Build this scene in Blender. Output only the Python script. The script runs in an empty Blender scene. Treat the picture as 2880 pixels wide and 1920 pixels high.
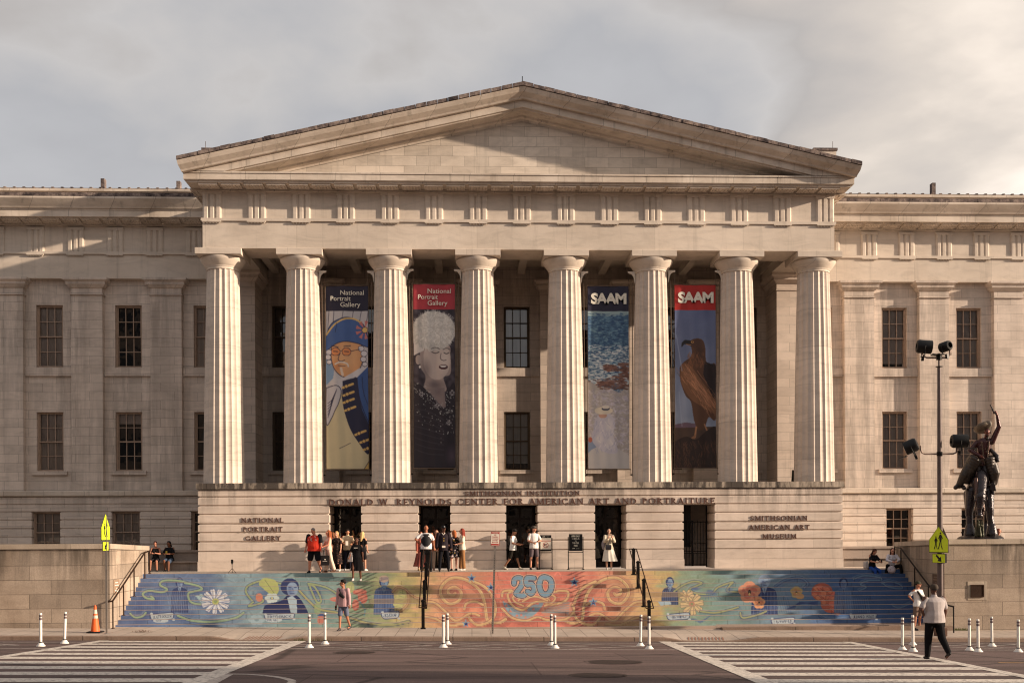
import bpy, math, random
import numpy as np
from math import sin, cos, tan, atan, atan2, radians, pi, sqrt
from mathutils import Vector, Matrix
random.seed(7); np.random.seed(7)
C = bpy.context.scene.collection
SC = bpy.context.scene

# ------------------------------------------------------------------ camera, sky, sun, exposure
F = 3000.0; PSI = atan(.038); RR = .0049; EYE = 1.54      # photo pixels (2880 wide), yaw, roll, eye height above the landing
cam = bpy.data.cameras.new('camera'); cam_ob = bpy.data.objects.new('camera', cam); C.objects.link(cam_ob)
cam.sensor_width = 36; cam.lens = 36 * F / 2880; cam.shift_y = 540 / 2880; cam.shift_x = 0
cam.clip_start = .1; cam.clip_end = 3000
_f = Vector((sin(PSI), cos(PSI), 0)); _r = Vector((cos(PSI), -sin(PSI), 0)); _u = Vector((0, 0, 1))
_r2 = _r * cos(RR) - _u * sin(RR); _u2 = _u * cos(RR) + _r * sin(RR)
M = Matrix((_r2, _u2, -_f)).transposed().to_4x4(); M.translation = Vector((0, 0, EYE))
cam_ob.matrix_world = M
SC.camera = cam_ob
SC.view_settings.view_transform = 'Standard'; SC.view_settings.look = 'None'
SC.view_settings.exposure = .72
SC.view_settings.gamma = 1.0
SC.cycles.max_bounces = 6; SC.cycles.diffuse_bounces = 2; SC.cycles.filter_width = 1.15

SUN = Vector((3.7, -1.0, 1.03)).normalized()
sl = bpy.data.lights.new('sun', 'SUN'); sl.energy = 4.5; sl.angle = radians(.9); sl.color = (1.0, .81, .62)
so = bpy.data.objects.new('sun', sl); C.objects.link(so); so.rotation_euler = SUN.to_track_quat('Z', 'Y').to_euler()
so.location = (60, -20, 40)

w = bpy.data.worlds.new('World'); SC.world = w; w.use_nodes = True
nt = w.node_tree; N = nt.nodes; L = nt.links; N.clear()
def nd(t, **k):
    n = N.new(t)
    for a, v in k.items(): setattr(n, a, v)
    return n
def wmath(op, a, b=None, c=None):
    n = nd('ShaderNodeMath', operation=op)
    for i, v in enumerate((a, b, c)):
        if v is None: continue
        if isinstance(v, (int, float)): n.inputs[i].default_value = v
        else: L.new(v, n.inputs[i])
    return n.outputs[0]
def wmix(f, a, b):
    n = nd('ShaderNodeMix', data_type='RGBA')
    for s, v in ((n.inputs[0], f), (n.inputs[6], a), (n.inputs[7], b)):
        if isinstance(v, (int, float)): s.default_value = v
        elif isinstance(v, tuple): s.default_value = (*v, 1)
        else: L.new(v, s)
    return n.outputs[2]
def wramp(fac, stops):
    n = nd('ShaderNodeValToRGB'); L.new(fac, n.inputs[0]); e = n.color_ramp.elements
    while len(e) > 1: e.remove(e[-1])
    e[0].position = stops[0][0]; e[0].color = (*stops[0][1], 1)
    for p, c in stops[1:]:
        q = e.new(p); q.color = (*c, 1)
    return n.outputs[0]
def wnoise(vec, scale, detail=5, rough=.55, dist=0.):
    n = nd('ShaderNodeTexNoise'); L.new(vec, n.inputs['Vector'])
    n.inputs['Scale'].default_value = scale; n.inputs['Detail'].default_value = detail
    n.inputs['Roughness'].default_value = rough; n.inputs['Distortion'].default_value = dist
    return n.outputs[0]
tc = nd('ShaderNodeTexCoord'); sep = nd('ShaderNodeSeparateXYZ'); L.new(tc.outputs['Generated'], sep.inputs[0])
sky = nd('ShaderNodeTexSky', sky_type='NISHITA', sun_disc=False)
sky.sun_elevation = math.asin(SUN.z); sky.sun_rotation = atan2(SUN.x, SUN.y)
skys = nd('ShaderNodeVectorMath', operation='SCALE'); L.new(sky.outputs[0], skys.inputs[0]); skys.inputs['Scale'].default_value = .10
# cloud layer: direction flattened onto a plane overhead so clouds stretch towards the horizon
zc = wmath('ADD', wmath('ABSOLUTE', sep.outputs[2]), .22)
cx = wmath('DIVIDE', sep.outputs[0], zc); cy = wmath('DIVIDE', sep.outputs[1], zc)
comb = nd('ShaderNodeCombineXYZ'); L.new(cx, comb.inputs[0]); L.new(cy, comb.inputs[1]); comb.inputs[2].default_value = 3.3
n1 = wnoise(comb.outputs[0], 1.35, 7, .50, .15)
n2 = wnoise(comb.outputs[0], .8, 4, .5, .1)
# directions in view run x -0.45 .. 0.5 ; warm bright cloud banks to the right, thin grey-blue to the left
g = wmath('MULTIPLY_ADD', sep.outputs[0], .62, .40)
dens = wmath('ADD', wmath('MULTIPLY', wmath('SUBTRACT', n1, .5), 2.2), g)
dens = wmath('ADD', dens, wmath('MULTIPLY', wmath('SUBTRACT', n2, .5), 1.2))
for dx, dy, dz, c0, amp in ((.42, 1, .40, .962, .34), (-.09, 1, .47, .980, .10), (.16, 1, .33, .985, -.12), (.30, 1, .52, .985, -.12)):
    dn = nd('ShaderNodeVectorMath', operation='DOT_PRODUCT'); L.new(tc.outputs['Generated'], dn.inputs[0]); dn.inputs[1].default_value = Vector((dx, dy, dz)).normalized()
    mr = nd('ShaderNodeMapRange', interpolation_type='SMOOTHSTEP'); L.new(dn.outputs['Value'], mr.inputs[0]); mr.inputs[1].default_value = c0; mr.inputs[2].default_value = 1.0; mr.inputs[3].default_value = 0; mr.inputs[4].default_value = amp
    dens = wmath('ADD', dens, mr.outputs[0])
ccol = wramp(dens, [(0.0, (.39, .39, .405)), (.24, (.345, .345, .36)), (.42, (.42, .405, .40)), (.56, (.355, .335, .325)), (.68, (.42, .385, .36)), (.80, (.50, .45, .405)), (.90, (.62, .55, .485)), (1.0, (.74, .66, .585))])
# sunlit clouds are brighter towards the sun
dot = nd('ShaderNodeVectorMath', operation='DOT_PRODUCT'); L.new(tc.outputs['Generated'], dot.inputs[0]); dot.inputs[1].default_value = SUN
b = wmath('MULTIPLY_ADD', wmath('MAXIMUM', dot.outputs['Value'], 0), .35, 1.0)
zr_ = nd('ShaderNodeMapRange', interpolation_type='SMOOTHSTEP'); L.new(sep.outputs[2], zr_.inputs[0]); zr_.inputs[1].default_value = .48; zr_.inputs[2].default_value = .95; zr_.inputs[3].default_value = 1; zr_.inputs[4].default_value = .95
b = wmath('MULTIPLY', b, zr_.outputs[0])
sc2 = nd('ShaderNodeVectorMath', operation='SCALE'); L.new(ccol, sc2.inputs[0]); L.new(b, sc2.inputs['Scale'])
mixc = wmix(.985, skys.outputs[0], sc2.outputs[0])
bg = nd('ShaderNodeBackground'); L.new(mixc, bg.inputs[0]); bg.inputs[1].default_value = .85
wo = nd('ShaderNodeOutputWorld'); L.new(bg.outputs[0], wo.inputs[0])

# ------------------------------------------------------------------ geometry of the photograph
def at(px, py, Y):
    "a pixel of the photograph at depth Y -> world X, Z"
    a, c = px - 1440, py - 1500
    u, v = a - RR * c, c + RR * a; k = u / F
    X = Y * (sin(PSI) + k * cos(PSI)) / (cos(PSI) - k * sin(PSI)); z = X * sin(PSI) + Y * cos(PSI)
    return X, EYE - v * z / F
def proj(X, Y, Z):
    z = X * sin(PSI) + Y * cos(PSI); u = F * (X * cos(PSI) - Y * sin(PSI)) / z; v = F * (EYE - Z) / z
    return 1440 + u + RR * v, 1500 + v - RR * u
KERB_Y = 36.3
def walk_z(X, Y=38): return -1.96 - .0105 * X
def road_z(X, Y): return walk_z(X) - .14 + .05 * (KERB_Y - Y)
def road_at(px, py):
    Y = 28.
    for _ in range(60):
        X, z = at(px, py, Y); Y += (z - road_z(X, Y)) * 6
    return X, Y

# ------------------------------------------------------------------ helpers
def lin(c):
    c = [v / 255 for v in c]
    return tuple(v / 12.92 if v <= .04045 else ((v + .055) / 1.055) ** 2.4 for v in c)
class MB:
    def __init__(s): s.v = []; s.f = []
    def add(s, vs, fs):
        o = len(s.v); s.v += [tuple(p) for p in vs]; s.f += [tuple(i + o for i in f) for f in fs]
    def box(s, x0, x1, y0, y1, z0, z1):
        s.add([(x0,y0,z0),(x1,y0,z0),(x1,y1,z0),(x0,y1,z0),(x0,y0,z1),(x1,y0,z1),(x1,y1,z1),(x0,y1,z1)],
              [(0,3,2,1),(4,5,6,7),(0,1,5,4),(1,2,6,5),(2,3,7,6),(3,0,4,7)])
    def quad(s, a, b, c, d): s.add([a, b, c, d], [(0, 1, 2, 3)])
    def loft(s, rings, cap=True, closed=True):
        n = len(rings[0]); vs = [p for r in rings for p in r]; fs = []
        for i in range(len(rings) - 1):
            for j in range(n if closed else n - 1):
                k = (j + 1) % n; fs.append((i*n+j, i*n+k, (i+1)*n+k, (i+1)*n+j))
        if cap and closed: fs.append(tuple(reversed(range(n)))); fs.append(tuple(range((len(rings)-1)*n, len(rings)*n)))
        s.add(vs, fs)
    def cbox(s, x0, x1, y0, y1, z0, z1, g=.0, c=.03, b=.025):
        "course block: recessed joint g high, c deep, chamfer b, on every side"
        R = lambda i, z: [(x0+i, y0+i, z), (x1-i, y0+i, z), (x1-i, y1-i, z), (x0+i, y1-i, z)]
        rs = ([R(c, z0), R(c, z0+g)] if g > 0 else [R(c, z0)]) + [R(0, z0+g+b), R(0, z1-g-b)] + ([R(c, z1-g), R(c, z1)] if g > 0 else [R(c, z1)])
        s.loft(rs)
    def prism(s, poly, y0, y1):
        "polygon in XZ extruded along Y"
        n = len(poly)
        s.add([(x, y0, z) for x, z in poly] + [(x, y1, z) for x, z in poly],
              [tuple(range(n)), tuple(reversed(range(n, 2*n)))] + [(i, n+i, n+(i+1)%n, (i+1)%n) for i in range(n)])
    def tube(s, pts, r, n=8, cap=True):
        pts = [Vector(p) for p in pts]; rs = r if isinstance(r, (list, tuple)) else [r]*len(pts); rings = []
        for i, p in enumerate(pts):
            d = (pts[min(i+1, len(pts)-1)] - pts[max(i-1, 0)]).normalized()
            a = Vector((0, 0, 1)) if abs(d.z) < .9 else Vector((0, 1, 0))
            e1 = d.cross(a).normalized(); e2 = d.cross(e1)
            rings.append([tuple(p + (e1*cos(2*pi*j/n) + e2*sin(2*pi*j/n)) * rs[i]) for j in range(n)])
        s.loft(rings, cap)
    def lathe(s, prof, cx=0, cy=0, n=16):
        s.loft([[(cx + r*cos(2*pi*j/n), cy + r*sin(2*pi*j/n), z) for j in range(n)] for r, z in prof])
    def ell(s, c, r, n=12, m=8, R=None):
        rings = []
        for i in range(m + 1):
            t = -pi/2 + pi*i/m; rr = max(cos(t), .02)
            ring = []
            for j in range(n):
                p = Vector((r[0]*rr*cos(2*pi*j/n), r[1]*rr*sin(2*pi*j/n), r[2]*sin(t)))
                if R is not None: p = R @ p
                ring.append(tuple(p + Vector(c)))
            rings.append(ring)
        s.loft(rings)
    def build(s, name, mat=None, parent=None, smooth=False, loc=None):
        me = bpy.data.meshes.new(name); me.from_pydata(s.v, [], s.f); me.update()
        import bmesh
        bm = bmesh.new(); bm.from_mesh(me); bmesh.ops.recalc_face_normals(bm, faces=bm.faces); bm.to_mesh(me); bm.free()
        if smooth:
            me.polygons.foreach_set('use_smooth', [True]*len(me.polygons))
            if smooth != 'all':
                try: me.set_sharp_from_angle(angle=radians(smooth if smooth > 1 else 40))
                except Exception: pass
        return link(name, me, mat, parent, loc)
def link(name, me, mat=None, parent=None, loc=None):
    o = bpy.data.objects.new(name, me); C.objects.link(o)
    if mat is not None:
        if not me.materials: me.materials.append(mat)
        else: me.materials[0] = mat
    if parent is not None: o.parent = parent
    if loc: o.location = loc
    return o
def tag(o, label=None, cat=None, group=None, kind=None):
    for k, v in (('label', label), ('category', cat), ('group', group), ('kind', kind)):
        if v: o[k] = v
    return o
def thing(name, label, cat, loc=(0, 0, 0), rz=0, group=None):
    o = bpy.data.objects.new(name, None); C.objects.link(o); o.location = loc; o.rotation_euler = (0, 0, rz)
    o.empty_display_size = .2
    return tag(o, label, cat, group)
def dup(o, parent=None, loc=None):
    c = o.copy(); C.objects.link(c); c.parent = parent
    if loc is not None: c.location = loc
    for ch in list(o.children): dup(ch, c)
    return c
def organic(mb, vox, smooth=3, fac=.5):
    "fuse overlapping solids into one continuous skin"
    me = bpy.data.meshes.new('t'); me.from_pydata(mb.v, [], mb.f); me.update()
    o = bpy.data.objects.new('t', me); C.objects.link(o)
    m = o.modifiers.new('r', 'REMESH'); m.mode = 'VOXEL'; m.voxel_size = vox; m.use_smooth_shade = True
    if smooth:
        m = o.modifiers.new('s', 'SMOOTH'); m.factor = fac; m.iterations = smooth
    dg = bpy.context.evaluated_depsgraph_get(); ev = o.evaluated_get(dg)
    r = bpy.data.meshes.new_from_object(ev); bpy.data.objects.remove(o); bpy.data.meshes.remove(me)
    return r

# ------------------------------------------------------------------ materials
class Mt:
    def __init__(s, name, rough=.8, spec=.3, metal=0):
        s.m = bpy.data.materials.new(name); s.m.use_nodes = True; s.t = s.m.node_tree
        s.p = s.t.nodes['Principled BSDF']; s.p.inputs['Roughness'].default_value = rough
        s.p.inputs['Specular IOR Level'].default_value = spec; s.p.inputs['Metallic'].default_value = metal
    def n(s, t, **k):
        n = s.t.nodes.new(t)
        for a, v in k.items(): setattr(n, a, v)
        return n
    def put(s, sock, v):
        if isinstance(v, (int, float)): sock.default_value = v
        elif isinstance(v, tuple): sock.default_value = (*v, 1) if len(v) == 3 and len(sock.default_value) == 4 else v
        else: s.t.links.new(v, sock)
    def math(s, op, a, b=0.):
        n = s.n('ShaderNodeMath', operation=op); s.put(n.inputs[0], a); s.put(n.inputs[1], b); return n.outputs[0]
    def mix(s, f, a, b, mode='MIX'):
        n = s.n('ShaderNodeMix', data_type='RGBA', blend_type=mode); s.put(n.inputs[0], f); s.put(n.inputs[6], a); s.put(n.inputs[7], b); return n.outputs[2]
    def coord(s, kind='Object'): return s.n('ShaderNodeTexCoord').outputs[kind]
    def wpos(s): return s.n('ShaderNodeNewGeometry').outputs['Position']
    def mapv(s, v, sc=(1,1,1), loc=(0,0,0)):
        n = s.n('ShaderNodeMapping'); s.put(n.inputs[0], v); n.inputs['Scale'].default_value = sc; n.inputs['Location'].default_value = loc; return n.outputs[0]
    def noise(s, v, scale, detail=4, rough=.55, dist=0.):
        n = s.n('ShaderNodeTexNoise'); s.put(n.inputs['Vector'], v); n.inputs['Scale'].default_value = scale
        n.inputs['Detail'].default_value = detail; n.inputs['Roughness'].default_value = rough; n.inputs['Distortion'].default_value = dist
        return n.outputs[0]
    def ramp(s, f, stops, interp='LINEAR'):
        n = s.n('ShaderNodeValToRGB'); s.put(n.inputs[0], f); e = n.color_ramp.elements; n.color_ramp.interpolation = interp
        while len(e) > 1: e.remove(e[-1])
        c3 = lambda c: (c, c, c, 1) if isinstance(c, (int, float)) else (*c, 1)
        e[0].position = stops[0][0]; e[0].color = c3(stops[0][1])
        for p, c in stops[1:]: q = e.new(p); q.color = c3(c)
        return n.outputs[0]
    def color(s, c): s.put(s.p.inputs['Base Color'], c); return s
    def bump(s, h, strength=.3, dist=.02):
        n = s.n('ShaderNodeBump'); n.inputs['Strength'].default_value = strength; n.inputs['Distance'].default_value = dist
        s.put(n.inputs['Height'], h); s.t.links.new(n.outputs[0], s.p.inputs['Normal']); return s
MC = {}
def flat(name, rgb, rough=.7, metal=0, spec=.3, var=.15, scale=8., lin_=False):
    "plain painted / cloth / metal surface with slight unevenness"
    key = (name, rgb, rough, metal)
    if key in MC: return MC[key]
    m = Mt(name, rough, spec, metal); c = rgb if lin_ else lin(rgb)
    nz = m.noise(m.coord(), scale, 4)
    f = m.ramp(nz, [(.3, 1 - var), (.7, 1 + var * .6)])
    m.color(m.mix(1.0, c, f, 'MULTIPLY')); MC[key] = m.m; return m.m
def stone(name, base, bw=1.6, bh=.42, joint=.5, var=.06, vein=.16, mortar=.008, stain=.15, off=.5, wy=1.0, zoff=0., fine=.0, rough=.75, drip=None):
    "dressed stone: courses of blocks (joints follow x+y and z), bedding veins, weather streaks"
    m = Mt(name, rough, .25)
    P = m.wpos(); sp = m.n('ShaderNodeSeparateXYZ'); m.put(sp.inputs[0], P)
    h = m.math('ADD', sp.outputs[0], m.math('MULTIPLY', sp.outputs[1], wy))
    cb = m.n('ShaderNodeCombineXYZ'); m.put(cb.inputs[0], h); m.put(cb.inputs[1], m.math('ADD', sp.outputs[2], 50 - zoff))
    br = m.n('ShaderNodeTexBrick', offset=off, squash=1.0); m.put(br.inputs['Vector'], cb.outputs[0])
    br.inputs['Scale'].default_value = 1; br.inputs['Mortar Size'].default_value = mortar; br.inputs['Mortar Smooth'].default_value = .3
    br.inputs['Brick Width'].default_value = bw; br.inputs['Row Height'].default_value = bh; br.inputs['Bias'].default_value = 0
    hi = tuple(min(1, c*(1+var)) for c in base); lo = tuple(c*(1-var*1.5) for c in base)
    m.put(br.inputs['Color1'], hi); m.put(br.inputs['Color2'], lo); m.put(br.inputs['Mortar'], tuple(c*joint for c in base))
    col = br.outputs['Color']
    bed = m.noise(m.mapv(P, (.5, .5, 2.0)), .9, 8, .68, 2.2)
    col = m.mix(1., col, m.ramp(bed, [(.32, 1-vein), (.5, 1.0), (.62, 1+vein*.35), (.75, 1-vein*.5)]), 'MULTIPLY')
    big = m.noise(P, .45, 4, .6, .3)
    col = m.mix(1., col, m.ramp(big, [(.3, (1-stain, 1-stain*1.1, 1-stain*1.2)), (.6, (1., 1., 1.))]), 'MULTIPLY')
    st = m.noise(m.mapv(P, (1.6, 1.6, .12)), 1.6, 5, .7)
    col = m.mix(1., col, m.ramp(st, [(.28, 1-stain*1.3), (.45, 1.0)]), 'MULTIPLY')
    if fine:
        g = m.noise(P, 38, 2, .6); col = m.mix(1., col, m.ramp(g, [(.3, 1-fine), (.7, 1+fine)]), 'MULTIPLY')
    if drip:
        zt, ln, k = drip; mk = m.n('ShaderNodeMapRange', interpolation_type='SMOOTHSTEP'); m.put(mk.inputs[0], sp.outputs[2]); mk.inputs[1].default_value = zt - ln; mk.inputs[2].default_value = zt
        dn = m.noise(m.mapv(P, (1.1, 1.1, .10)), 1.5, 6, .72); pt = m.noise(m.mapv(P, (.22, .22, .05)), 1.3, 2, .5)
        f = m.math('MULTIPLY', m.math('MULTIPLY', m.ramp(dn, [(.42, 0.), (.56, 1.)]), m.ramp(pt, [(.40, .2), (.54, 1.)])), m.math('MULTIPLY', mk.outputs[0], k))
        col = m.mix(f, col, tuple(c*.22 for c in base))
    m.color(col)
    m.bump(m.math('ADD', m.math('MULTIPLY', br.outputs['Fac'], -1.0), m.math('MULTIPLY', m.noise(P, 7, 5, .7), .6)), .35, .02)
    return m.m
MARBLE = (.69, .575, .49)
M_wall = stone('marble_ashlar', MARBLE, 1.55, .43, vein=.15)
M_smooth = stone('marble_plain', (.67, .575, .485), 7.7, 60, vein=.14, mortar=.006)
M_col = stone('marble_column', (.64, .545, .465), 60, 1.66, joint=.72, vein=.20, mortar=.010, stain=.10)
M_rust = stone('marble_rusticated', MARBLE, 2.1, .42, joint=.7, vein=.14, mortar=.005, off=.37, drip=(3.55, 1.5, .65))
M_ent = stone('marble_frieze', (.67, .575, .485), 3.9, 60, joint=.6, vein=.13, mortar=.007, stain=.14)
M_ped = stone('marble_tympanum', (.64, .555, .47), 1.05, .44, joint=.66, var=.10, vein=.16, zoff=16.9, mortar=.012)
M_rake = stone('marble_raking', (.67, .575, .485), 1.9, 60, joint=.55, vein=.14, mortar=.014, stain=.30)
M_wing = stone('marble_wing', (.70, .592, .51), 1.35, .43, vein=.15, stain=.14, drip=(3.5, 1.2, .4))
M_granite = stone('granite_blocks', (.42, .335, .265), 1.85, .52, joint=.45, var=.16, vein=.10, mortar=.012, stain=.32, off=.42, zoff=1.06, fine=.16, rough=.85, drip=(1.15, 1.9, .85))
M_cope = stone('granite_coping', (.48, .395, .315), 2.6, 60, joint=.5, vein=.08, mortar=.012, stain=.3, fine=.12)
M_bench = stone('bench_stone', (.36, .29, .245), 3.4, 60, joint=.6, vein=.12, stain=.3)
M_land = stone('landing_stone', (.52, .44, .36), 2.4, 60, joint=.6, vein=.08, stain=.2, wy=.0)
def ledge_mat():
    m = Mt('weathered_ledge', .9, .2); P = m.wpos(); sp = m.n('ShaderNodeSeparateXYZ'); m.put(sp.inputs[0], P)
    base = (.52, .43, .345)
    nz = m.noise(m.mapv(P, (2.6, 2.6, .5)), 1.4, 7, .75); big = m.noise(m.mapv(P, (.33, .33, .1)), 1.0, 3, .6)
    f = m.math('ADD', nz, m.math('MULTIPLY', m.math('SUBTRACT', big, .5), 1.1))
    col = m.ramp(f, [(.42, (.085, .07, .06)), (.55, tuple(c*.72 for c in base)), (.66, base)])
    br = m.n('ShaderNodeTexBrick'); cb = m.n('ShaderNodeCombineXYZ'); m.put(cb.inputs[0], sp.outputs[0]); m.put(cb.inputs[1], 5.)
    m.put(br.inputs['Vector'], cb.outputs[0]); br.inputs['Scale'].default_value = 1; br.inputs['Brick Width'].default_value = 2.05; br.inputs['Row Height'].default_value = 60
    br.inputs['Mortar Size'].default_value = .012; m.put(br.inputs['Color1'], (1., 1., 1.)); m.put(br.inputs['Color2'], (.9, .9, .9)); m.put(br.inputs['Mortar'], (.3, .27, .25))
    m.color(m.mix(1., col, br.outputs['Color'], 'MULTIPLY')); m.bump(nz, .5, .03); return m.m
M_ledge = ledge_mat()
def tile_mat():
    m = Mt('weathered_tiles', .9, .2); P = m.wpos()
    nz = m.noise(m.mapv(P, (1, 1, 1)), 2.2, 5, .8); m.color(m.ramp(nz, [(.36, (.035, .028, .03)), (.5, (.15, .115, .105)), (.66, (.36, .28, .235))])); return m.m
M_tile = tile_mat()
M_dark = flat('interior_shade_black', (16, 13, 12), .9)  # near-black, the shade of rooms, recesses and post holes put into its colour
M_iron = flat('black_iron', (26, 23, 22), .45, .6, .4)
M_bronze = flat('bronze_rail', (74, 54, 42), .4, .8, .5)
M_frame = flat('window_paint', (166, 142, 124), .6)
M_frame_dark = flat('window_frame_dark', (84, 70, 54), .6)  # darker frame tone for the windows behind the columns
M_white = flat('white_paint', (225, 214, 200), .6, var=.06)
M_black = flat('black_paint', (18, 16, 16), .5)
def glass_mat():
    m = Mt('window_glass', .04, .5); m.color((.015, .015, .016)); m.p.inputs['Alpha'].default_value = .30
    nz = m.noise(m.coord(), 1.3, 2); m.bump(nz, .12, .05); return m.m
M_glass = glass_mat()
def blind_mat(c):
    m = Mt('roller_blind', .9, .1); m.color(m.mix(1., lin(c), m.ramp(m.noise(m.mapv(m.wpos(), (14, 14, .3)), 1, 2), [(.3, .85), (.7, 1.05)]), 'MULTIPLY')); return m.m
M_blind = blind_mat((226, 212, 204)); M_blind2 = blind_mat((214, 212, 208))
def glass2():
    m = bpy.data.materials.new('window_pane_glass'); m.use_nodes = True; t = m.node_tree; n = t.nodes; n.clear()
    o = n.new('ShaderNodeOutputMaterial'); mx = n.new('ShaderNodeMixShader'); tr = n.new('ShaderNodeBsdfTransparent'); g = n.new('ShaderNodeBsdfGlossy')
    tr.inputs[0].default_value = (.86, .84, .82, 1); g.inputs['Roughness'].default_value = .03; g.inputs[0].default_value = (.9, .9, .9, 1)
    lw = n.new('ShaderNodeFresnel'); lw.inputs[0].default_value = 1.95
    nz = n.new('ShaderNodeTexNoise'); nz.inputs['Scale'].default_value = 1.1; bp = n.new('ShaderNodeBump'); bp.inputs['Strength'].default_value = .25; bp.inputs['Distance'].default_value = .05
    tcn = n.new('ShaderNodeTexCoord'); t.links.new(tcn.outputs['Object'], nz.inputs[0]); t.links.new(nz.outputs[0], bp.inputs['Height']); t.links.new(bp.outputs[0], g.inputs['Normal'])
    t.links.new(lw.outputs[0], mx.inputs[0]); t.links.new(tr.outputs[0], mx.inputs[1]); t.links.new(g.outputs[0], mx.inputs[2]); t.links.new(mx.outputs[0], o.inputs[0]); return m
M_glass = glass2()
XC = 2.27
# ------------------------------------------------------------------ the museum building
mus = thing('museum_building', 'pale marble Greek temple front museum with eight fluted columns above a wide painted stair', 'building', (XC, 46, 0))
def bp(name, mb, mat, parent=None, smooth=False):
    o = mb.build(name, mat, None, smooth)
    o.parent = parent or mus
    if parent is None: o.matrix_parent_inverse = Matrix.Translation((XC, 46, 0)).inverted()
    else: o.matrix_parent_inverse = Matrix.Translation((XC, 46, 0)).inverted() if parent is mus else Matrix.Identity(4)
    return o
# -- basement block under the columns
YP = 46.0; PH = 13.93
grooves = [0, .40, .83, 1.25, 1.64, 2.01, 2.42, 2.79, 3.16, 3.50]
doors = [XC - 7.68, XC - 3.86, XC - .09, XC + 3.76, XC + 7.62]; DW = .68
b = MB()
for i in range(len(grooves) - 1):
    z0, z1 = grooves[i], grooves[i+1]
    xs = [-PH + XC] + ([v for d in doors for v in (d - DW, d + DW)] if z1 <= 2.8 else []) + [PH + XC]
    for k in range(0, len(xs), 2):
        if i == 0: b.box(xs[k] - .02, xs[k+1] + .02 if xs[k+1] > XC + PH - .1 else xs[k+1] + .02, YP - .03, YP + 1.7, z0, z1)
        else: b.cbox(xs[k], xs[k+1], YP, YP + 1.7, z0, z1, .018 if i > 1 else .004, .055 if i > 1 else .01, .028 if i > 1 else .004)
base = bp('rusticated_basement', b, M_rust)
b = MB(); b.box(XC - PH - .06, XC + PH + .06, YP - .085, 52.0, 3.50, 3.75); bp('ledge', b, M_ledge)
b = MB(); b.box(XC - PH + .06, XC + PH - .06, YP + 1.7, 52.0, 2.9, 3.49); bp('porch_floor', b, M_smooth)
# basement side walls back to the wings
for s in (-1, 1):
    x0, x1 = sorted((XC + s * PH, XC + s * (PH - .8))); b = MB()
    b.box(x0, x1, YP + 1.7, 52.0, -1, 3.49); bp('basement_side', b, M_rust)
# entrance recess: dark panelled doors / iron gate
for i, d in enumerate(doors):
    b = MB(); b.box(d - 1.2, d + 1.2, YP + 3.1, YP + 3.2, 0, 2.9); b.box(d - 1.25, d - 1.2, YP + 1.71, YP + 3.2, 0, 2.9); b.box(d + 1.2, d + 1.25, YP + 1.71, YP + 3.2, 0, 2.9)
    rec = bp('entrance_recess', b, M_dark if i < 4 else M_rust)  # black walls paint in the unlit interior; the gated recess stays stone
    if i < 4:
        b = MB(); yy = YP + 1.95
        for a, c2 in ((-.66, -.56), (-.06, .06), (.56, .66)): b.box(d + a, d + c2, yy, yy + .08, 0, 2.78)
        for z0, z1 in ((0, .25), (.95, 1.05), (2.15, 2.25), (2.68, 2.78)): b.box(d - .56, d - .06, yy + .01, yy + .07, z0, z1); b.box(d + .06, d + .56, yy + .01, yy + .07, z0, z1)
        dr = bp('door', b, flat('door_paint', (34, 27, 23), .4))
        g = MB(); g.quad((d-.56, yy+.04, .25), (d+.56, yy+.04, .25), (d+.56, yy+.04, 2.68), (d-.56, yy+.04, 2.68)); bp('door_glass', g, M_glass, dr)
        h = MB(); h.tube([(d-.12, yy-.05, .95), (d-.12, yy-.05, 1.35)], .014); h.tube([(d+.12, yy-.05, .95), (d+.12, yy-.05, 1.35)], .014); bp('handle', h, M_bronze, dr)
    else:
        b = MB(); yy = YP + 1.5
        for k in range(11): b.tube([(d - .62 + k*.124, yy, .08), (d - .62 + k*.124, yy, 2.05 + .05*(k % 2))], .013, 6)
        for k in range(10): b.tube([(d - .56 + k*.124, yy, .08), (d - .56 + k*.124, yy, .62)], .011, 6)
        for z in (.1, .62, .70, 1.05, 2.0): b.box(d - .66, d + .66, yy - .018, yy + .018, z, z + .03)
        for k in range(0, 11, 2): b.ell((d - .62 + k*.124, yy, 1.06), (.03, .03, .045), 8, 6)
        b.box(d - .045, d + .045, yy - .05, yy - .02, .05, 2.1)
        b.box(d - .67, d - .62, yy - .02, yy + .02, 0, 2.75); b.box(d + .62, d + .67, yy - .02, yy + .02, 0, 2.75)
        gate = bp('iron_gate', b, M_iron)
        b = MB(); b.box(d - .62, d - .05, yy + .06, yy + .09, .9, 2.75); bp('gate_panel', b, M_black, gate)
# -- columns
def column_mesh():
    prof = []
    n, per = 20, 6; z0, z1 = 3.755, 13.0
    for i in range(15):
        t = i / 14; z = z0 + (z1 - z0) * t; prof.append((z, .885 - (.885 - .70) * t + .018 * sin(pi * t), 1.))
    prof += [(13.06, .70, .8), (13.10, .70, .25)]
    b = MB(); rings = []
    for z, r, fd in prof:
        ring = []
        for j in range(n * per):
            ph = (j % per) / per; d = .062 * fd * sin(pi * ph) ** .8 if ph else 0
            a = 2 * pi * j / (n * per); ring.append(((r - d) * cos(a), (r - d) * sin(a), z))
        rings.append(ring)
    b.loft(rings); return b
def capital_mesh():
    b = MB(); b.lathe([(.69, 13.09), (.715, 13.10), (.715, 13.17), (.735, 13.18), (.735, 13.20), (.75, 13.21), (.75, 13.23), (.77, 13.25), (.85, 13.36), (.925, 13.46), (.97, 13.55), (.975, 13.60), (.94, 13.632)], n=64); return b
def abacus_mesh():
    b = MB(); b.cbox(-.985, .985, -.985, .985, 13.633, 13.915, 0, .015, .015); return b
YC = 47.35
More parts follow.
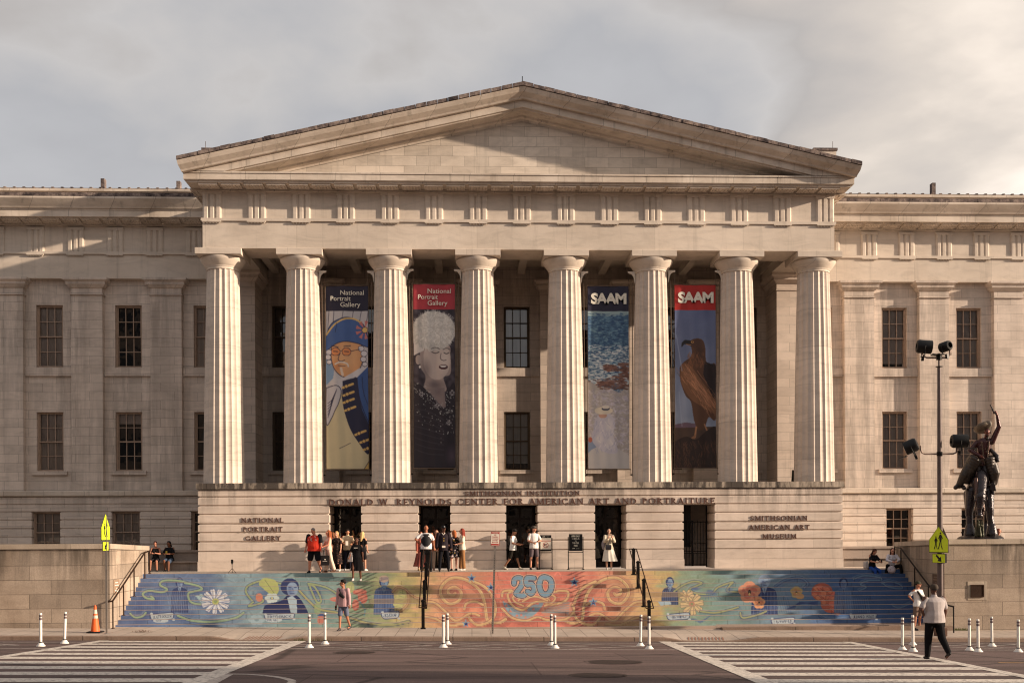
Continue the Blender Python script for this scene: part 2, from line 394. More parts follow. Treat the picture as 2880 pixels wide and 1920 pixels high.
cols = [XC + v for v in (-13.12, -9.65, -5.79, -1.93, 1.93, 5.79, 9.65, 13.12)]
sh = column_mesh().build('column', M_col, smooth=25)
cap = capital_mesh().build('capital', M_smooth, smooth=30); aba = abacus_mesh().build('abacus', M_smooth)
cap.parent = sh; aba.parent = sh; sh.parent = mus; sh.location = (cols[0] - XC, YC - 46, 0)
for i, x in enumerate(cols[1:]):
    c = dup(sh, mus, (x - XC, YC - 46, 0)); c.rotation_euler = (0, 0, 0)
# -- entablature
AW = 13.80; YA = 46.50
b = MB(); b.box(XC - AW, XC + AW, YA, YA + 1.72, 13.918, 15.08)
for s in (-1, 1):
    x0, x1 = sorted((XC + s * AW, XC + s * (AW - 1.72))); b.box(x0, x1, YA + 1.722, 52.1, 13.922, 15.078)
b.box(XC - AW - .06, XC + AW + .06, YA - .07, 52.1, 15.082, 15.20)
bp('architrave', b, M_ent)
b = MB(); b.box(XC - AW + .05, XC + AW - .05, YA + 1.70, 52.45, 14.62, 14.85)
for k in range(13):
    x = XC - AW + 1.9 + k * 1.99; b.box(x, x + .35, YA + 1.75, 52.3, 14.25, 14.618)
bp('porch_ceiling', b, M_smooth)
b = MB(); b.box(XC - AW + .10, XC + AW - .10, YA + .06, 52.1, 15.202, 16.42); bp('frieze', b, M_ent)
def triglyph_mesh(wd=.80, hh=1.18):
    "plan: three bars with chamfered grooves, cap band on top, regula with drops below (origin at taenia top centre, facing -Y)"
    b = MB(); q = wd / 6; ys = 0; plan = [(-wd/2, 0.0), (-wd/2, -.0), ]
    pts = []; d = .075
    pts += [(-wd/2, 0), (-wd/2, -.03), (-wd/2 + q*.5, -d)]
    for c in (-1, 1):
        gx = c * q
        pts += [(gx - q*.5, -d), (gx, -.012), (gx + q*.5, -d)]
    pts += [(wd/2 - q*.5, -d), (wd/2, -.03), (wd/2, 0)]
    b.loft([[(x, y, 0.0) for x, y in pts], [(x, y, hh - .14) for x, y in pts]])
    b.box(-wd/2 - .01, wd/2 + .01, -d - .015, 0, hh - .139, hh - .001)
    b.box(-wd/2, wd/2, -.16, -.06, -.178, -.121)
    for k in range(6): b.lathe([(.022, -.225), (.03, -.18)], -wd/2 + q*(k + .5), -.11, 6)
    return b
tg = triglyph_mesh().build('triglyph', M_ent); tg.parent = mus; tg.location = (-13.4, YA + .058 - 46, 15.204)
tgx = [-13.4 + i * 26.8 / 14 for i in range(15)]
for x in tgx[1:]: dup(tg, mus, (x, YA + .058 - 46, 15.204))
# cornice: bed moulding, soffit with mutules, corona
CW = 14.38; YK = 45.62
b = MB()
b.box(XC - AW - .05, XC + AW + .05, YA - .08, 52.1, 16.36, 16.50)
b.box(XC - CW + .02, XC + CW - .02, YK + .02, 60, 16.58, 16.60)
b.box(XC - CW, XC + CW, YK, 60, 16.601, 16.86)
b.box(XC - CW - .03, XC + CW + .03, YK - .035, 60, 16.861, 16.93)
b.box(XC - CW + .10, XC + CW - .10, YK + .10, 60, 16.501, 16.579)
bp('cornice', b, M_rake)
def mutule_mesh():
    b = MB(); b.box(-.40, .40, -.28, .30, -.075, 0)
    for a in range(6):
        for c in range(3): b.lathe([(.022, -.115), (.03, -.076)], -.33 + a*.132, -.2 + c*.19, 6)
    return b
mu = mutule_mesh().build('mutule', M_rake); mu.parent = mus; z_m = 16.50; y_m = 46.06 - 46
pm = 26.8 / 28
for i in range(29):
    p = (-13.4 + i * pm, y_m, z_m)
    if i == 0: mu.location = p
    else: dup(mu, mus, p)
for s in (-1, 1):
    for k in range(5):
        c = dup(mu, mus, (s * (AW + .26), .95 + k * .96, z_m)); c.rotation_euler = (0, 0, s * pi / 2)
# -- pediment
SL = .2245; ZA = 20.47
def chevron(prof, wfn, mat, name, close=True):
    rings = []
    for y, dz in prof:
        W = wfn(y); zt = ZA + dz
        rings.append([(XC - W, y, zt - SL * W), (XC, y, zt), (XC + W, y, zt - SL * W)])
    b = MB(); n = len(rings)
    for i in range(n - 1):
        for j in (0, 1): b.quad(rings[i][j], rings[i][j+1], rings[i+1][j+1], rings[i+1][j])
    for j, r in ((0, 0), (2, 0)): b.add([rr[j] for rr in rings], [tuple(range(n))])
    return bp(name, b, mat)
Wf = lambda y: CW - .04 + (YK - y) * .32
chevron([(52, .0), (45.08, .0), (45.10, -.05), (45.17, -.18), (45.36, -.33), (45.40, -.40), (52, -.40)], Wf, M_rake, 'raking_cyma')
# corona and bed mouldings stop on the horizontal cornice
def chev_corona():
    b = MB(); prof = [(45.56, -.402), (45.56, -.70), (45.64, -.705), (45.66, -.76), (46.25, -.78), (46.27, -.86), (46.38, -.90), (46.38, -1.0)]
    rings = []
    for y, dz in prof:
        W = min(CW + .02, (ZA + dz - 16.931) / SL); rings.append([(XC - W, y, ZA + dz - SL*W), (XC, y, ZA + dz), (XC + W, y, ZA + dz - SL*W)])
    for i in range(len(rings) - 1):
        for j in (0, 1): b.quad(rings[i][j], rings[i][j+1], rings[i+1][j+1], rings[i+1][j])
    return b
bp('raking_cornice', chev_corona(), M_rake)
b = MB(); W = (ZA - .9 - 16.93) / SL + .4
b.prism([(XC - W, 16.90), (XC + W, 16.90), (XC, 16.90 + SL * W)], 46.42, 46.9); bp('tympanum', b, M_ped)
# roof, tile edge
b = MB()
W = CW + .13
for s in (-1, 1):
    b.add([(XC, 45.3, ZA + .02), (XC + s*W, 45.3, ZA + .02 - SL*W), (XC + s*W, 75, ZA + .02 - SL*W), (XC, 75, ZA + .02)], [(0, 1, 2, 3)])
bp('roof', b, M_tile)
b = MB(); rnd = random.Random(4); nt_ = 48; Wt = Wf(45.0)
for s in (-1, 1):
    for k in range(nt_ // 2 + 8):
        n2 = nt_ // 2 + 8; x0 = Wt * k / n2; x1 = Wt * (k + 1) / n2 - .018; h = .15 + rnd.uniform(-.012, .012); dy = rnd.uniform(0, .03)
        P = [(x0, 0), (x1, 0), (x1, h), (x0, h)]
        v = [(XC + s*x, 45.02 + dy, ZA + .021 - SL*x + z) for x, z in P] + [(XC + s*x, 45.5, ZA + .021 - SL*x + z) for x, z in P]
        b.add(v, [(0,1,2,3), (7,6,5,4), (0,4,5,1), (1,5,6,2), (2,6,7,3), (3,7,4,0)])
bp('roof_tile_edge', b, M_tile)
b = MB()
b.tube([(XC, 45.6, ZA + .1), (XC, 45.6, ZA + .62)], .018, 6); b.lathe([(.07, ZA + .12), (.03, ZA + .3)], XC, 45.6, 8)
bp('lightning_rod', b, M_iron)
for px0, px1, rod in ((570, 640, 578), (2290, 2352, 2342)):
    xa, za = at(px0, 430, 49); xb, zb = at(px1, 417, 49)
    b = MB(); b.box(xa, xb, 49, 52, za - .9, zb - .12); chim = bp('roof_block', b, M_smooth)
    b = MB(); b.box(xa - .05, xb + .05, 48.95, 52.05, zb - .118, zb); xr, zr = at(rod, 398, 50); b.tube([(xr, 50, zb), (xr, 50, zr)], .012, 6); bp('roof_block_cap', b, M_tile, chim)
# -- wings and porch back wall
YW = 52.42; PIT = 3.77
wk = [k for k in range(-9, 10)]
def wall_holes(b, x0, x1, z0, z1, holes, y, depth=.45):
    xs = sorted({x0, x1, *[v for h in holes for v in h[:2]]}); zs = sorted({z0, z1, *[v for h in holes for v in h[2:]]})
    for i in range(len(xs) - 1):
        for j in range(len(zs) - 1):
            cx_, cz_ = (xs[i] + xs[i+1]) / 2, (zs[j] + zs[j+1]) / 2
            if any(h[0] < cx_ < h[1] and h[2] < cz_ < h[3] for h in holes): continue
            b.quad((xs[i], y, zs[j]), (xs[i+1], y, zs[j]), (xs[i+1], y, zs[j+1]), (xs[i], y, zs[j+1]))
    for a, c, d, e in holes:
        b.quad((a, y, d), (a, y+depth, d), (a, y+depth, e), (a, y, e)); b.quad((c, y, d), (c, y, e), (c, y+depth, e), (c, y+depth, d))
        b.quad((a, y, e), (c, y, e), (c, y+depth, e), (a, y+depth, e)); b.quad((a, y, d), (c, y, d), (c, y+depth, d), (a, y+depth, d))
XL, XR = XC - 36, XC + 36
WW = .64
holes = [(XC + k*PIT - WW, XC + k*PIT + WW, a, c) for k in wk for a, c in ((9.69, 12.70), (4.67, 7.53))]
b = MB(); wall_holes(b, XL, XR, 3.6, 15.0, holes, YW); bp('wing_wall', b, M_wing)
# apron bands under the upper windows, between pilasters
def pilaster(x, s=1):
    b = MB(); b.box(x - .745, x + .745, 52.1, YW + .1, 3.69, 13.12)
    b.box(x - .80, x + .80, 52.02, YW + .1, 13.121, 13.16); b.box(x - .745, x + .745, 52.1, YW + .1, 13.161, 13.45)
    cap = [(.0, 13.451), (.06, 13.48), (.16, 13.60), (.19, 13.61), (.19, 13.72), (.29, 13.80), (.31, 13.81), (.31, 13.915)]
    b.loft([[(x - .745 - o, 52.1 - o, z), (x + .745 + o, 52.1 - o, z), (x + .745 + o, YW + .1, z), (x - .745 - o, YW + .1, z)] for o, z in cap])
    return b
wing_c = XC
for k in (-8.5, -7.5, -6.5, -5.5, -4.5, 4.5, 5.5, 6.5, 7.5, 8.5): bp('pilaster', pilaster(XC + k * PIT), M_wing)
for s in (-1, 1):   # deep end antae under the porch
    b = MB(); x = XC + s * 13.15; b.box(x - .75, x + .75, 50.6, YW + .1, 3.751, 13.12)
    cap_ = [(.0, 13.161), (.0, 13.45), (.06, 13.48), (.16, 13.60), (.19, 13.61), (.19, 13.72), (.29, 13.80), (.31, 13.81), (.31, 13.915)]
    b.box(x - .79, x + .79, 50.56, YW + .1, 13.121, 13.16)
    b.loft([[(x - .75 - o, 50.6 - o, z), (x + .75 + o, 50.6 - o, z), (x + .75 + o, YW + .1, z), (x - .75 - o, YW + .1, z)] for o, z in cap_]); bp('anta', b, M_wall)
for k in (-2.5, -1.5, -.5, .5, 1.5, 2.5):
    b = MB(); x = XC + k * PIT; b.box(x - .745, x + .745, 52.1, YW + .1, 3.751, 13.12)
    b.loft([[(x - .745 - o, 52.1 - o, z), (x + .745 + o, 52.1 - o, z), (x + .745 + o, YW + .1, z), (x - .745 - o, YW + .1, z)] for o, z in [(0, 13.122)] + cap_[1:]])
    bp('pilaster', b, M_wall)
for k in wk:
    x = XC + k * PIT
    b = MB(); b.box(x - 1.12, x + 1.12, YW - .12, YW + .02, 9.26, 9.66); bp('sill_band', b, M_wing)
    b = MB(); b.box(x - .84, x + .84, YW - .12, YW + .3, 4.48, 4.665); bp('window_sill', b, M_wing)
# wing entablature
for x0, x1 in ((XL, XC - AW), (XC + AW, XR)):
    b = MB()
    b.box(x0, x1, 52.1, 53.4, 13.918, 15.07); b.box(x0, x1, 52.02, 53.4, 15.071, 15.19); b.box(x0, x1, 52.16, 53.4, 15.191, 16.44)
    b.box(x0, x1, 52.02, 53.4, 16.441, 16.55)
    bp('wing_entablature', b, M_ent)
b = MB()
cp = [(52.0, 16.55), (51.52, 16.64), (51.30, 16.66), (51.30, 16.95), (51.27, 16.955), (51.27, 17.02), (51.20, 17.03), (51.16, 17.10), (51.08, 17.2), (50.96, 17.36), (50.92, 17.42), (50.92, 17.50), (53.4, 17.52)]
for x0, x1 in ((XL, XC - AW - .02), (XC + AW + .02, XR)):
    b = MB(); b.loft([[(x0, y, z) for y, z in cp], [(x1, y, z) for y, z in cp]], cap=False, closed=False); bp('wing_cornice', b, M_rake)
rnd = random.Random(9)
for x0, x1 in ((XL, XC - AW - .6), (XC + AW + .6, XR)):
    x = x0; b = MB()
    while x < x1 - 1: b.box(x, min(x + 1.58, x1), 50.93, 51.9, 17.51, 17.68 + rnd.uniform(-.01, .01)); x += 1.6
    bp('wing_cornice_blocks', b, M_tile)
for x0, x1 in ((XL, XC - AW - .2), (XC + AW + .2, XR)):
    b = MB(); c_ = MB()
    b.box(x0, x1, 52.9, 60, 17.4, 18.34); c_.box(x0, x1, 52.78, 60, 18.341, 18.46)
    k = x0
    while k < x1: k += .46
    bp('attic_parapet', b, M_wing); rf = bp('wing_roof', c_, M_rake)
for x0, x1 in ((XL, XC - AW - .2), (XC + AW + .2, XR)):
    b = MB(); b.box(x0, x1, 52.82, 60, 18.463, 18.50)
    k = x0
    while k < x1: b.box(k, k + .12, 52.8, 53.6, 18.501, 18.545); k += .46
    bp('roof_edge', b, M_tile)
for px, hpx in ((292, 500), (504, 507), (2622, 512)):
    b = MB(); x, z = at(px, hpx, 53.5); b.box(x - .09, x + .09, 53.3, 53.6, 18.4, z - .1); bp('roof_vent', b, M_tile)
wt = dup(tg, mus, (0, 0, 0)); wt['_w'] = 1
n_wt = 0
for s in (-1, 1):
    for k in range(11):
        x = s * (14.55 + 1.05 + k * 1.885)
        p = (x, 52.158 - 46, 15.194)
        if n_wt == 0: wt.location = p
        else: dup(wt, mus, p)
        n_wt += 1
del wt['_w']
for s in (-1, 1):
    for k in range(11):
        for h in (0, .94): 
            c = dup(mu, mus, (s * (14.55 + 1.05 + k * 1.885 + h), 51.72 - 46, 16.62)); c.rotation_euler = (radians(-9), 0, 0)
# belt course and ground floor courses
for x0, x1 in ((XL, XC - PH), (XC + PH, XR)):
    b = MB(); b.loft([[(x0, y, z) for y, z in ((52.6, 3.43), (51.78, 3.43), (51.74, 3.47), (51.74, 3.66), (51.80, 3.69), (52.6, 3.74))], [(x1, y, z) for y, z in ((52.6, 3.43), (51.78, 3.43), (51.74, 3.47), (51.74, 3.66), (51.80, 3.69), (52.6, 3.74))]])
    bp('belt_course', b, M_rake)
gz = [-1.2, -.5, -.1, .30, .70, 1.10, 1.49, 1.89, 2.30, 2.69, 3.05, 3.43]
gw = .67
for x0, x1, ks in ((XL, XC - PH, range(-9, -3)), (XC + PH, XR, range(4, 10))):
    b = MB()
    for i in range(len(gz) - 1):
        z0, z1 = gz[i], gz[i+1]
        xs = [x0] + ([v for k in ks for v in (XC + k*PIT - gw, XC + k*PIT + gw) if x0 < v < x1] if .3 <= z0 < 2.5 else []) + [x1]
        if len(xs) % 2: xs = xs[:-1] if xs[-1] == x1 and False else [x0] + [v for v in xs[1:-1] if not (abs(v - (XC - 4*PIT + gw)) < 1e-6 or abs(v - (XC + 4*PIT - gw)) < 1e-6)] + [x1]
        for k in range(0, len(xs) - 1, 2): b.cbox(xs[k], xs[k+1], 51.86, 53.2, z0, z1, .018, .05, .02)
    bp('ground_floor_wall', b, M_wing)
# windows
def window(x, z0, z1, hw, y, dark=False, rows=4, blind=None, sash=True):
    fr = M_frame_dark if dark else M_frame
    b = MB(); t = .085; zm = (z0 + z1) / 2
    b.box(x-hw, x-hw+t, y-.05, y+.1, z0, z1); b.box(x+hw-t, x+hw, y-.05, y+.1, z0, z1); b.box(x-hw+t, x+hw-t, y-.05, y+.1, z1-.09, z1); b.box(x-hw+t, x+hw-t, y-.05, y+.1, z0, z0+.08)
    b.box(x-hw+t, x+hw-t, y-.02, y+.07, zm-.03, zm+.03)
    iw = hw - t
    for s2, (a, c) in enumerate(((z0+.08, zm-.03), (zm+.03, z1-.09))):
        yy = y + (.05 if s2 == 0 else .0)
        for k in (-1, 1): b.box(x + k*iw/3 - .019, x + k*iw/3 + .019, yy, yy+.03, a, c)
        m_ = (a + c) / 2; b.box(x-iw, x+iw, yy+.002, yy+.028, m_-.016, m_+.016)
        for sx in (-1, 1):
            xx = sorted((x + sx*iw, x + sx*(iw-.035))); b.box(xx[0], xx[1], yy-.002, yy+.032, a, c)
    wn = bp('window', b, fr)
    g = MB(); g.quad((x-iw-.01, y+.09, z0+.05), (x+iw+.01, y+.09, z0+.05), (x+iw+.01, y+.09, z1-.05), (x-iw-.01, y+.09, z1-.05)); bp('pane', g, M_glass, wn)
    d = MB(); d.box(x-hw-.05, x+hw+.05, y+.5, y+.55, z0-.1, z1+.1); bp('unlit_room_panel', d, M_dark, wn)  # black sheet in place of a room, its darkness is in the colour
    if blind is not None:
        f, mt = blind; g = MB(); zz = z1 - .06 - (z1 - z0 - .12) * f; g.box(x-iw-.02, x+iw+.02, y+.14, y+.15, zz, z1-.05); bp('blind', g, mt, wn)
    return wn
rnd = random.Random(2)
for k in range(-9, 10):
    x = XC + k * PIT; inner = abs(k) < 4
    if k in (-2, -1, 1, 2) and False: continue
    bl = {-6: (1, M_blind), -5: None, -4: (1, M_blind), 5: (.93, M_blind), 6: (1, M_blind), 4: (1, M_blind), 0: (1, M_blind2), 3: (.5, M_blind)}.get(k)
    bl2 = {-6: (1, M_blind), -5: (.18, M_blind), 5: (1, M_blind), 6: (.97, M_blind), 4: (1, M_blind), 0: (.9, M_blind2), 3: (.6, M_blind)}.get(k)
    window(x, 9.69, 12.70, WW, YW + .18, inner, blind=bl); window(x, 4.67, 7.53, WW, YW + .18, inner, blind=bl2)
    if abs(k) > 3: window(x, .72, 2.69, gw, 52.15, False, blind={-6: (1, M_blind), -5: (1, M_blind)}.get(k))
# ------------------------------------------------------------------ ground: landing terrace, stair, sidewalk, road
def asphalt():
    m = Mt('asphalt', .9, .25); P = m.wpos()
    a = m.noise(P, 45, 3, .7); c = m.noise(m.mapv(P, (.25, 1.2, 1)), 1.0, 4, .6); e = m.noise(m.mapv(P, (.08, 1.6, 1)), 1.6, 5, .7)
    col = m.ramp(a, [(.25, (.088, .058, .052)), (.5, (.130, .087, .079)), (.72, (.205, .143, .128))])
    col = m.mix(1., col, m.ramp(c, [(.3, .78), (.65, 1.12)]), 'MULTIPLY'); col = m.mix(1., col, m.ramp(e, [(.36, .72), (.5, 1.0)]), 'MULTIPLY')
    vo = m.n('ShaderNodeTexVoronoi', feature='DISTANCE_TO_EDGE'); m.put(vo.inputs['Vector'], m.mapv(m.mix(.25, P, m.n('ShaderNodeTexNoise').outputs['Color']), (.16, .34, 1))); vo.inputs['Scale'].default_value = 1.0
    col = m.mix(1., col, m.ramp(vo.outputs['Distance'], [(.005, .45), (.014, 1.)]), 'MULTIPLY')
    tr_ = m.noise(m.mapv(P, (.03, .9, 1)), 1.0, 2, .5); col = m.mix(1., col, m.ramp(tr_, [(.40, .80), (.50, 1.0), (.6, 1.12)]), 'MULTIPLY')
    bk = m.n('ShaderNodeTexBrick', offset=.35); m.put(bk.inputs['Vector'], m.mapv(P, (1, 1, 1), (3.3, 1.2, 0))); bk.inputs['Scale'].default_value = 1; bk.inputs['Brick Width'].default_value = 7.3; bk.inputs['Row Height'].default_value = 3.9; bk.inputs['Mortar Size'].default_value = .02; bk.inputs['Bias'].default_value = -.4
    m.put(bk.inputs['Color1'], (1., 1., 1.)); m.put(bk.inputs['Color2'], (.70, .72, .74)); m.put(bk.inputs['Mortar'], (.50, .48, .48)); col = m.mix(.8, col, bk.outputs['Color'], 'MULTIPLY')
    sp_ = m.noise(P, 2.3, 3, .8); col = m.mix(1., col, m.ramp(sp_, [(.64, 1.), (.72, .68)]), 'MULTIPLY')
    m.color(col); m.bump(a, .6, .01); return m.m
M_asph = asphalt()
def paint_mat(name, c):
    m = Mt(name, .7, .3); P = m.wpos(); a = m.noise(P, 9, 6, .75); s_ = m.noise(m.mapv(P, (.3, 5, 1)), 1.2, 5, .7)
    col = m.mix(m.ramp(a, [(.50, 0.), (.62, .85)]), c, (.13, .10, .095)); col = m.mix(1., col, m.ramp(s_, [(.3, .76), (.6, 1.)]), 'MULTIPLY')
    m.color(col); return m.m
M_line = paint_mat('road_paint_white', (.70, .62, .54)); M_thin = paint_mat('road_paint_worn', (.52, .45, .40)); M_yel = paint_mat('road_paint_yellow', (.60, .34, .12))
def walk_mat():
    m = Mt('sidewalk_concrete', .9, .2); P = m.wpos(); sp = m.n('ShaderNodeSeparateXYZ'); m.put(sp.inputs[0], P)
    cb = m.n('ShaderNodeCombineXYZ'); m.put(cb.inputs[0], sp.outputs[0]); m.put(cb.inputs[1], sp.outputs[1])
    br = m.n('ShaderNodeTexBrick', offset=.0); m.put(br.inputs['Vector'], cb.outputs[0]); br.inputs['Scale'].default_value = 1
    br.inputs['Mortar Size'].default_value = .012; br.inputs['Brick Width'].default_value = .66; br.inputs['Row Height'].default_value = 1.22; br.inputs['Bias'].default_value = 0
    m.put(br.inputs['Color1'], (.47, .385, .32)); m.put(br.inputs['Color2'], (.43, .35, .29)); m.put(br.inputs['Mortar'], (.20, .16, .135))
    n_ = m.noise(P, 1.3, 5, .6); f = m.noise(P, 60, 2, .6)
    col = m.mix(1., br.outputs[0], m.ramp(n_, [(.3, .84), (.65, 1.05)]), 'MULTIPLY'); col = m.mix(1., col, m.ramp(f, [(.3, .93), (.7, 1.07)]), 'MULTIPLY')
    m.color(col); return m.m
M_walk = walk_mat()
M_kerb = stone('kerb_granite', (.27, .19, .145), 3.1, 60, joint=.35, var=.08, vein=.12, stain=.3, fine=.14, mortar=.02)
def smooth01(t): t = max(0, min(1, t)); return t*t*(3-2*t)
RAMPS = []
for pxa, pxb, pxc, pxd in ((585, 675, 780, 855), (1860, 1935, 2045, 2142)):
    RAMPS.append([at(p, 1795, KERB_Y)[0] for p in (pxa, pxb, pxc, pxd)])
def dip(X):
    d = 0
    for a, b_, c_, e in RAMPS: d = max(d, min(smooth01((X - a) / (b_ - a)), smooth01((e - X) / (e - c_))))
    return d
def walk_h(X, Y):
    return walk_z(X) - .125 * dip(X) * smooth01((38.0 - Y) / 1.5)
# road
b = MB()
xs = [-400, -120, -60, -30, -15, 0, 15, 30, 60, 120, 400]; ys = [-60, -10, 4, 12, 18, 24, 30, KERB_Y]
for i in range(len(xs) - 1):
    for j in range(len(ys) - 1):
        P = [(xs[i], ys[j]), (xs[i+1], ys[j]), (xs[i+1], ys[j+1]), (xs[i], ys[j+1])]
        b.quad(*[(x, y, road_z(max(-60, min(60, x)), max(2, y))) for x, y in P])
tag(b.build('road', M_asph), kind='structure')
b = MB(); b.quad((-900, -900, -3.6), (900, -900, -3.6), (900, 1400, -3.6), (-900, 1400, -3.6)); tag(b.build('ground', M_walk), kind='structure')
# sidewalk as a height field with two dropped kerbs
b = MB(); xs = [-60 + .3 * i for i in range(401)]; ys = [KERB_Y + .16, 36.9, 37.3, 37.7, 38.1, 39.25, 39.9, 41]
b.v = [(x, y, walk_h(x, y)) for x in xs for y in ys]; n = len(ys)
b.f = [(i*n+j, (i+1)*n+j, (i+1)*n+j+1, i*n+j+1) for i in range(len(xs)-1) for j in range(n-1)]
tag(b.build('sidewalk', M_walk), kind='structure')
b = MB(); rings = []
for x in xs:
    h = walk_h(x, KERB_Y); g_ = road_z(x, KERB_Y) - .2
    rings.append([(x, KERB_Y, g_), (x, KERB_Y, h - .02), (x, KERB_Y + .02, h + .004), (x, KERB_Y + .165, h + .004), (x, KERB_Y + .165, g_)])
b.loft(rings); tag(b.build('kerb', M_kerb), kind='structure')
# tactile strips on the dropped kerbs
M_tact = flat('red_paver', (150, 110, 92), .9)
for q, (a, b_, c_, e) in enumerate(RAMPS):
    b = MB()
    x = b_ + .05; 
    while x < c_ - .1:
        b.add([(x + .0, KERB_Y + .22, walk_h(x, KERB_Y+.22) + .006), (x + .05, KERB_Y + .22, walk_h(x, KERB_Y+.22) + .006), (x + .16, KERB_Y + .82, walk_h(x, KERB_Y+.82) + .008), (x + .11, KERB_Y + .82, walk_h(x, KERB_Y+.82) + .008)], [(0,1,2,3)]); x += .12
    tag(b.build('kerb_ramp_paving', M_tact), kind='structure')
b = MB()
b.box(XC - 34, XC + 34, 43.9, 46.02, -2.2, -.002); b.box(XC - 34, XC - PH - .8, 46.021, 51.9, -2.2, -.30); b.box(XC + PH + .8, XC + 34, 46.021, 51.9, -2.2, -.30)
tag(b.build('terrace', M_land), kind='structure')
# ---- painted markings
def rq(pts, mat, name, dz=.005):
    b = MB(); b.add([(x, y, road_z(x, y) + dz) for x, y in pts], [tuple(range(len(pts)))]); return b
def lineseg(b, p0, p1, w, dz=.005):
    (x0, y0), (x1, y1) = p0, p1; d = Vector((x1-x0, y1-y0)); n_ = Vector((-d.y, d.x)).normalized() * w/2; k = max(1, int(d.length/2))
    for i in range(k):
        a = Vector(p0) + d*i/k; c = Vector(p0) + d*(i+1)/k
        b.add([(*(q), road_z(*q) + dz) for q in (tuple(a-n_), tuple(c-n_), tuple(c+n_), tuple(a+n_))], [(0,1,2,3)])
def edge_x(pa, pb):
    (xa, ya), (xb, yb) = road_at(*pa), road_at(*pb)
    return lambda y: xa + (xb - xa) * (y - ya) / (yb - ya), (xa, ya), (xb, yb)
Y0 = road_at(470, 1798)[1] 
def crosswalk(le, re, le_rng, re_rng, ytop, ymin, xl, xr):
    b = MB(); k = 0
    while True:
        y1 = ytop - k*1.62; y0 = y1 - .80
        if y1 < ymin: break
        a0 = max(xl, le(y1)) if le else xl; a1 = max(xl, le(y0)) if le else xl
        c0 = min(xr, re(y1)) if re else xr; c1 = min(xr, re(y0)) if re else xr
        n_ = 8
        if c0 > a0:
            for i in range(n_):
                f0, f1 = i/n_, (i+1)/n_
                P = [(a0+(c0-a0)*f0, y1), (a0+(c0-a0)*f1, y1), (a1+(c1-a1)*f1, y0), (a1+(c1-a1)*f0, y0)]
                b.add([(x, y, road_z(x, y) + .005) for x, y in P], [(0,1,2,3)])
        k += 1
    return b
lf, lA, lB = edge_x((310, 1798), (8, 1846)); rf_, rA, rB = edge_x((846, 1801), (545, 1919))
b = crosswalk(lf, rf_, None, None, 35.95, 15, -40, 40)
lineseg(b, (lf(36.1), 36.1), (lf(14), 14), .34, .009); lineseg(b, (rf_(36.1), 36.1), (rf_(14), 14), .42, .009)
tag(b.build('crosswalk_markings', M_line), kind='structure')
lf2, _, _ = edge_x((1868, 1803), (2158, 1920)); rf2, _, _ = edge_x((2402, 1808), (2878, 1901))
b = crosswalk(lf2, rf2, None, None, 35.85, 15, -40, 60)
lineseg(b, (lf2(36.1), 36.1), (lf2(14), 14), .42, .009); lineseg(b, (rf2(36.1), 36.1), (rf2(14), 14), .34, .009)
tag(b.build('crosswalk_markings', M_line), kind='structure')
b = MB()
yk1 = road_at(1400, 1807)[1]; yk2 = road_at(1400, 1825)[1]
spans = [(-60, lf), (rf_, lf2), (rf2, 60)]
for a, c in spans:
    for y in (yk1, yk2):
        x0 = a if isinstance(a, (int, float)) else a(y); x1 = c if isinstance(c, (int, float)) else c(y)
        lineseg(b, (x0, y), (x1, y), .13)
ym = (yk1 + yk2) / 2
for px in (1075, 1214, 1375, 1509, 1652, 1800, 926, 2720, 2860, 3000, 2600, 40, -100):
    x = road_at(px, 1815)[0]; sgn = 1 if px < 2400 else -1
    lineseg(b, (x, ym), (x - sgn*2.6, yk1), .13, .007); lineseg(b, (x, ym), (x - sgn*2.6, yk2), .13, .007)
tag(b.build('buffer_lane_markings', M_thin), kind='structure')
b = MB()
P = [road_at(*p) for p in ((630, 1894), (700, 1895), (740, 1898), (775, 1902), (803, 1907), (820, 1912), (822, 1917), (812, 1922))]
for p0, p1 in zip(P, P[1:]): lineseg(b, p0, p1, .16, .005)
P = [road_at(*p) for p in ((628, 1896), (578, 1922))]; lineseg(b, P[0], P[1], .4, .007)
tag(b.build('lane_line_markings', M_thin), kind='structure')
b = MB(); a_, c_ = road_at(2808, 1862), road_at(2960, 1864); lineseg(b, a_, c_, .12, .005); tag(b.build('yellow_line_markings', M_yel), kind='structure')
M_cover = flat('cast_iron_cover', (58, 46, 43), .7, .3, var=.4, scale=18)
for px, py, r, lab in ((1721, 1861, .75, 'round dark iron manhole cover set in the middle of the road'), (1680, 1898, .62, 'round iron manhole cover nearest the bottom edge, in shade'), (995, 1834, .6, 'round iron manhole cover in the road near the left crosswalk')):
    x, y = road_at(px, py); b = MB()
    n_ = 28
    for k, (ra, rb, dz) in enumerate(((0, r*.86, .006), (r*.9, r, .007))):
        if ra == 0: b.add([(x + rb*cos(2*pi*i/n_), y + rb*sin(2*pi*i/n_), road_z(x, y + rb*sin(2*pi*i/n_)) + dz) for i in range(n_)], [tuple(range(n_))])
        else:
            vs = []
            for rr in (ra, rb): vs += [(x + rr*cos(2*pi*i/n_), y + rr*sin(2*pi*i/n_), road_z(x, y + rr*sin(2*pi*i/n_)) + dz) for i in range(n_)]
            b.add(vs, [(i, (i+1) % n_, n_ + (i+1) % n_, n_ + i) for i in range(n_)])
    tag(b.build('manhole_cover', M_cover), lab, 'manhole cover', 'manhole covers in the road')

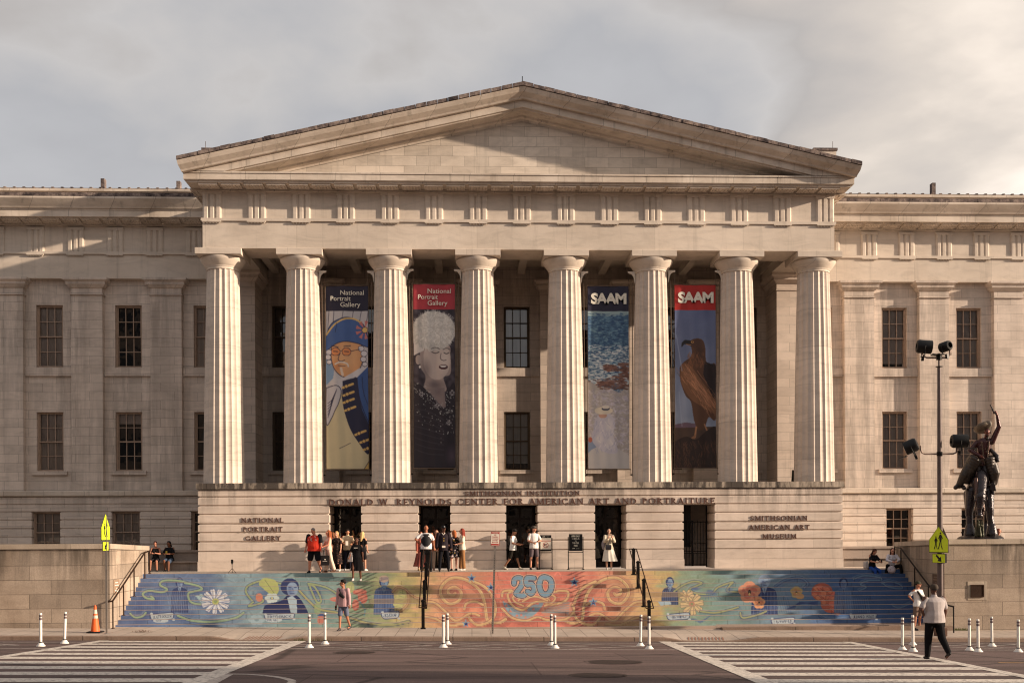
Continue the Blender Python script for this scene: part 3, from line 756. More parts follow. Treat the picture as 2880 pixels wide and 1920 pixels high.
# ------------------------------------------------------------------ canvas painting (turned into vertex colours on the real surfaces)
class Canvas:
    def __init__(s, x0, y0, x1, y1, sc=1.0):
        s.x0, s.y0, s.sc = x0, y0, sc; s.w = int((x1-x0)*sc)+1; s.h = int((y1-y0)*sc)+1
        s.a = np.zeros((s.h, s.w, 3)); s.X, s.Y = np.meshgrid(x0 + np.arange(s.w)/sc, y0 + np.arange(s.h)/sc)
    def _bb(s, xs, ys, pad):
        i0 = max(0, int((min(xs)-pad-s.x0)*s.sc)); i1 = min(s.w, int((max(xs)+pad-s.x0)*s.sc)+2); j0 = max(0, int((min(ys)-pad-s.y0)*s.sc)); j1 = min(s.h, int((max(ys)+pad-s.y0)*s.sc)+2)
        return (slice(j0, max(j0, j1)), slice(i0, max(i0, i1)))
    def put(s, sl_, m, c, al=1.):
        m = (m * al)[..., None]; s.a[sl_] = s.a[sl_] * (1-m) + np.array(c, float) * m
    def poly(s, pts, c, al=1.):
        xs = [p[0] for p in pts]; ys = [p[1] for p in pts]; sl_ = s._bb(xs, ys, 1); X, Y = s.X[sl_], s.Y[sl_]; m = np.zeros(X.shape, bool); n = len(pts)
        for i in range(n):
            (xa, ya), (xb, yb) = pts[i], pts[(i+1) % n]
            if ya == yb: continue
            m ^= ((ya > Y) != (yb > Y)) & (X < (xb-xa)*(Y-ya)/(yb-ya) + xa)
        s.put(sl_, m.astype(float), c, al)
    def line(s, pts, w, c, al=1.):
        xs = [p[0] for p in pts]; ys = [p[1] for p in pts]; sl_ = s._bb(xs, ys, w+1); X, Y = s.X[sl_], s.Y[sl_]; d = np.full(X.shape, 1e9)
        for (xa, ya), (xb, yb) in zip(pts, pts[1:]):
            dx, dy = xb-xa, yb-ya; L2 = dx*dx+dy*dy or 1e-9; t = np.clip(((X-xa)*dx+(Y-ya)*dy)/L2, 0, 1); d = np.minimum(d, (X-xa-t*dx)**2+(Y-ya-t*dy)**2)
        s.put(sl_, np.clip(w/2 + .5/s.sc - np.sqrt(d), 0, 1/s.sc)*s.sc, c, al)
    def ell(s, cx, cy, rx, ry, c, al=1., soft=0.):
        sl_ = s._bb([cx-rx, cx+rx], [cy-ry, cy+ry], 1); X, Y = s.X[sl_], s.Y[sl_]; r = np.sqrt(((X-cx)/rx)**2+((Y-cy)/ry)**2)
        s.put(sl_, (r < 1).astype(float) if not soft else np.clip((1-r)/soft, 0, 1), c, al)
    def get(s, x, y):
        i = np.clip(((np.asarray(x)-s.x0)*s.sc), 0, s.w-1.001); j = np.clip(((np.asarray(y)-s.y0)*s.sc), 0, s.h-1.001)
        i0 = i.astype(int); j0 = j.astype(int); fi = (i-i0)[..., None]; fj = (j-j0)[..., None]; a = s.a
        return (a[j0, i0]*(1-fi)+a[j0, i0+1]*fi)*(1-fj) + (a[j0+1, i0]*(1-fi)+a[j0+1, i0+1]*fi)*fj
def spline(P, n=10, closed=False):
    out = []; m = len(P)
    rng = range(m if closed else m-1)
    for i in rng:
        g = (lambda k: P[k % m]) if closed else (lambda k: P[max(0, min(m-1, k))])
        p0, p1, p2, p3 = g(i-1), g(i), g(i+1), g(i+2)
        for t in [q/n for q in range(n)]:
            out.append(tuple(.5*((2*p1[k]) + (-p0[k]+p2[k])*t + (2*p0[k]-5*p1[k]+4*p2[k]-p3[k])*t*t + (-p0[k]+3*p1[k]-3*p2[k]+p3[k])*t**3) for k in (0, 1)))
    if not closed: out.append(tuple(P[-1]))
    return out
_tm = {}
def text_mesh(s, size=1., align='LEFT', extrude=0., bold=0., space=1., shear=0., lsp=1.):
    cu = bpy.data.curves.new('t', 'FONT'); cu.body = s; cu.size = size; cu.align_x = align; cu.extrude = extrude; cu.offset = bold; cu.space_character = space; cu.shear = shear; cu.space_line = lsp
    cu.resolution_u = 3
    o = bpy.data.objects.new('t', cu); C.objects.link(o); dg = bpy.context.evaluated_depsgraph_get()
    me = bpy.data.meshes.new_from_object(o.evaluated_get(dg)); bpy.data.objects.remove(o); bpy.data.curves.remove(cu); return me
def text_on(cv, s, x, y, h, c, w=None, slope=0.):
    "handwriting rasterised from letter outlines; x centre, y baseline, cap height h"
    me = text_mesh(s, 1., 'CENTER'); V = [v.co for v in me.vertices]; k = h/.70
    W = max(v.x for v in V) - min(v.x for v in V); kx = (w/W) if w else k
    for p in me.polygons: cv.poly([(x + V[i].x*kx, y - V[i].y*k + slope*V[i].x*kx) for i in p.vertices], c)
    bpy.data.meshes.remove(me)
def color_mat(name, rough=.75, attr='paint', noise=.10, nsc=9., spec=.25):
    m = Mt(name, rough, spec); a = m.n('ShaderNodeAttribute', attribute_name=attr); P = m.wpos()
    f = m.ramp(m.noise(P, nsc, 5, .7), [(.3, 1-noise), (.7, 1+noise*.7)]); m.color(m.mix(1., a.outputs['Color'], f, 'MULTIPLY')); return m.m
def set_colors(me, rgb):
    at_ = me.color_attributes.new('paint', 'FLOAT_COLOR', 'POINT'); a = np.ones((len(me.vertices), 4), np.float32); a[:, :3] = rgb; at_.data.foreach_set('color', a.ravel())
def tolin(a): a = np.clip(a/255., 0, 1); return np.where(a <= .04045, a/12.92, ((a+.055)/1.055)**2.4)
# ------------------------------------------------------------------ the stair mural
mv = Canvas(330, 1600, 2660, 1772, 1.0)
stops = [(330, (72, 100, 152)), (560, (88, 118, 160)), (680, (116, 148, 166)), (800, (116, 152, 158)), (960, (122, 156, 148)), (1030, (130, 152, 118)), (1100, (172, 168, 104)), (1165, (192, 168, 98)), (1215, (214, 158, 104)), (1330, (218, 128, 92)), (1420, (214, 108, 84)), (1620, (214, 108, 84)), (1700, (218, 136, 96)), (1790, (214, 164, 104)), (1860, (196, 168, 98)), (1910, (138, 160, 128)), (2020, (116, 152, 142)), (2130, (108, 142, 156)), (2230, (96, 130, 160)), (2330, (66, 104, 152)), (2420, (44, 88, 142)), (2660, (30, 72, 126))]
sx = [s_[0] for s_ in stops]
_n1 = np.random.RandomState(3)
low = _n1.rand(12, 90); ii = np.linspace(0, 88.99, mv.w); jj = np.linspace(0, 10.99, mv.h)
i0 = ii.astype(int); j0 = jj.astype(int); fi = ii-i0; fj = jj-j0
ln = (low[j0][:, i0]*(1-fi)+low[j0][:, i0+1]*fi)*(1-fj)[:, None] + (low[j0+1][:, i0]*(1-fi)+low[j0+1][:, i0+1]*fi)*fj[:, None]
Xw = mv.X + (ln-.5)*110
for k in range(3): mv.a[..., k] = np.interp(Xw, sx, [s_[1][k] for s_ in stops])
mv.a *= (1 + (ln-.5)*.16)[..., None]
rs = np.random.RandomState(21)
for k in range(900):
    x = 340+rs.rand()*2290; y = 1604+rs.rand()*160; L_ = 6+rs.rand()*22; j = int(min(mv.w-1, max(0, x-330))); c_ = mv.a[int(y-1600), j]*(.86+rs.rand()*.30); mv.line(spline([(x, y), (x+L_*.5, y+rs.randn()*4), (x+L_, y+rs.randn()*6)], 4), 1.5+rs.rand()*3, c_, .5)
INK = (38, 52, 110); CRM = (222, 184, 112); GRN = (150, 184, 140); MAR = (140, 62, 66)
def ribbon(pts, w, fill, ink=INK, al=.9):
    p = spline(pts, 10); dk = tuple(v*.5 for v in ink) if ink is MAR else (48, 72, 134)
    mv.line([(x+3, y+5) for x, y in p], w*3.2, dk, .16); mv.line([(x-2, y-4) for x, y in p], w*1.6, (236, 196, 140) if ink is MAR else (170, 200, 206), .22)
    mv.line(p, w + 3.4, ink, .72); mv.line(p, w + .5, fill, al); mv.line([(x, y+w*.25) for x, y in p], w*.3, tuple(v*.82 for v in fill), .7)
def hatch(x0, y0, x1, y1, c, n, w=1.2, al=.35, sl=0):
    for k in range(n):
        x = x0 + (x1-x0)*k/max(1, n-1); mv.line([(x, y0), (x+sl, y1)], w, c, al)
def shade(cx, cy, rx, ry, c, al): mv.ell(cx, cy, rx, ry, c, al, 1.0)
def figure(cx, top, hw, hh, body, tone=(120, 150, 190), ink=(34, 52, 108), hair=(40, 56, 112), turban=None, coat=None):
    "a generic drawn bust: shoulders, face, hair"
    by = top + hh*2.1
    mv.poly(spline([(cx-hw*2.7, body), (cx-hw*2.4, by+hh*.9), (cx-hw*1.2, by), (cx, by-hh*.15), (cx+hw*1.2, by), (cx+hw*2.4, by+hh*.9), (cx+hw*2.7, body)], 6), coat or ink, .85)
    mv.poly([(cx-hw*.55, by), (cx+hw*.55, by), (cx, by+hh*1.2)], tone, .9)
    mv.line([(cx, by), (cx, body)], 1.4, (20, 30, 80), .8)
    for k in range(7): mv.line([(cx-hw*2+k*hw*.66, by+hh*.4+4), (cx-hw*2.2+k*hw*.7, body)], 2.0, (104, 134, 184), .55)
    mv.ell(cx, top+hh*.9, hw*1.25, hh*1.1, hair, .95); mv.ell(cx+hw*.1, top+hh*1.15, hw*.85, hh*1.0, tone); shade(cx-hw*.3, top+hh*1.25, hw*.6, hh*.9, (70, 96, 150), .7)
    mv.line([(cx-hw*.4, top+hh*1.0), (cx-hw*.1, top+hh*1.0)], 1.5, ink); mv.line([(cx+hw*.25, top+hh*1.0), (cx+hw*.6, top+hh*1.0)], 1.5, ink)
    mv.line([(cx+hw*.1, top+hh*1.05), (cx+hw*.15, top+hh*1.4)], 1.2, ink, .7); mv.line([(cx-hw*.15, top+hh*1.68), (cx+hw*.4, top+hh*1.68)], 1.5, ink, .9)
    if turban: 
        mv.ell(cx, top+hh*.45, hw*1.25, hh*.65, turban)
        for k in range(5): mv.line([(cx-hw*1.1, top+hh*(.2+.14*k)), (cx+hw*1.1, top+hh*(.45+.1*k-.3))], 1, (60, 70, 120), .6)
def daisy(cx, cy, r, n, pet, core, sq=.85, ink=(70, 90, 150), w=7):
    for k in range(n):
        a = 2*pi*k/n + .13*(k % 2); e = (cx+r*cos(a), cy+r*sin(a)*sq); s0 = (cx+r*.22*cos(a), cy+r*.22*sin(a)*sq)
        mv.line([s0, e], w+3, ink, .8); mv.line([s0, e], w, pet, .95)
    mv.ell(cx, cy, r*.27, r*.24, core); mv.ell(cx, cy, r*.14, r*.12, (120, 150, 90), .8)
def scroll_name(txt, x, y, w, h=17, slope=0., sz=9):
    P = spline([(x-w/2, y-h/2+slope*-w/2), (x, y-h/2-2), (x+w/2, y-h/2+slope*w/2-2), (x+w/2+2, y+slope*w/2), (x+w/2-3, y+h/2+slope*w/2), (x, y+h/2+1), (x-w/2+4, y+h/2-slope*w/2), (x-w/2-3, y)], 5, True)
    mv.poly(P, (168, 186, 196)); mv.line(P+P[:1], 2.2, INK, .9)
    mv.ell(x-w/2, y-h/2, 4, 3.4, (176, 192, 200)); mv.ell(x+w/2+2, y+h/2, 4, 3.4, (176, 192, 200)); text_on(mv, txt, x, y+sz*.45, sz*.95, (26, 36, 84), w*.86, slope)
def star(cx, cy, r, c, inner=None):
    mv.poly([(cx + (r if k % 2 == 0 else r*.42)*sin(pi*k/5), cy - (r if k % 2 == 0 else r*.42)*cos(pi*k/5)) for k in range(10)], c)
    if inner: star(cx+1, cy+1, r*.58, inner)
# left blue field
for x in (395, 440, 520, 600): shade(x, 1700, 26, 60, (44, 66, 128), .5); hatch(x-14, 1650, x+16, 1730, (140, 170, 205), 7, 1.1, .25)
figure(505, 1625, 9, 13, 1722, (126, 158, 196))
shade(500, 1690, 40, 40, (120, 152, 190), .45); hatch(470, 1670, 545, 1715, (150, 178, 205), 12, 1.2, .4, 8)
ribbon([(540, 1640), (500, 1632), (460, 1632), (450, 1644), (470, 1656), (455, 1664), (420, 1660), (402, 1668), (410, 1680), (432, 1684), (425, 1676)], 5.5, GRN)
ribbon([(520, 1638), (556, 1646), (568, 1656), (545, 1662), (530, 1668), (535, 1690), (560, 1698), (600, 1698)], 5.5, GRN)
ribbon([(366, 1724), (380, 1735), (400, 1732), (410, 1722)], 5, GRN); ribbon([(500, 1730), (540, 1744), (600, 1747), (660, 1737), (685, 1722)], 6, GRN)
for k in range(6): mv.ell(556+k*4, 1675+k*5, 7, 2.4, (150, 186, 190)); mv.ell(566+k*3, 1672+k*5, 6, 2.2, (150, 186, 190))
for k in range(7): mv.ell(640+k*9, 1680-(k % 3)*5, 7, 2.2, (118, 156, 178)); mv.ell(650+k*7, 1700, 8, 3, (92, 130, 164))
daisy(606, 1690, 37, 22, (206, 210, 214), (176, 182, 92))
scroll_name('JULIETTE GORDON', 456, 1733, 60, 16, -.06, 8); mv.ell(452, 1744, 22, 6, (168, 186, 196)); text_on(mv, 'LOW', 446, 1747, 5.5, (40, 52, 96), 15)
# teal field: figure with dark coat, leaf, strawberry, ribbons
shade(760, 1668, 60, 44, (60, 88, 150), .8); ribbon([(712, 1692), (692, 1664), (700, 1645), (740, 1632), (790, 1640), (830, 1650)], 5, (158, 178, 116))
ribbon([(712, 1692), (700, 1704), (740, 1690), (722, 1672)], 4.5, (158, 178, 116))
mv.poly(spline([(742, 1625), (776, 1632), (784, 1660), (768, 1674), (738, 1652), (728, 1640)], 6, True), (168, 178, 92)); mv.line([(745, 1630), (772, 1668)], 1.2, (90, 110, 70))
mv.ell(729, 1679, 10, 12, (206, 116, 84)); 
for a in range(6): mv.ell(765 + 13*cos(a*1.05), 1681 + 9*sin(a*1.05), 8, 6, (178, 198, 198)); mv.ell(722 + 15*cos(a*1.05), 1742 + 9*sin(a*1.05), 9, 6, (140, 172, 186))
mv.ell(765, 1681, 3, 3, (200, 190, 110))
mv.poly(spline([(738, 1724), (748, 1700), (790, 1688), (810, 1672), (832, 1672), (850, 1690), (868, 1724)], 6), (34, 46, 98)); mv.poly([(808, 1680), (822, 1674), (834, 1684), (836, 1724), (818, 1724)], (150, 178, 196))
mv.ell(815, 1649, 26, 24, (38, 54, 108)); mv.ell(822, 1656, 16, 20, (122, 152, 188)); shade(816, 1660, 12, 18, (62, 90, 148), .8)
mv.line([(812, 1650), (819, 1651)], 2, INK); mv.line([(827, 1651), (834, 1650)], 2, INK); mv.line([(816, 1668), (828, 1668)], 1.8, INK); mv.line([(823, 1653), (825, 1661)], 1.3, INK)
scroll_name('FREDERICK', 786, 1733, 78, 13, -.03, 8); mv.ell(770, 1742, 24, 6.5, (168, 186, 196)); text_on(mv, 'DOUGLASS', 762, 1745, 5.5, (40, 52, 96), 30)
shade(885, 1660, 22, 22, (58, 84, 150), .9); ribbon([(868, 1640), (876, 1660), (890, 1690), (902, 1692), (900, 1676), (885, 1650), (868, 1640), (920, 1652), (960, 1680), (950, 1688)], 5, (158, 178, 116))
ribbon([(842, 1660), (870, 1690), (898, 1712), (950, 1722), (990, 1738), (1040, 1752), (1100, 1756), (1150, 1746)], 5.5, (176, 176, 104))
mv.ell(902, 1742, 10, 13, (196, 112, 92)); mv.ell(904, 1728, 12, 4, (60, 84, 140)); mv.ell(893, 1710, 10, 18, (150, 176, 110), .7)
for p, r in (((950, 1684), (22, 7)), ((1012, 1664), (20, 9)), ((1020, 1680), (14, 16)), ((1000, 1700), (10, 16)), ((965, 1712), (16, 10))): mv.ell(*p, *r, (204, 102, 82)); mv.ell(p[0]-2, p[1]-2, r[0]*.6, r[1]*.5, (222, 130, 100), .7)
mv.ell(985, 1650, 12, 16, (170, 180, 108)); mv.line(spline([(1012, 1690), (1026, 1712), (1024, 1730)], 8), 3, (90, 140, 160))
figure(1080, 1620, 11, 15, 1727, (110, 148, 180), turban=(176, 150, 130), coat=(52, 84, 152))
mv.poly([(1105, 1700), (1125, 1654), (1144, 1660), (1128, 1716)], (186, 186, 108)); 
for k in range(5): mv.line([(1112+k*3, 1704-k*10), (1130+k*2, 1708-k*10)], 1, (60, 90, 90), .6)
ribbon([(1104, 1664), (1120, 1650), (1146, 1662), (1148, 1694), (1128, 1716), (1104, 1720)], 3.5, (200, 170, 104), MAR); ribbon([(1146, 1662), (1170, 1680), (1200, 1684)], 3, (200, 170, 104), MAR)
scroll_name('SEQUOYAH', 1098, 1729, 44, 17, -.05, 9)
# coral field
def curl(cx, m_):
    X_ = lambda v: cx + m_*v
    shade(X_(10), 1690, 80, 60, (196, 92, 76), .5)
    ribbon([(X_(120), 1740), (X_(100), 1750), (X_(70), 1744), (X_(62), 1700), (X_(48), 1660), (X_(10), 1630), (X_(-30), 1624), (X_(-58), 1645), (X_(-62), 1672), (X_(-40), 1696), (X_(-12), 1688), (X_(-5), 1665), (X_(-22), 1650), (X_(-40), 1656), (X_(-40), 1668), (X_(-28), 1672), (X_(-22), 1666)], 8, CRM, MAR)
    ribbon([(X_(30), 1634), (X_(62), 1650), (X_(84), 1680), (X_(92), 1712), (X_(84), 1738), (X_(64), 1752), (X_(40), 1756), (X_(22), 1742), (X_(16), 1732)], 7, CRM, MAR)
    ribbon([(X_(4), 1712), (X_(10), 1696), (X_(34), 1690), (X_(56), 1700)], 6, CRM, MAR)
    ribbon([(X_(-112), 1690), (X_(-80), 1694), (X_(-50), 1718), (X_(-20), 1744), (X_(20), 1724), (X_(46), 1730)], 6, CRM, MAR)
    ribbon([(X_(-112), 1732), (X_(-80), 1738), (X_(-40), 1756), (X_(0), 1754)], 6, CRM, MAR)
    for k in range(10): mv.line([(X_(-34+k*4.2), 1706), (X_(-28+k*3.8), 1740)], 1.2, MAR, .28)
    for k in range(9): mv.line(spline([(X_(40+k*4), 1640+k*3), (X_(70+k*3), 1680+k), (X_(78+k), 1730)], 5), 1.1, MAR, .3)
    shade(X_(-12), 1722, 22, 26, (232, 150, 96), .7); shade(X_(34), 1714, 20, 18, (232, 150, 96), .7); shade(X_(-22), 1660, 24, 14, (150, 66, 66), .55); shade(X_(38), 1744, 14, 12, (160, 70, 66), .55)
curl(1302, 1); curl(1705, -1)
c0 = 1508
mv.poly(spline([(1414, 1690), (1430, 1722), (1460, 1738), (1490, 1736), (1515, 1716), (1528, 1694), (1500, 1700), (1466, 1714), (1440, 1704)], 5, True), (120, 156, 178))
for x, y in ((1424, 1702), (1436, 1718), (1466, 1728), (1478, 1734), (1500, 1712), (1480, 1716), (1512, 1696), (1454, 1730)): star(x, y, 5.5, (222, 112, 86))
mv.poly(spline([(1520, 1716), (1560, 1694), (1600, 1690), (1612, 1712), (1590, 1736), (1550, 1738)], 5, True), (206, 132, 104))
for k in range(6): mv.line(spline([(1524+k*6, 1722), (1560+k*6, 1702+k*4), (1600, 1694+k*7)], 6), 2.2, (120, 160, 176), .8)
ribbon([(1412, 1676), (1416, 1662), (1440, 1660), (1428, 1672), (1440, 1700), (1470, 1714), (1500, 1694), (1530, 1690), (1548, 1700), (1590, 1688), (1598, 1664), (1576, 1660), (1560, 1664)], 5.5, CRM, MAR)
ribbon([(1412, 1710), (1440, 1736), (1480, 1744), (1512, 1734), (1540, 1742), (1590, 1740), (1614, 1718), (1610, 1700)], 5.5, CRM, MAR)
for m_, cx_ in ((1, 1452), (-1, 1552)): ribbon([(cx_+m_*20, 1702), (cx_+m_*0, 1694), (cx_-m_*10, 1680), (cx_+m_*2, 1672), (cx_+m_*12, 1680), (cx_+m_*6, 1688)], 4.5, CRM, MAR)
ribbon([(1470, 1690), (1502, 1676), (1540, 1688)], 4.5, CRM, MAR)
def big(pts, w=12, closed=False):
    p = spline(pts, 10, closed); p = p + (p[:1] if closed else [])
    mv.line(p, w+9, (232, 200, 150)); mv.line(p, w+6, (28, 38, 88)); mv.line(p, w+1.6, (196, 176, 150)); mv.line(p, w, (104, 148, 176))
big([(1446, 1640), (1448, 1628), (1460, 1624), (1470, 1632), (1464, 1650), (1452, 1668), (1470, 1674), (1480, 1666)], 11)
big([(1502, 1625), (1482, 1625), (1482, 1642), (1496, 1642), (1502, 1656), (1494, 1668), (1484, 1662)], 11)
big([(1532, 1622), (1548, 1630), (1551, 1650), (1542, 1668), (1526, 1668), (1517, 1648), (1521, 1628)], 12, True)
for x, y, r in ((1326, 1624, 12), (1380, 1650, 12), (1615, 1636, 13), (1668, 1692, 12), (1310, 1752, 11)): star(x, y, r*1.15, (112, 160, 190), (30, 54, 124))
# worn step stones near the two handrails
for x, n0 in ((1150, 0), (1740, 0), (1160, 4), (1756, 4), (1150, 8), (1790, 7), (1140, 11), (1755, 10)): pass
# right field
shade(1960, 1668, 60, 30, (104, 150, 156), .5)
figure(1884, 1624, 9, 13, 1700, (120, 156, 190)); ribbon([(1896, 1662), (1920, 1645), (1950, 1634), (1974, 1638), (1960, 1646), (1940, 1656), (1960, 1668), (2000, 1668), (2020, 1650), (2060, 1636), (2052, 1646), (2046, 1660), (2080, 1664)], 4.5, (170, 178, 110))
shade(1955, 1654, 18, 7, (60, 84, 150), .9); shade(2000, 1666, 22, 10, (60, 88, 150), .7); shade(2050, 1658, 14, 10, (70, 96, 156), .7)
daisy(1946, 1697, 29, 16, (214, 184, 124), (192, 120, 96), .95, (120, 110, 90), 7.5); daisy(1932, 1674, 18, 9, (214, 184, 124), (190, 130, 96), .8, (120, 110, 90), 6)
mv.poly([(1850, 1690), (1885, 1688), (1888, 1698), (1858, 1702)], (150, 180, 196)); ribbon([(1970, 1718), (2010, 1722), (2050, 1714), (2076, 1706)], 4.5, (170, 178, 110))
for k in range(9): mv.line(spline([(1935+k*3, 1738), (1970, 1744+k*.8), (1998, 1730)], 5), 1.1, (66, 94, 160), .6)
for k in range(6): mv.line([(1990+k*2, 1658), (1984+k*9, 1684)], 1.4, (66, 94, 160), .6)
scroll_name('PHILLIS WHEATLEY', 1908, 1733, 58, 15, -.05, 8)
def pansy(cx, cy, r, c1, c2):
    for a in (200, 270, 340, 60, 120): mv.ell(cx+r*.5*cos(radians(a)), cy+r*.5*sin(radians(a)), r*.56, r*.5, c1); mv.ell(cx+r*.35*cos(radians(a)), cy+r*.35*sin(radians(a)), r*.36, r*.3, c2, .7)
    mv.ell(cx, cy, r*.16, r*.2, (60, 40, 50)); mv.ell(cx, cy+r*.18, r*.08, r*.14, (230, 200, 100))
figure(2150, 1618, 14, 16, 1728, (136, 166, 196), hair=(128, 156, 190)); hatch(2120, 1680, 2215, 1722, (60, 90, 150), 16, 2, .6, 10); shade(2180, 1690, 36, 30, (96, 132, 178), .5)
pansy(2108, 1664, 31, (226, 140, 96), (206, 92, 72)); pansy(2135, 1694, 17, (226, 150, 84), (196, 96, 60)); pansy(2240, 1664, 17, (190, 160, 84), (206, 120, 72)); mv.ell(2250, 1676, 12, 8, (206, 150, 80))
ribbon([(2180, 1648), (2210, 1630), (2250, 1624), (2272, 1640), (2262, 1652)], 4.5, (96, 136, 176)); ribbon([(2082, 1722), (2090, 1736), (2130, 1728), (2155, 1718)], 4.5, (170, 180, 120))
for k in range(7): mv.line(spline([(2210+k*4, 1712), (2250, 1698-k), (2300, 1690+k*2)], 5), 1.5, (38, 66, 130), .7)
scroll_name('BENJAMIN FRANKLIN', 2202, 1746, 60, 15, -.06, 8)
rs = np.random.RandomState(5)
for (cx, cy, r) in ((2312, 1664, 30), (2340, 1696, 32), (2362, 1706, 20)):
    mv.ell(cx, cy, r, r*.85, (186, 84, 58))
for k in range(46):
    a = rs.rand()*6.28; q = rs.rand()**.6; cx = 2312 + 44*((k % 3)/2) + 24*q*cos(a)*.9; cy = 1668 + 34*((k % 3)/2) + 20*q*sin(a); r = 6+rs.rand()*6
    mv.ell(cx, cy, r, r*.7, (206+rs.rand()*22, 96+rs.rand()*30, 66)); mv.line(spline([(cx-r, cy), (cx, cy+r*.7), (cx+r, cy)], 4), 1.3, (110, 44, 46), .6)
figure(2372, 1626, 10, 14, 1724, (84, 120, 166), hair=(26, 54, 104), coat=(70, 108, 158)); hatch(2345, 1682, 2440, 1720, (110, 146, 186), 16, 1.6, .5, 6)
ribbon([(2400, 1628), (2430, 1618), (2470, 1622), (2478, 1630), (2440, 1632), (2420, 1642), (2436, 1650), (2416, 1660)], 3.6, (96, 144, 176)); ribbon([(2480, 1640), (2500, 1634), (2530, 1642), (2536, 1654), (2500, 1650), (2484, 1640)], 3.2, (82, 132, 168)); ribbon([(2510, 1702), (2530, 1708), (2560, 1696)], 3.2, (82, 132, 168))
for x in (2420, 2470, 2530): shade(x, 1690, 22, 50, (52, 92, 144), .55)
ribbon([(2304, 1730), (2330, 1742), (2400, 1738)], 3.6, (70, 118, 160)); scroll_name('LILLIAN D. WALD', 2428, 1733, 70, 13, -.02, 9)
mv.a[-26:, :] = mv.a[-26:, :]*1.0
bl = np.clip((mv.Y-1752)/8, 0, 1)*np.clip((mv.X-2080)/60, 0, 1)*np.clip((2520-mv.X)/60, 0, 1)*.6
mv.a = mv.a*(1-bl[..., None]) + np.array((104, 138, 164))*bl[..., None]
# ---- the stair itself: twelve risers, painted fronts, bare stone nosings
NST = 12; RS = .160; TR = .30; SY = 43.2; CI = 15.42      # half width between the cheek walls
M_mural = color_mat('painted_riser', .8)
stair = thing('staircase', 'wide stone stair painted with a colourful mural across all its risers', 'staircase', (XC, 39.5, 0))
PINV = Matrix.Translation((XC, 39.5, 0)).inverted()
M_nose = stone('stair_tread_stone', (.40, .30, .245), 2.6, 60, joint=.5, vein=.1, stain=.25, wy=0.)
NX = 1500
rb = np.random.RandomState(11)
for n_ in range(NST):
    y = SY - n_*TR; zt = -n_*RS; zb = zt - RS
    b = MB(); b.box(XC - CI, XC + CI, y + .003, y + TR + .05, zt - .02, zt)
    if n_ == 0: b.box(XC - CI, XC + CI, y + TR + .051, 43.95, zt - .02, zt)
    o = b.build('tread', M_nose, stair); o.matrix_parent_inverse = PINV
    xs = np.linspace(XC - CI, XC + CI, NX); base_z = zb if n_ < NST-1 else -2.5
    zr = np.linspace(zt + .0005, zb + .001, 9) if n_ < NST-1 else np.array([zt + .0005, zt - .05, zt - .09, zt - .13, zt - .17, zt - .22, zt - .3, -2.6])
    nz = len(zr); V = np.zeros((NX*nz, 3)); V[:, 0] = np.repeat(xs, nz); V[:, 1] = y; V[:, 2] = np.tile(zr, NX)
    zz = V[:, 0]*sin(PSI) + V[:, 1]*cos(PSI); u = F*(V[:, 0]*cos(PSI) - V[:, 1]*sin(PSI))/zz; v = F*(EYE - V[:, 2])/zz
    col = tolin(mv.get(1440 + u + RR*v, 1500 + v - RR*u))
    # individually replaced / repainted stones
    k = 0; x = XC - CI
    while x < XC + CI:
        L_ = rb.uniform(1.0, 2.4); t_ = 1 + (rb.rand()-.5)*.10
        sel = (V[:, 0] >= x) & (V[:, 0] < x+L_); col[sel] *= t_
        if rb.rand() < .10 and (abs(x+L_/2-(-1.6)) < 1.6 or abs(x+L_/2-6.2) < 1.6): col[sel] = col[sel]*.45 + np.array((.30, .20, .09))*.5
        col[(abs(V[:, 0]-x) < .018)] *= .72
        x += L_
    if n_ == NST-1:
        lo = V[:, 2] < -1.93 - .004*(V[:, 0]); right = V[:, 0] > 12.5
        col[(V[:, 2] < zb) & (V[:, 0] > 9.2)] = (.36, .26, .20)
    me = bpy.data.meshes.new('riser'); I = np.arange(NX-1)[:, None]*nz + np.arange(nz-1)[None, :]
    Fq = np.stack([I, I+nz, I+nz+1, I+1], -1).reshape(-1, 4)
    me.from_pydata(V.tolist(), [], Fq.tolist()); g_=col.mean(1,keepdims=True); set_colors(me, (col*.72+g_*.28)*1.12); o = link('riser', me, M_mural, stair); o.matrix_parent_inverse = PINV
b = MB(); b.box(XC - CI, XC + CI, 39.48, 43.9, -2.6, -1.95)
for n_ in range(1, NST): b.box(XC - CI, XC + CI, SY - n_*TR + .06, 43.9, -(n_+1)*RS - .024, -n_*RS - .022)
o = b.build('core', M_nose, stair); o.matrix_parent_inverse = PINV
b = MB(); b.box(XC + 7.0, XC + CI + .3, 39.15, 39.455, -2.6, -1.96 - .012); o = b.build('bottom_plinth', M_kerb, stair); o.matrix_parent_inverse = PINV
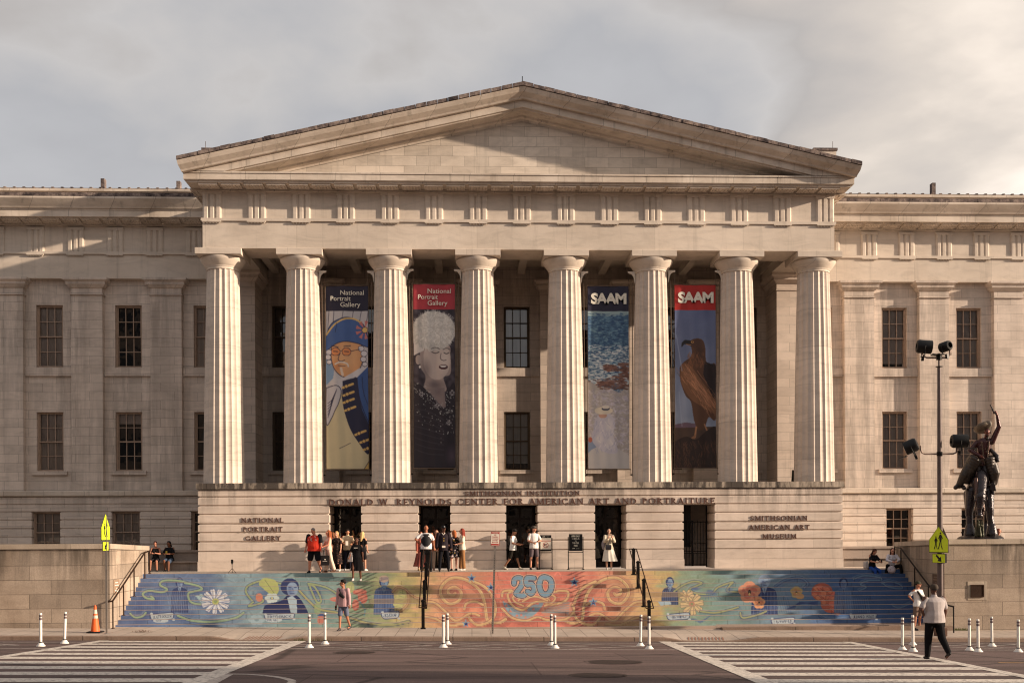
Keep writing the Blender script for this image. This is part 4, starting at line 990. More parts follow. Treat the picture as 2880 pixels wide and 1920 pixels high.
# ---- cheek walls
for s, lab in ((-1, 'brown granite block wall left of the stair with water stains below its coping'), (1, 'brown granite block wall right of the stair carrying the bronze rider and a small plaque')):
    t = thing('stair_wall', lab, 'wall', (XC + s*16, 39.3, 0)); inv = Matrix.Translation((XC + s*16, 39.3, 0)).inverted()
    xi = XC + s*(CI - .02 if s < 0 else CI + .02); xo = XC + s*40
    xi = XC + s*CI
    xw = XC + s*(CI + .22); 
    # the wall's front corner stands a little behind the stair edge line
    x0, x1 = sorted((xi, xo))
    b = MB(); b.add([(x0, 39.3, -2.7), (x1, 39.3, -2.7), (x1, 39.3, 1.06), (x0, 39.3, 1.06), (x0, 43.9, -2.7), (x1, 43.9, -2.7), (x1, 43.9, .93), (x0, 43.9, .93)], [(0,1,2,3), (5,4,7,6), (4,0,3,7), (1,5,6,2), (3,2,6,7)])
    o = b.build('wall', M_granite, t); o.matrix_parent_inverse = inv
    x0, x1 = sorted((xi - s*.05, xo)); b = MB()
    b.add([(x0, 39.24, 1.065), (x1, 39.24, 1.065), (x1, 39.24, 1.25), (x0, 39.24, 1.25), (x0, 43.95, .93), (x1, 43.95, .93), (x1, 43.95, 1.11), (x0, 43.95, 1.11)], [(0,3,2,1), (4,5,6,7), (0,4,7,3), (1,2,6,5), (3,7,6,2), (0,1,5,4)])
    o = b.build('coping', M_cope, t); o.matrix_parent_inverse = inv
# ---- stone benches against the wings
for s, lab in ((-1, 'long dark stone bench against the wall left of the entrance block'), (1, 'long stone bench right of the entrance block behind the two seated women')):
    t = thing('stone_bench', lab, 'bench', (XC + s*19, 46.3, 0)); inv = Matrix.Translation((XC + s*19, 46.3, 0)).inverted()
    x0, x1 = sorted((XC + s*(PH + .005), XC + s*27))
    for nm, bx in (('base', (46.62, 47.2, 0, .36)), ('seat', (46.52, 47.2, .361, .42)), ('backrest', (47.16, 47.45, .421, .80)), ('top_rail', (47.08, 47.55, .801, .90))):
        b = MB(); b.box(x0, x1, *bx); o = b.build(nm, M_bench, t); o.matrix_parent_inverse = inv
# ------------------------------------------------------------------ raised serif lettering on the basement wall
T_, t_ = .140, .066
def _st(*a): return ('s',) + a
def _arc(cx, cy, rx, ry, a0, a1): return ('a', cx, cy, rx, ry, a0, a1)
def _sf(x, y, w=.26): return ('f', x, y, w)
GL = {
 'A': (.78, [_st(.08,0,.39,1,t_), _st(.38,1,.70,0,T_), _st(.2,.34,.58,.34,t_), _sf(.08,0), _sf(.70,0,.3)]),
 'C': (.80, [_arc(.45,.5,.40,.48,52,308), _st(.72,.86,.72,.66,t_), _st(.72,.14,.72,.30,t_)]),
 'D': (.84, [_st(.15,0,.15,1,T_), _arc(.22,.5,.52,.465,-90,90), _sf(.15,0), _sf(.15,1)]),
 'E': (.62, [_st(.15,0,.15,1,T_), _st(.15,.96,.56,.96,t_), _st(.15,.51,.48,.51,t_), _st(.15,.04,.58,.04,t_), _st(.56,1,.56,.80,t_), _st(.58,0,.58,.2,t_), _st(.48,.62,.48,.40,t_), _sf(.12,0,.2), _sf(.12,1,.2)]),
 'F': (.58, [_st(.15,0,.15,1,T_), _st(.15,.96,.54,.96,t_), _st(.15,.50,.46,.50,t_), _st(.54,1,.54,.80,t_), _st(.46,.61,.46,.39,t_), _sf(.15,0), _sf(.12,1,.2)]),
 'G': (.84, [_arc(.45,.5,.40,.48,52,300), _st(.72,.86,.72,.66,t_), _st(.74,.06,.74,.44,T_), _sf(.72,.44,.3)]),
 'H': (.86, [_st(.15,0,.15,1,T_), _st(.71,0,.71,1,T_), _st(.15,.5,.71,.5,t_), _sf(.15,0), _sf(.15,1), _sf(.71,0), _sf(.71,1)]),
 'I': (.32, [_st(.16,0,.16,1,T_), _sf(.16,0), _sf(.16,1)]),
 'L': (.62, [_st(.15,0,.15,1,T_), _st(.15,.04,.58,.04,t_), _st(.58,0,.58,.22,t_), _sf(.15,1), _sf(.12,0,.2)]),
 'M': (1.0, [_st(.14,0,.17,1,t_), _st(.17,1,.5,.05,T_), _st(.5,.05,.83,1,t_), _st(.84,1,.87,0,T_), _sf(.14,0), _sf(.87,0), _sf(.13,1,.18), _sf(.87,1,.18)]),
 'N': (.88, [_st(.14,0,.14,1,t_), _st(.14,1,.74,0,T_), _st(.74,0,.74,1,t_), _sf(.14,0), _sf(.74,1), _sf(.1,1,.18)]),
 'O': (.92, [_arc(.46,.5,.40,.48,0,360)]),
 'P': (.66, [_st(.15,0,.15,1,T_), _arc(.2,.72,.36,.25,-90,90), _sf(.15,0), _sf(.12,1,.2)]),
 'R': (.74, [_st(.15,0,.15,1,T_), _arc(.2,.73,.34,.24,-90,90), _st(.32,.5,.68,.02,T_), _sf(.15,0), _sf(.12,1,.2), _sf(.72,0,.14)]),
 'S': (.60, [_arc(.30,.73,.21,.24,30,270), _arc(.30,.26,.23,.24,-150,90), _st(.49,.92,.49,.74,t_), _st(.09,.08,.09,.28,t_)]),
 'T': (.76, [_st(.38,0,.38,1,T_), _st(.06,.96,.70,.96,t_), _st(.06,1,.06,.78,t_), _st(.70,1,.70,.78,t_), _sf(.38,0)]),
 'U': (.84, [_st(.15,.36,.15,1,T_), _arc(.42,.36,.27,.34,180,360), _st(.69,.36,.69,1,t_), _sf(.15,1), _sf(.69,1,.2)]),
 'W': (1.1, [_st(.08,1,.34,0,T_), _st(.34,0,.56,1,t_), _st(.56,1,.80,0,T_), _st(.80,0,1.0,1,t_), _sf(.08,1), _sf(.56,1,.2), _sf(1.0,1,.2)]),
 'Y': (.74, [_st(.08,1,.37,.46,T_), _st(.66,1,.37,.46,t_), _st(.37,0,.37,.5,T_), _sf(.08,1), _sf(.66,1,.2), _sf(.37,0)]),
 '.': (.22, [_st(.1,0,.1,.14,.14)]), ' ': (.42, [])}
M_letter = flat('bronze_letter', (98, 68, 58), .6, .2)
def lettering(txt, x0, x1, z0, h, y, name='lettering'):
    GAP = .14; W = sum(GL[c][0] + GAP for c in txt) - GAP; k = (x1 - x0) / W; x = x0; ly = 0
    for c in txt:
        b = MB(); adv, parts = GL[c]
        for i, p in enumerate(parts):
            ya, yb = y - .030 - .0010*i, y + .004
            if p[0] == 's':
                _, ax, az, bx, bz, w_ = p; hz = abs(bz-az) < 1e-6
                if hz: P = [(ax, az-w_/2), (bx, az-w_/2), (bx, az+w_/2), (ax, az+w_/2)]
                elif ax == bx: P = [(ax-w_/2, az), (ax+w_/2, az), (ax+w_/2, bz), (ax-w_/2, bz)]
                else: P = [(ax-w_/2, az), (ax+w_/2, az), (bx+w_/2, bz), (bx-w_/2, bz)]
                b.prism([(x + u*k, z0 + v*h) for u, v in P], ya, yb)
            elif p[0] == 'f':
                _, fx, fz, w_ = p; s_ = .045 if fz < .9 and fz < .2 else -.045
                b.prism([(x + (fx-w_/2)*k, z0 + fz*h), (x + (fx+w_/2)*k, z0 + fz*h), (x + (fx+w_/2)*k, z0 + (fz+s_)*h), (x + (fx-w_/2)*k, z0 + (fz+s_)*h)], ya, yb)
            else:
                _, cx, cz, rx, rz, a0, a1 = p; n_ = 14; rings = []
                for q in range(n_+1):
                    a = radians(a0 + (a1-a0)*q/n_); w_ = t_ + (T_-t_)*abs(cos(a))**1.2
                    ox, oz = cx + (rx+w_/2*.6)*cos(a), cz + (rz+w_/2*.3)*sin(a); ix, iz = cx + (rx-w_*.7)*cos(a), cz + (rz-w_*.7)*sin(a)
                    rings.append([(x+ix*k, ya, z0+iz*h), (x+ox*k, ya, z0+oz*h), (x+ox*k, yb, z0+oz*h), (x+ix*k, yb, z0+iz*h)])
                b.loft(rings)
        if parts: bp('letter', b, M_letter, LET)
        x += (adv + GAP) * k
for txt, pa, pb, yt, yb_ in (('SMITHSONIAN INSTITUTION', 1307.9, 1631, 1380, 1392.6), ('DONALD W. REYNOLDS CENTER FOR AMERICAN ART AND PORTRAITURE', 924.6, 2010.6, 1400.8, 1418), ('NATIONAL', 678.4, 798, 1455.6, 1468.4), ('PORTRAIT', 683.8, 795.4, 1480.8, 1493.6), ('GALLERY', 690.6, 790, 1506, 1519), ('SMITHSONIAN', 2109.8, 2271, 1449.4, 1462.6), ('AMERICAN ART', 2106, 2277, 1475, 1488.2), ('MUSEUM', 2144.4, 2240, 1500.6, 1513.8)):
    xm = (pa + pb) / 2; xa, _ = at(pa, yb_, YP); xb, _ = at(pb, yb_, YP); zb_ = at(xm, yb_, YP)[1]; zt_ = at(xm, yt, YP)[1]
    LET = bpy.data.objects.new('wall_lettering', None); C.objects.link(LET); LET.parent = mus
    LET.matrix_parent_inverse = Matrix.Translation((XC, 46, 0)).inverted()
    lettering(txt, xa, xb, zb_, zt_ - zb_, YP)

# ------------------------------------------------------------------ banners between the columns
M_ban = color_mat('banner_print', .6, noise=.05, nsc=2., spec=.35)
M_steel = flat('galvanised_steel', (150, 140, 132), .45, .6)
M_cable = flat('steel_cable', (108, 92, 80), .5, .5)
M_btext = flat('banner_lettering', (222, 216, 202), .7, var=.03)
def noise_lr(n1, n2, w_, h_, seed):
    r = np.random.RandomState(seed).rand(n2+1, n1+1); ii = np.linspace(0, n1-.001, w_); jj = np.linspace(0, n2-.001, h_); i0 = ii.astype(int); j0 = jj.astype(int); fi = ii-i0; fj = (jj-j0)[:, None]
    return (r[j0][:, i0]*(1-fi)+r[j0][:, i0+1]*fi)*(1-fj) + (r[j0+1][:, i0]*(1-fi)+r[j0+1][:, i0+1]*fi)*fj
def ban1():
    "cartoon: stout figure in a blue cocked hat and dark coat, pale waistcoat"
    c = Canvas(0, 0, 118, 515); c.a[:] = (188, 184, 186); K = (40, 38, 60)
    for x in (-6, 8, 34, 62, 84, 104): c.line([(x+14, 70), (x+2+(x < 30)*8, 140)], 1.2, K)
    c.poly([(0, 180), (30, 190), (20, 260), (0, 280)], (120, 146, 176)); c.poly([(0, 300), (118, 300), (118, 515), (0, 515)], (196, 184, 150))
    f = spline([(20, 150), (14, 190), (22, 230), (44, 254), (70, 254), (92, 236), (104, 200), (98, 160)], 6); c.poly(f, (206, 152, 108)); c.line(f, 2, K)
    c.ell(60, 200, 40, 46, (214, 166, 122), .8, .6); c.ell(30, 225, 14, 22, (190, 120, 78), .5, .8)
    h = spline([(0, 142), (12, 110), (34, 94), (60, 88), (88, 96), (106, 112), (118, 150), (118, 172), (90, 162), (60, 156), (34, 160), (10, 176), (0, 186)], 6); c.poly(h, (70, 96, 148)); c.line(h, 2, K); c.line(spline([(0, 138), (24, 108), (50, 93), (76, 92), (96, 102)], 6), 4.5, (214, 178, 110))
    c.line(spline([(30, 104), (26, 130)], 3), 1.2, K)
    for a in range(9):
        c.poly([(108+6*cos(a*.7), 124+6*sin(a*.7)), (108+26*cos(a*.7-.2), 124+26*sin(a*.7-.2)), (108+26*cos(a*.7+.2), 124+26*sin(a*.7+.2))], (190, 116, 112))
    c.ell(108, 124, 9, 9, K); c.ell(108, 124, 7.5, 7.5, (214, 178, 110))
    for x, y, r in ((8, 186, 9), (6, 200, 9), (9, 214, 8), (98, 176, 9), (106, 190, 10), (104, 206, 9), (108, 220, 8)): c.ell(x, y, r, r*.9, K); c.ell(x, y, r-1.4, r*.9-1.4, (204, 200, 204))
    for x in (27, 57): c.ell(x, 185, 13, 12, K); c.ell(x, 185, 11.5, 10.5, (214, 138, 88))
    c.line([(40, 183), (45, 183)], 1.6, K); c.line([(69, 183), (94, 178)], 1.6, K)
    for x in (27, 57): c.line([(x-6, 184), (x+6, 185)], 1.8, K)
    c.line([(16, 168), (34, 172)], 2, K); c.line([(50, 170), (68, 168)], 2, K)
    c.line(spline([(40, 188), (34, 206), (42, 212), (52, 208)], 5), 1.6, K); c.line(spline([(26, 220), (40, 214), (58, 218), (62, 226)], 5), 4, (216, 206, 196)); c.line([(34, 224), (54, 225)], 1.6, K); c.line([(42, 232), (46, 250)], 7, (216, 206, 196), .8)
    c.poly([(32, 262), (52, 256), (92, 232), (118, 226), (118, 310), (40, 300)], (196, 192, 196))
    ct = spline([(46, 268), (74, 260), (86, 262), (96, 320), (118, 376), (118, 470), (90, 440), (66, 400), (50, 350), (44, 310)], 5); c.poly(ct, (40, 42, 66)); c.line(ct, 1.6, K)
    c.poly([(86, 258), (118, 226), (118, 390), (100, 350), (90, 300)], (62, 88, 140)); c.line(spline([(86, 258), (92, 310), (104, 352), (118, 384)], 5), 1.8, K); c.line(spline([(100, 256), (104, 300), (118, 340)], 5), 1.3, K)
    c.line([(44, 308), (52, 352)], 1.8, K); c.line(spline([(52, 352), (76, 410), (118, 466)], 5), 1.8, K)
    for x, y in ((58, 282), (60, 304), (60, 324), (64, 346), (92, 414), (106, 436), (116, 456)): c.line([(x-12, y+4), (x+16, y-7)], 6.4, (206, 170, 104)); c.ell(x-2, y, 5.5, 5.5, K); c.ell(x-2, y, 4.2, 4.2, (206, 170, 104))
    j = spline([(4, 286), (30, 280), (42, 296), (34, 330), (24, 350), (14, 372), (0, 388), (0, 296)], 5, True); c.poly(j, (186, 182, 186)); c.line(j+j[:1], 2, K)
    for k in range(6): c.line(spline([(30-k*3, 290+k*6), (20-k*2, 316+k*7), (4, 330+k*8)], 4), 1.4, K)
    c.line([(36, 456), (66, 441)], 1.3, K); c.poly([(104, 515), (118, 492), (118, 515)], (206, 170, 104)); c.line([(104, 515), (118, 492)], 1.5, K)
    return c
def ban2():
    "monochrome photograph print: singer in a pale fur hat and beaded dark top (generic face)"
    c = Canvas(0, 0, 118, 515); c.a[:] = (56, 50, 58)
    c.a += ((noise_lr(14, 60, c.w, c.h, 2)-.5)*40)[..., None]
    c.poly(spline([(26, 180), (20, 230), (34, 260), (30, 300), (90, 300), (84, 262), (104, 250), (104, 200), (96, 170)], 6, True), (146, 132, 128))
    c.ell(66, 210, 38, 58, (172, 158, 152)); c.ell(86, 212, 22, 46, (200, 188, 180), .6, .8); c.ell(36, 240, 18, 40, (84, 76, 80), .5, .8); c.ell(60, 282, 34, 18, (70, 62, 68), .6, .8)
    r = np.random.RandomState(1)
    c.ell(58, 130, 60, 54, (176, 170, 165)); c.poly([(0, 128), (34, 160), (30, 186), (2, 200)], (186, 180, 176))
    for k in range(1300):
        a = r.rand()*6.283; q = r.rand()**.5; x = 58 + 60*q*cos(a); y = 130 + 53*q*sin(a); d = 4 + r.rand()*7; a2 = atan2(y-120, x-56)+r.randn()*.9; g = 168 + r.rand()*54 - 26*(x < 26) - max(0, y-150)*.8
        c.line([(x, y), (x+d*cos(a2), y+d*sin(a2))], 2.0, (g, g*.985, g*.96), .6)
    c.ell(14, 212, 8, 14, (150, 138, 134)); c.ell(18, 232, 3, 4, (210, 205, 200))
    for x0, x1, y in ((52, 72, 190), (86, 100, 192)): c.line(spline([(x0, y), ((x0+x1)/2, y+3), (x1, y)], 4), 2.2, (46, 40, 46)); c.line(spline([(x0-2, y-9), ((x0+x1)/2, y-13), (x1+2, y-9)], 4), 2, (70, 62, 66))
    c.line(spline([(78, 194), (76, 208), (84, 214), (92, 212)], 4), 2, (84, 74, 78)); c.ell(84, 232, 13, 7, (70, 44, 50)); c.ell(84, 230, 9, 2.6, (200, 196, 192))
    c.poly(spline([(0, 272), (30, 290), (62, 330), (84, 350), (96, 300), (118, 292), (118, 515), (0, 515), (0, 380)], 6), (38, 34, 42)); c.poly([(36, 292), (86, 290), (90, 345), (80, 345), (60, 322)], (118, 106, 106)); c.ell(70, 300, 14, 20, (92, 82, 86), .6, .9)
    for k in range(200):
        t = r.rand(); x = 4+86*t+r.randn()*9; y = 280+84*t+r.randn()*9 + (r.rand() < .35)*r.rand()*90; 
        if r.rand() < .3: x = 98+r.randn()*7; y = 300+r.rand()*120
        g = 100+r.rand()*80; c.ell(x, y, .7+r.rand(), .7+r.rand(), (g, g, g))
    for x, y in ((22, 308), (66, 340), (98, 388), (108, 304)):
        for q in range(4): c.ell(x+5*cos(q*1.57), y+5*sin(q*1.57), 3, 3, (170, 166, 168)); c.ell(x+5*cos(q*1.57), y+5*sin(q*1.57), 1.6, 1.6, (50, 46, 54))
    for k in range(8): c.line(spline([(4, 350+k*16), (40, 356+k*17), (84, 380+k*14)], 5), 3, (58, 52, 60), .6)
    c.ell(106, 480, 20, 40, (84, 70, 84), .7, .9); c.a *= 1.06
    return c
def ban3():
    "seascape with pale rocks and a seated figure in white with a straw hat (plain stand-in)"
    c = Canvas(0, 0, 118, 515); r = np.random.RandomState(4); c.a[:] = (72, 104, 132)
    c.a[60:84] = (140, 160, 164)
    for k in range(2600):
        x = r.rand()*118; y = 76+r.rand()**.8*200; p = (y-76)/200; b_ = [(58, 88, 120), (44, 70, 108), (92, 126, 148), (120, 150, 162), (36, 58, 92)][r.randint(5)]
        if p > .45 and r.rand() < p*.8: b_ = (212, 214, 212)
        c.line([(x, y), (x+3+r.rand()*7, y+r.randn()*.8)], 1.4+r.rand()*1.4, b_, .7)
    c.poly(spline([(0, 266), (30, 280), (60, 286), (90, 300), (118, 290), (118, 515), (0, 515)], 5), (168, 160, 154))
    for k in range(420):
        x, y = [(104+r.randn()*9, 216+r.rand()*40), (96+r.randn()*14, 250+r.rand()*40), (52+r.randn()*14, 274+r.randn()*6), (60+r.randn()*8, 230+r.randn()*4)][r.randint(4)]
        g = r.rand(); c.line([(x-4, y), (x+4, y+r.randn()*1.5)], 3, (84+g*62, 60+g*46, 54+g*40), .8)
    for k in range(1500):
        x = r.rand()*118; y = 292+r.rand()*223; g = 140+r.rand()*70; c.line([(x, y), (x+r.randn()*7, y+r.randn()*4)], 2+r.rand()*2, (g+6, g, g-2 if r.rand() < .6 else g+16), .5)
    c.poly(spline([(0, 430), (40, 446), (80, 455), (118, 480), (118, 515), (0, 515)], 5), (188, 184, 182)); c.poly(spline([(0, 430), (30, 446), (10, 460), (0, 470)], 5), (128, 142, 166))
    c.poly(spline([(20, 376), (34, 360), (62, 360), (76, 384), (72, 420), (84, 466), (54, 470), (24, 452), (10, 430), (16, 400)], 5, True), (186, 182, 192)); c.ell(60, 392, 16, 22, (214, 208, 204), .8, .9); c.ell(30, 430, 16, 18, (216, 210, 206), .8, .9); c.ell(62, 440, 18, 24, (216, 210, 206), .7, .9)
    c.ell(42, 364, 12, 7, (184, 146, 128)); c.ell(44, 350, 26, 11, (206, 196, 178)); c.ell(50, 344, 12, 6, (70, 72, 88)); c.ell(50, 340, 11, 5, (210, 202, 188))
    for k in range(60): x = 18+r.rand()*60; y = 370+r.rand()*96; c.line([(x, y), (x+r.randn()*5, y+5+r.rand()*8)], 1.6, [(150, 150, 176), (224, 218, 212)][r.randint(2)], .6)
    c.ell(6, 432, 6, 8, (170, 96, 78)); return c
def ban4():
    "large brown bird of prey on a dark rock under a blue-grey sky (plain stand-in)"
    c = Canvas(0, 0, 118, 515); r = np.random.RandomState(8)
    for y in range(c.h):
        t = min(1, max(0, (y-70)/320)); c.a[y] = np.array((92, 102, 136))*(1-t)+np.array((126, 136, 156))*t
    c.a += ((noise_lr(4, 14, c.w, c.h, 5)-.5)*26)[..., None]
    c.poly([(0, 392), (30, 386), (60, 390), (60, 402), (0, 402)], (96, 78, 92)); c.poly([(0, 402), (118, 398), (118, 515), (0, 515)], (70, 54, 46))
    body = spline([(44, 158), (60, 150), (78, 154), (86, 176), (88, 212), (100, 222), (118, 232), (118, 372), (96, 372), (84, 402), (66, 408), (54, 380), (46, 330), (30, 310), (16, 270), (14, 232), (28, 214), (46, 200), (48, 180)], 6, True)
    c.poly(body, (84, 58, 44)); c.ell(70, 190, 16, 34, (58, 42, 38), .7, .8); c.poly(spline([(84, 216), (100, 220), (118, 232), (118, 320), (96, 290), (80, 250)], 5), (40, 32, 34))
    c.poly(spline([(22, 222), (44, 226), (70, 262), (118, 330), (118, 362), (88, 348), (52, 326), (28, 296), (16, 262)], 6, True), (112, 78, 56))
    for k in range(260):
        t = r.rand(); x = 24+t*80+r.randn()*8; y = 236+t*96+r.randn()*12; g = r.rand(); c.line([(x, y), (x+8+r.rand()*8, y+14+r.rand()*8)], 1.3, (104+g*96, 74+g*68, 56+g*50), .7)
    for k in range(90): x = 36+r.rand()*44; y = 186+r.rand()*40; g = r.rand(); c.line([(x, y), (x+r.randn()*3, y+9)], 1.2, (90+g*80, 60+g*50, 44+g*30), .6)
    c.ell(60, 164, 18, 13, (74, 52, 44)); c.poly(spline([(48, 156), (30, 154), (20, 162), (19, 174), (24, 170), (30, 166), (48, 172)], 5), (34, 32, 36)); c.line([(32, 166), (46, 168)], 2, (176, 128, 84)); c.ell(50, 160, 3.4, 3, (186, 140, 80)); c.ell(50, 160, 1.5, 1.6, (20, 18, 18))
    c.line([(60, 400), (56, 428)], 5, (150, 108, 78)); c.line([(84, 392), (92, 412)], 4, (150, 108, 78))
    for x in (34, 42, 50): c.line([(58, 422), (x, 440)], 3, (130, 92, 66))
    c.poly(spline([(0, 440), (30, 426), (60, 434), (90, 410), (118, 404), (118, 515), (0, 515)], 5), (44, 33, 30))
    for k in range(160): x = r.rand()*118; y = 436+r.rand()*78; g = r.rand(); c.line([(x, y), (x+r.randn()*4, y+10)], 1.8, (46+g*70, 33+g*44, 28+g*30), .6)
    c.line([(4, 140), (20, 240)], 3, (150, 160, 182), .5); c.line([(12, 300), (20, 396)], 3, (150, 160, 182), .4); return c
def banner(px0, px1, pt, pb, cv, head, label, texts, seed):
    Y = YC; x0, zt = at(px0, pt, Y); x1, _ = at(px1, pt, Y); zb = at((px0+px1)/2, pb, Y)[1]; xm = (x0+x1)/2; W = x1-x0; H = zt-zb
    t = thing('banner', label, 'banner', (xm, Y, zb), 0, 'tall printed banners hanging between the columns')
    nx, nz = 84, 340; u = np.linspace(0, 1, nx); v = np.linspace(0, 1, nz); U, V = np.meshgrid(u, v, indexing='ij'); U = U.ravel(); V = V.ravel()
    wave = .022*np.sin(U*9+V*3+seed)+.012*np.sin(U*23-V*5+seed*2)+.02*np.sin(V*7+seed)
    P = np.stack([(U-.5)*W + .006*np.sin(V*9+seed), wave, H*(1-V)], -1)
    cv.a[:int(71)] = head; col = tolin(cv.get(U*117, V*514))
    me = bpy.data.meshes.new('printed_fabric'); I = np.arange(nx-1)[:, None]*nz + np.arange(nz-1)[None, :]
    me.from_pydata(P.tolist(), [], np.stack([I, I+1, I+nz+1, I+nz], -1).reshape(-1, 4).tolist()); set_colors(me, col*1.05)
    me.polygons.foreach_set('use_smooth', [True]*len(me.polygons)); fab = link('printed_fabric', me, M_ban, t)
    so_ = fab.modifiers.new('s', 'SOLIDIFY'); so_.thickness = .006
    for s, x, zb2, h in texts:
        me = text_mesh(s[0], 1., 'LEFT', .0, s[1], s[2]); vs = [q.co for q in me.vertices]; wd = max(q.x for q in vs)-min(q.x for q in vs); mnx = min(q.x for q in vs)
        wt_ = x[1]-x[0]; k = wt_/wd/118*W; kz = h/515*H/.70
        for q in me.vertices: q.co = Vector(((x[0]/118-.5)*W + (q.co.x-mnx)*k, -.064, H*(1-zb2/515) + q.co.y*kz + q.co.z))
        link('banner_lettering', me, M_btext, t)
    b = MB(); b.tube([(-W/2-.06, 0, H+.02), (W/2+.06, 0, H+.02)], .022); b.build('top_rod', M_cable, t)
    b = MB(); b.tube([(-W/2-.06, 0, -.03), (W/2+.06, 0, -.03)], .022); b.build('bottom_rod', M_cable, t)
    for s in (-1, 1):
        xa = s*(W/2+.02); cxs = s*1.21; zz = H + .66
        b = MB(); P = [(cxs, zz), (s*(W/2-.03), zz), (s*(W/2-.03), zz-.07)]
        for q in range(7): a = q/6*pi/2; P.append((s*(W/2+.02)+s*(1.21-.06-W/2)*sin(a), zz-.08-.34*(1-cos(a))))
        P += [(cxs, zz-.55)]
        if s > 0: P = P[::-1]
        b.prism(P, -.03, .03); b.build('bracket', M_white, t)
        b = MB(); b.tube([(s*(W/2-.01), 0, zz-.06), (s*(W/2-.01), 0, H+.02)], .011, 5); b.tube([(s*(W/2+.03), .01, H+.1), (s*(W/2+.03), .01, -.3)], .010, 5); b.build('cable', M_cable, t)
        b = MB(); b.tube([(s*(W/2+.17), 0, zz-.5), (s*(W/2+.13), 0, -.35)], .018, 6); b.build('guide_pole', M_cable, t)
        b = MB(); b.box(s*(W/2+.1)-.05, s*(W/2+.1)+.05, -.02, .02, -.30, -.24); b.build('clamp', M_iron, t)
    return t
npg = [(('National', .006, 1.), (41, 107), 26, 13), (('Portrait', .006, 1.), (14, 70), 42.5, 13), (('Gallery', .006, 1.), (41, 97), 59.5, 13)]
saam = [(('SAAM', .045, .86), (9, 111), 49, 28)]
banner(916, 1034.6, 803.6, 1318.3, ban1(), (44, 41, 58), 'tall banner with dark blue header over a cartoon figure in a blue hat', npg, 1)
banner(1161.8, 1279, 799, 1314.6, ban2(), (168, 58, 68), 'tall banner with crimson header over a black and white portrait in a fur hat', npg, 2)
banner(1652.5, 1768, 805, 1317.6, ban3(), (38, 35, 54), 'tall banner with dark blue header over a painted seascape', saam, 3)
banner(1897, 2012.7, 801.8, 1314.6, ban4(), (164, 40, 36), 'tall banner with bright red header over a brown bird of prey', saam, 4)

# ------------------------------------------------------------------ rails, posts, signs
def post_square(x, y, z0, z1, w, parent, inv):
    b = MB(); b.box(x-w/2, x+w/2, y-w/2, y+w/2, z0, z1-.05); b.box(x-w*.62, x+w*.62, y-w*.62, y+w*.62, z1-.10, z1-.045); b.loft([[(x-w*.5, y-w*.5, z1-.044), (x+w*.5, y-w*.5, z1-.044), (x+w*.5, y+w*.5, z1-.044), (x-w*.5, y+w*.5, z1-.044)], [(x-.01, y-.01, z1), (x+.01, y-.01, z1), (x+.01, y+.01, z1), (x-.01, y+.01, z1)]])
    b.box(x-w*.8, x+w*.8, y-w*.8, y+w*.8, z0, z0+.05); o = b.build('post', M_iron, parent); o.matrix_parent_inverse = inv
for px, lab in ((1190, 'black stepped handrail in the middle left of the stair between yellow and coral paint'), (1826, 'black stepped handrail in the middle right of the stair in front of a delineator pair')):
    X, _ = at(px, 1760, 39.3); t = thing('handrail', lab, 'handrail', (X, 41, -2), 0, 'free-standing stair handrails'); inv = Matrix.Translation((X, 41, -2)).inverted()
    pl = []
    for y, z0 in ((39.32, walk_z(X)), (40.5, -8*RS), (41.9, -4*RS), (43.05, -RS*0-RS)):
        zt = z0 + 1.10; post_square(X, y, z0, zt, .115, t, inv); pl.append((y, zt))
    for s in (-1, 1):
        b = MB(); p0, p1 = pl[0], pl[-1]; dx = s*.14
        b.tube([(X, p0[0]-.18, p0[1]-.30), (X+dx, p0[0]-.18, p0[1]-.30), (X+dx, p1[0]+.15, p1[1]-.04), (X, p1[0]+.15, p1[1]-.04)], .022, 8); o = b.build('rail', M_bronze, t); o.matrix_parent_inverse = inv
        b = MB()
        for i, (y, z) in enumerate(pl):
            f = (y - p0[0]+.18)/(p1[0]-p0[0]+.33); zz = p0[1]-.30+(p1[1]-p0[1]+.26)*f; b.tube([(X, y, zz-.06), (X+dx, y, zz-.01)], .012, 6)
        o = b.build('rail_bracket', M_iron, t); o.matrix_parent_inverse = inv
for s, lab in ((-1, 'bronze handrail climbing beside the lit left stair wall'), (1, 'dark handrail climbing along the shaded right stair wall')):
    X = XC + s*(CI - .16); t = thing('handrail', lab, 'handrail', (X, 41, -2)); inv = Matrix.Translation((X, 41, -2)).inverted(); mt = M_bronze if s < 0 else M_iron
    g0 = walk_z(X); pts = [(39.15, g0, g0+1.0), (40.35, -9*RS+.0, 0), (41.6, -5*RS, 0), (42.95, -1*RS, 0), (43.6, 0, 0)]
    zr = lambda y: g0+1.0 + (y-39.15)/(42.95-39.15)*( -RS+1.02-(g0+1.0)) if y < 42.95 else -RS+1.02+(y-42.95)*.1
    for y, z0, _ in pts:
        b = MB(); b.tube([(X, y, z0), (X, y, zr(y))], .026, 8); b.lathe([(.06, z0), (.06, z0+.02), (.03, z0+.03)], X, y, 10); o = b.build('post', mt, t); o.matrix_parent_inverse = inv
    b = MB(); b.tube([(X - .25, 39.10, zr(39.15)-.03), (X, 39.12, zr(39.15))] if s < 0 else [(X, 38.2, zr(39.15)-.05), (X, 39.15, zr(39.15))], .032, 8); b.tube([(X, 39.12, zr(39.15)), (X, 42.95, zr(42.95)), (X, 43.6, zr(43.6))], .032, 8)
    if s > 0: b.tube([(X, 38.2, g0-.02), (X, 38.2, zr(39.15)-.05)], .026, 8)
    o = b.build('rail', mt, t); o.matrix_parent_inverse = inv
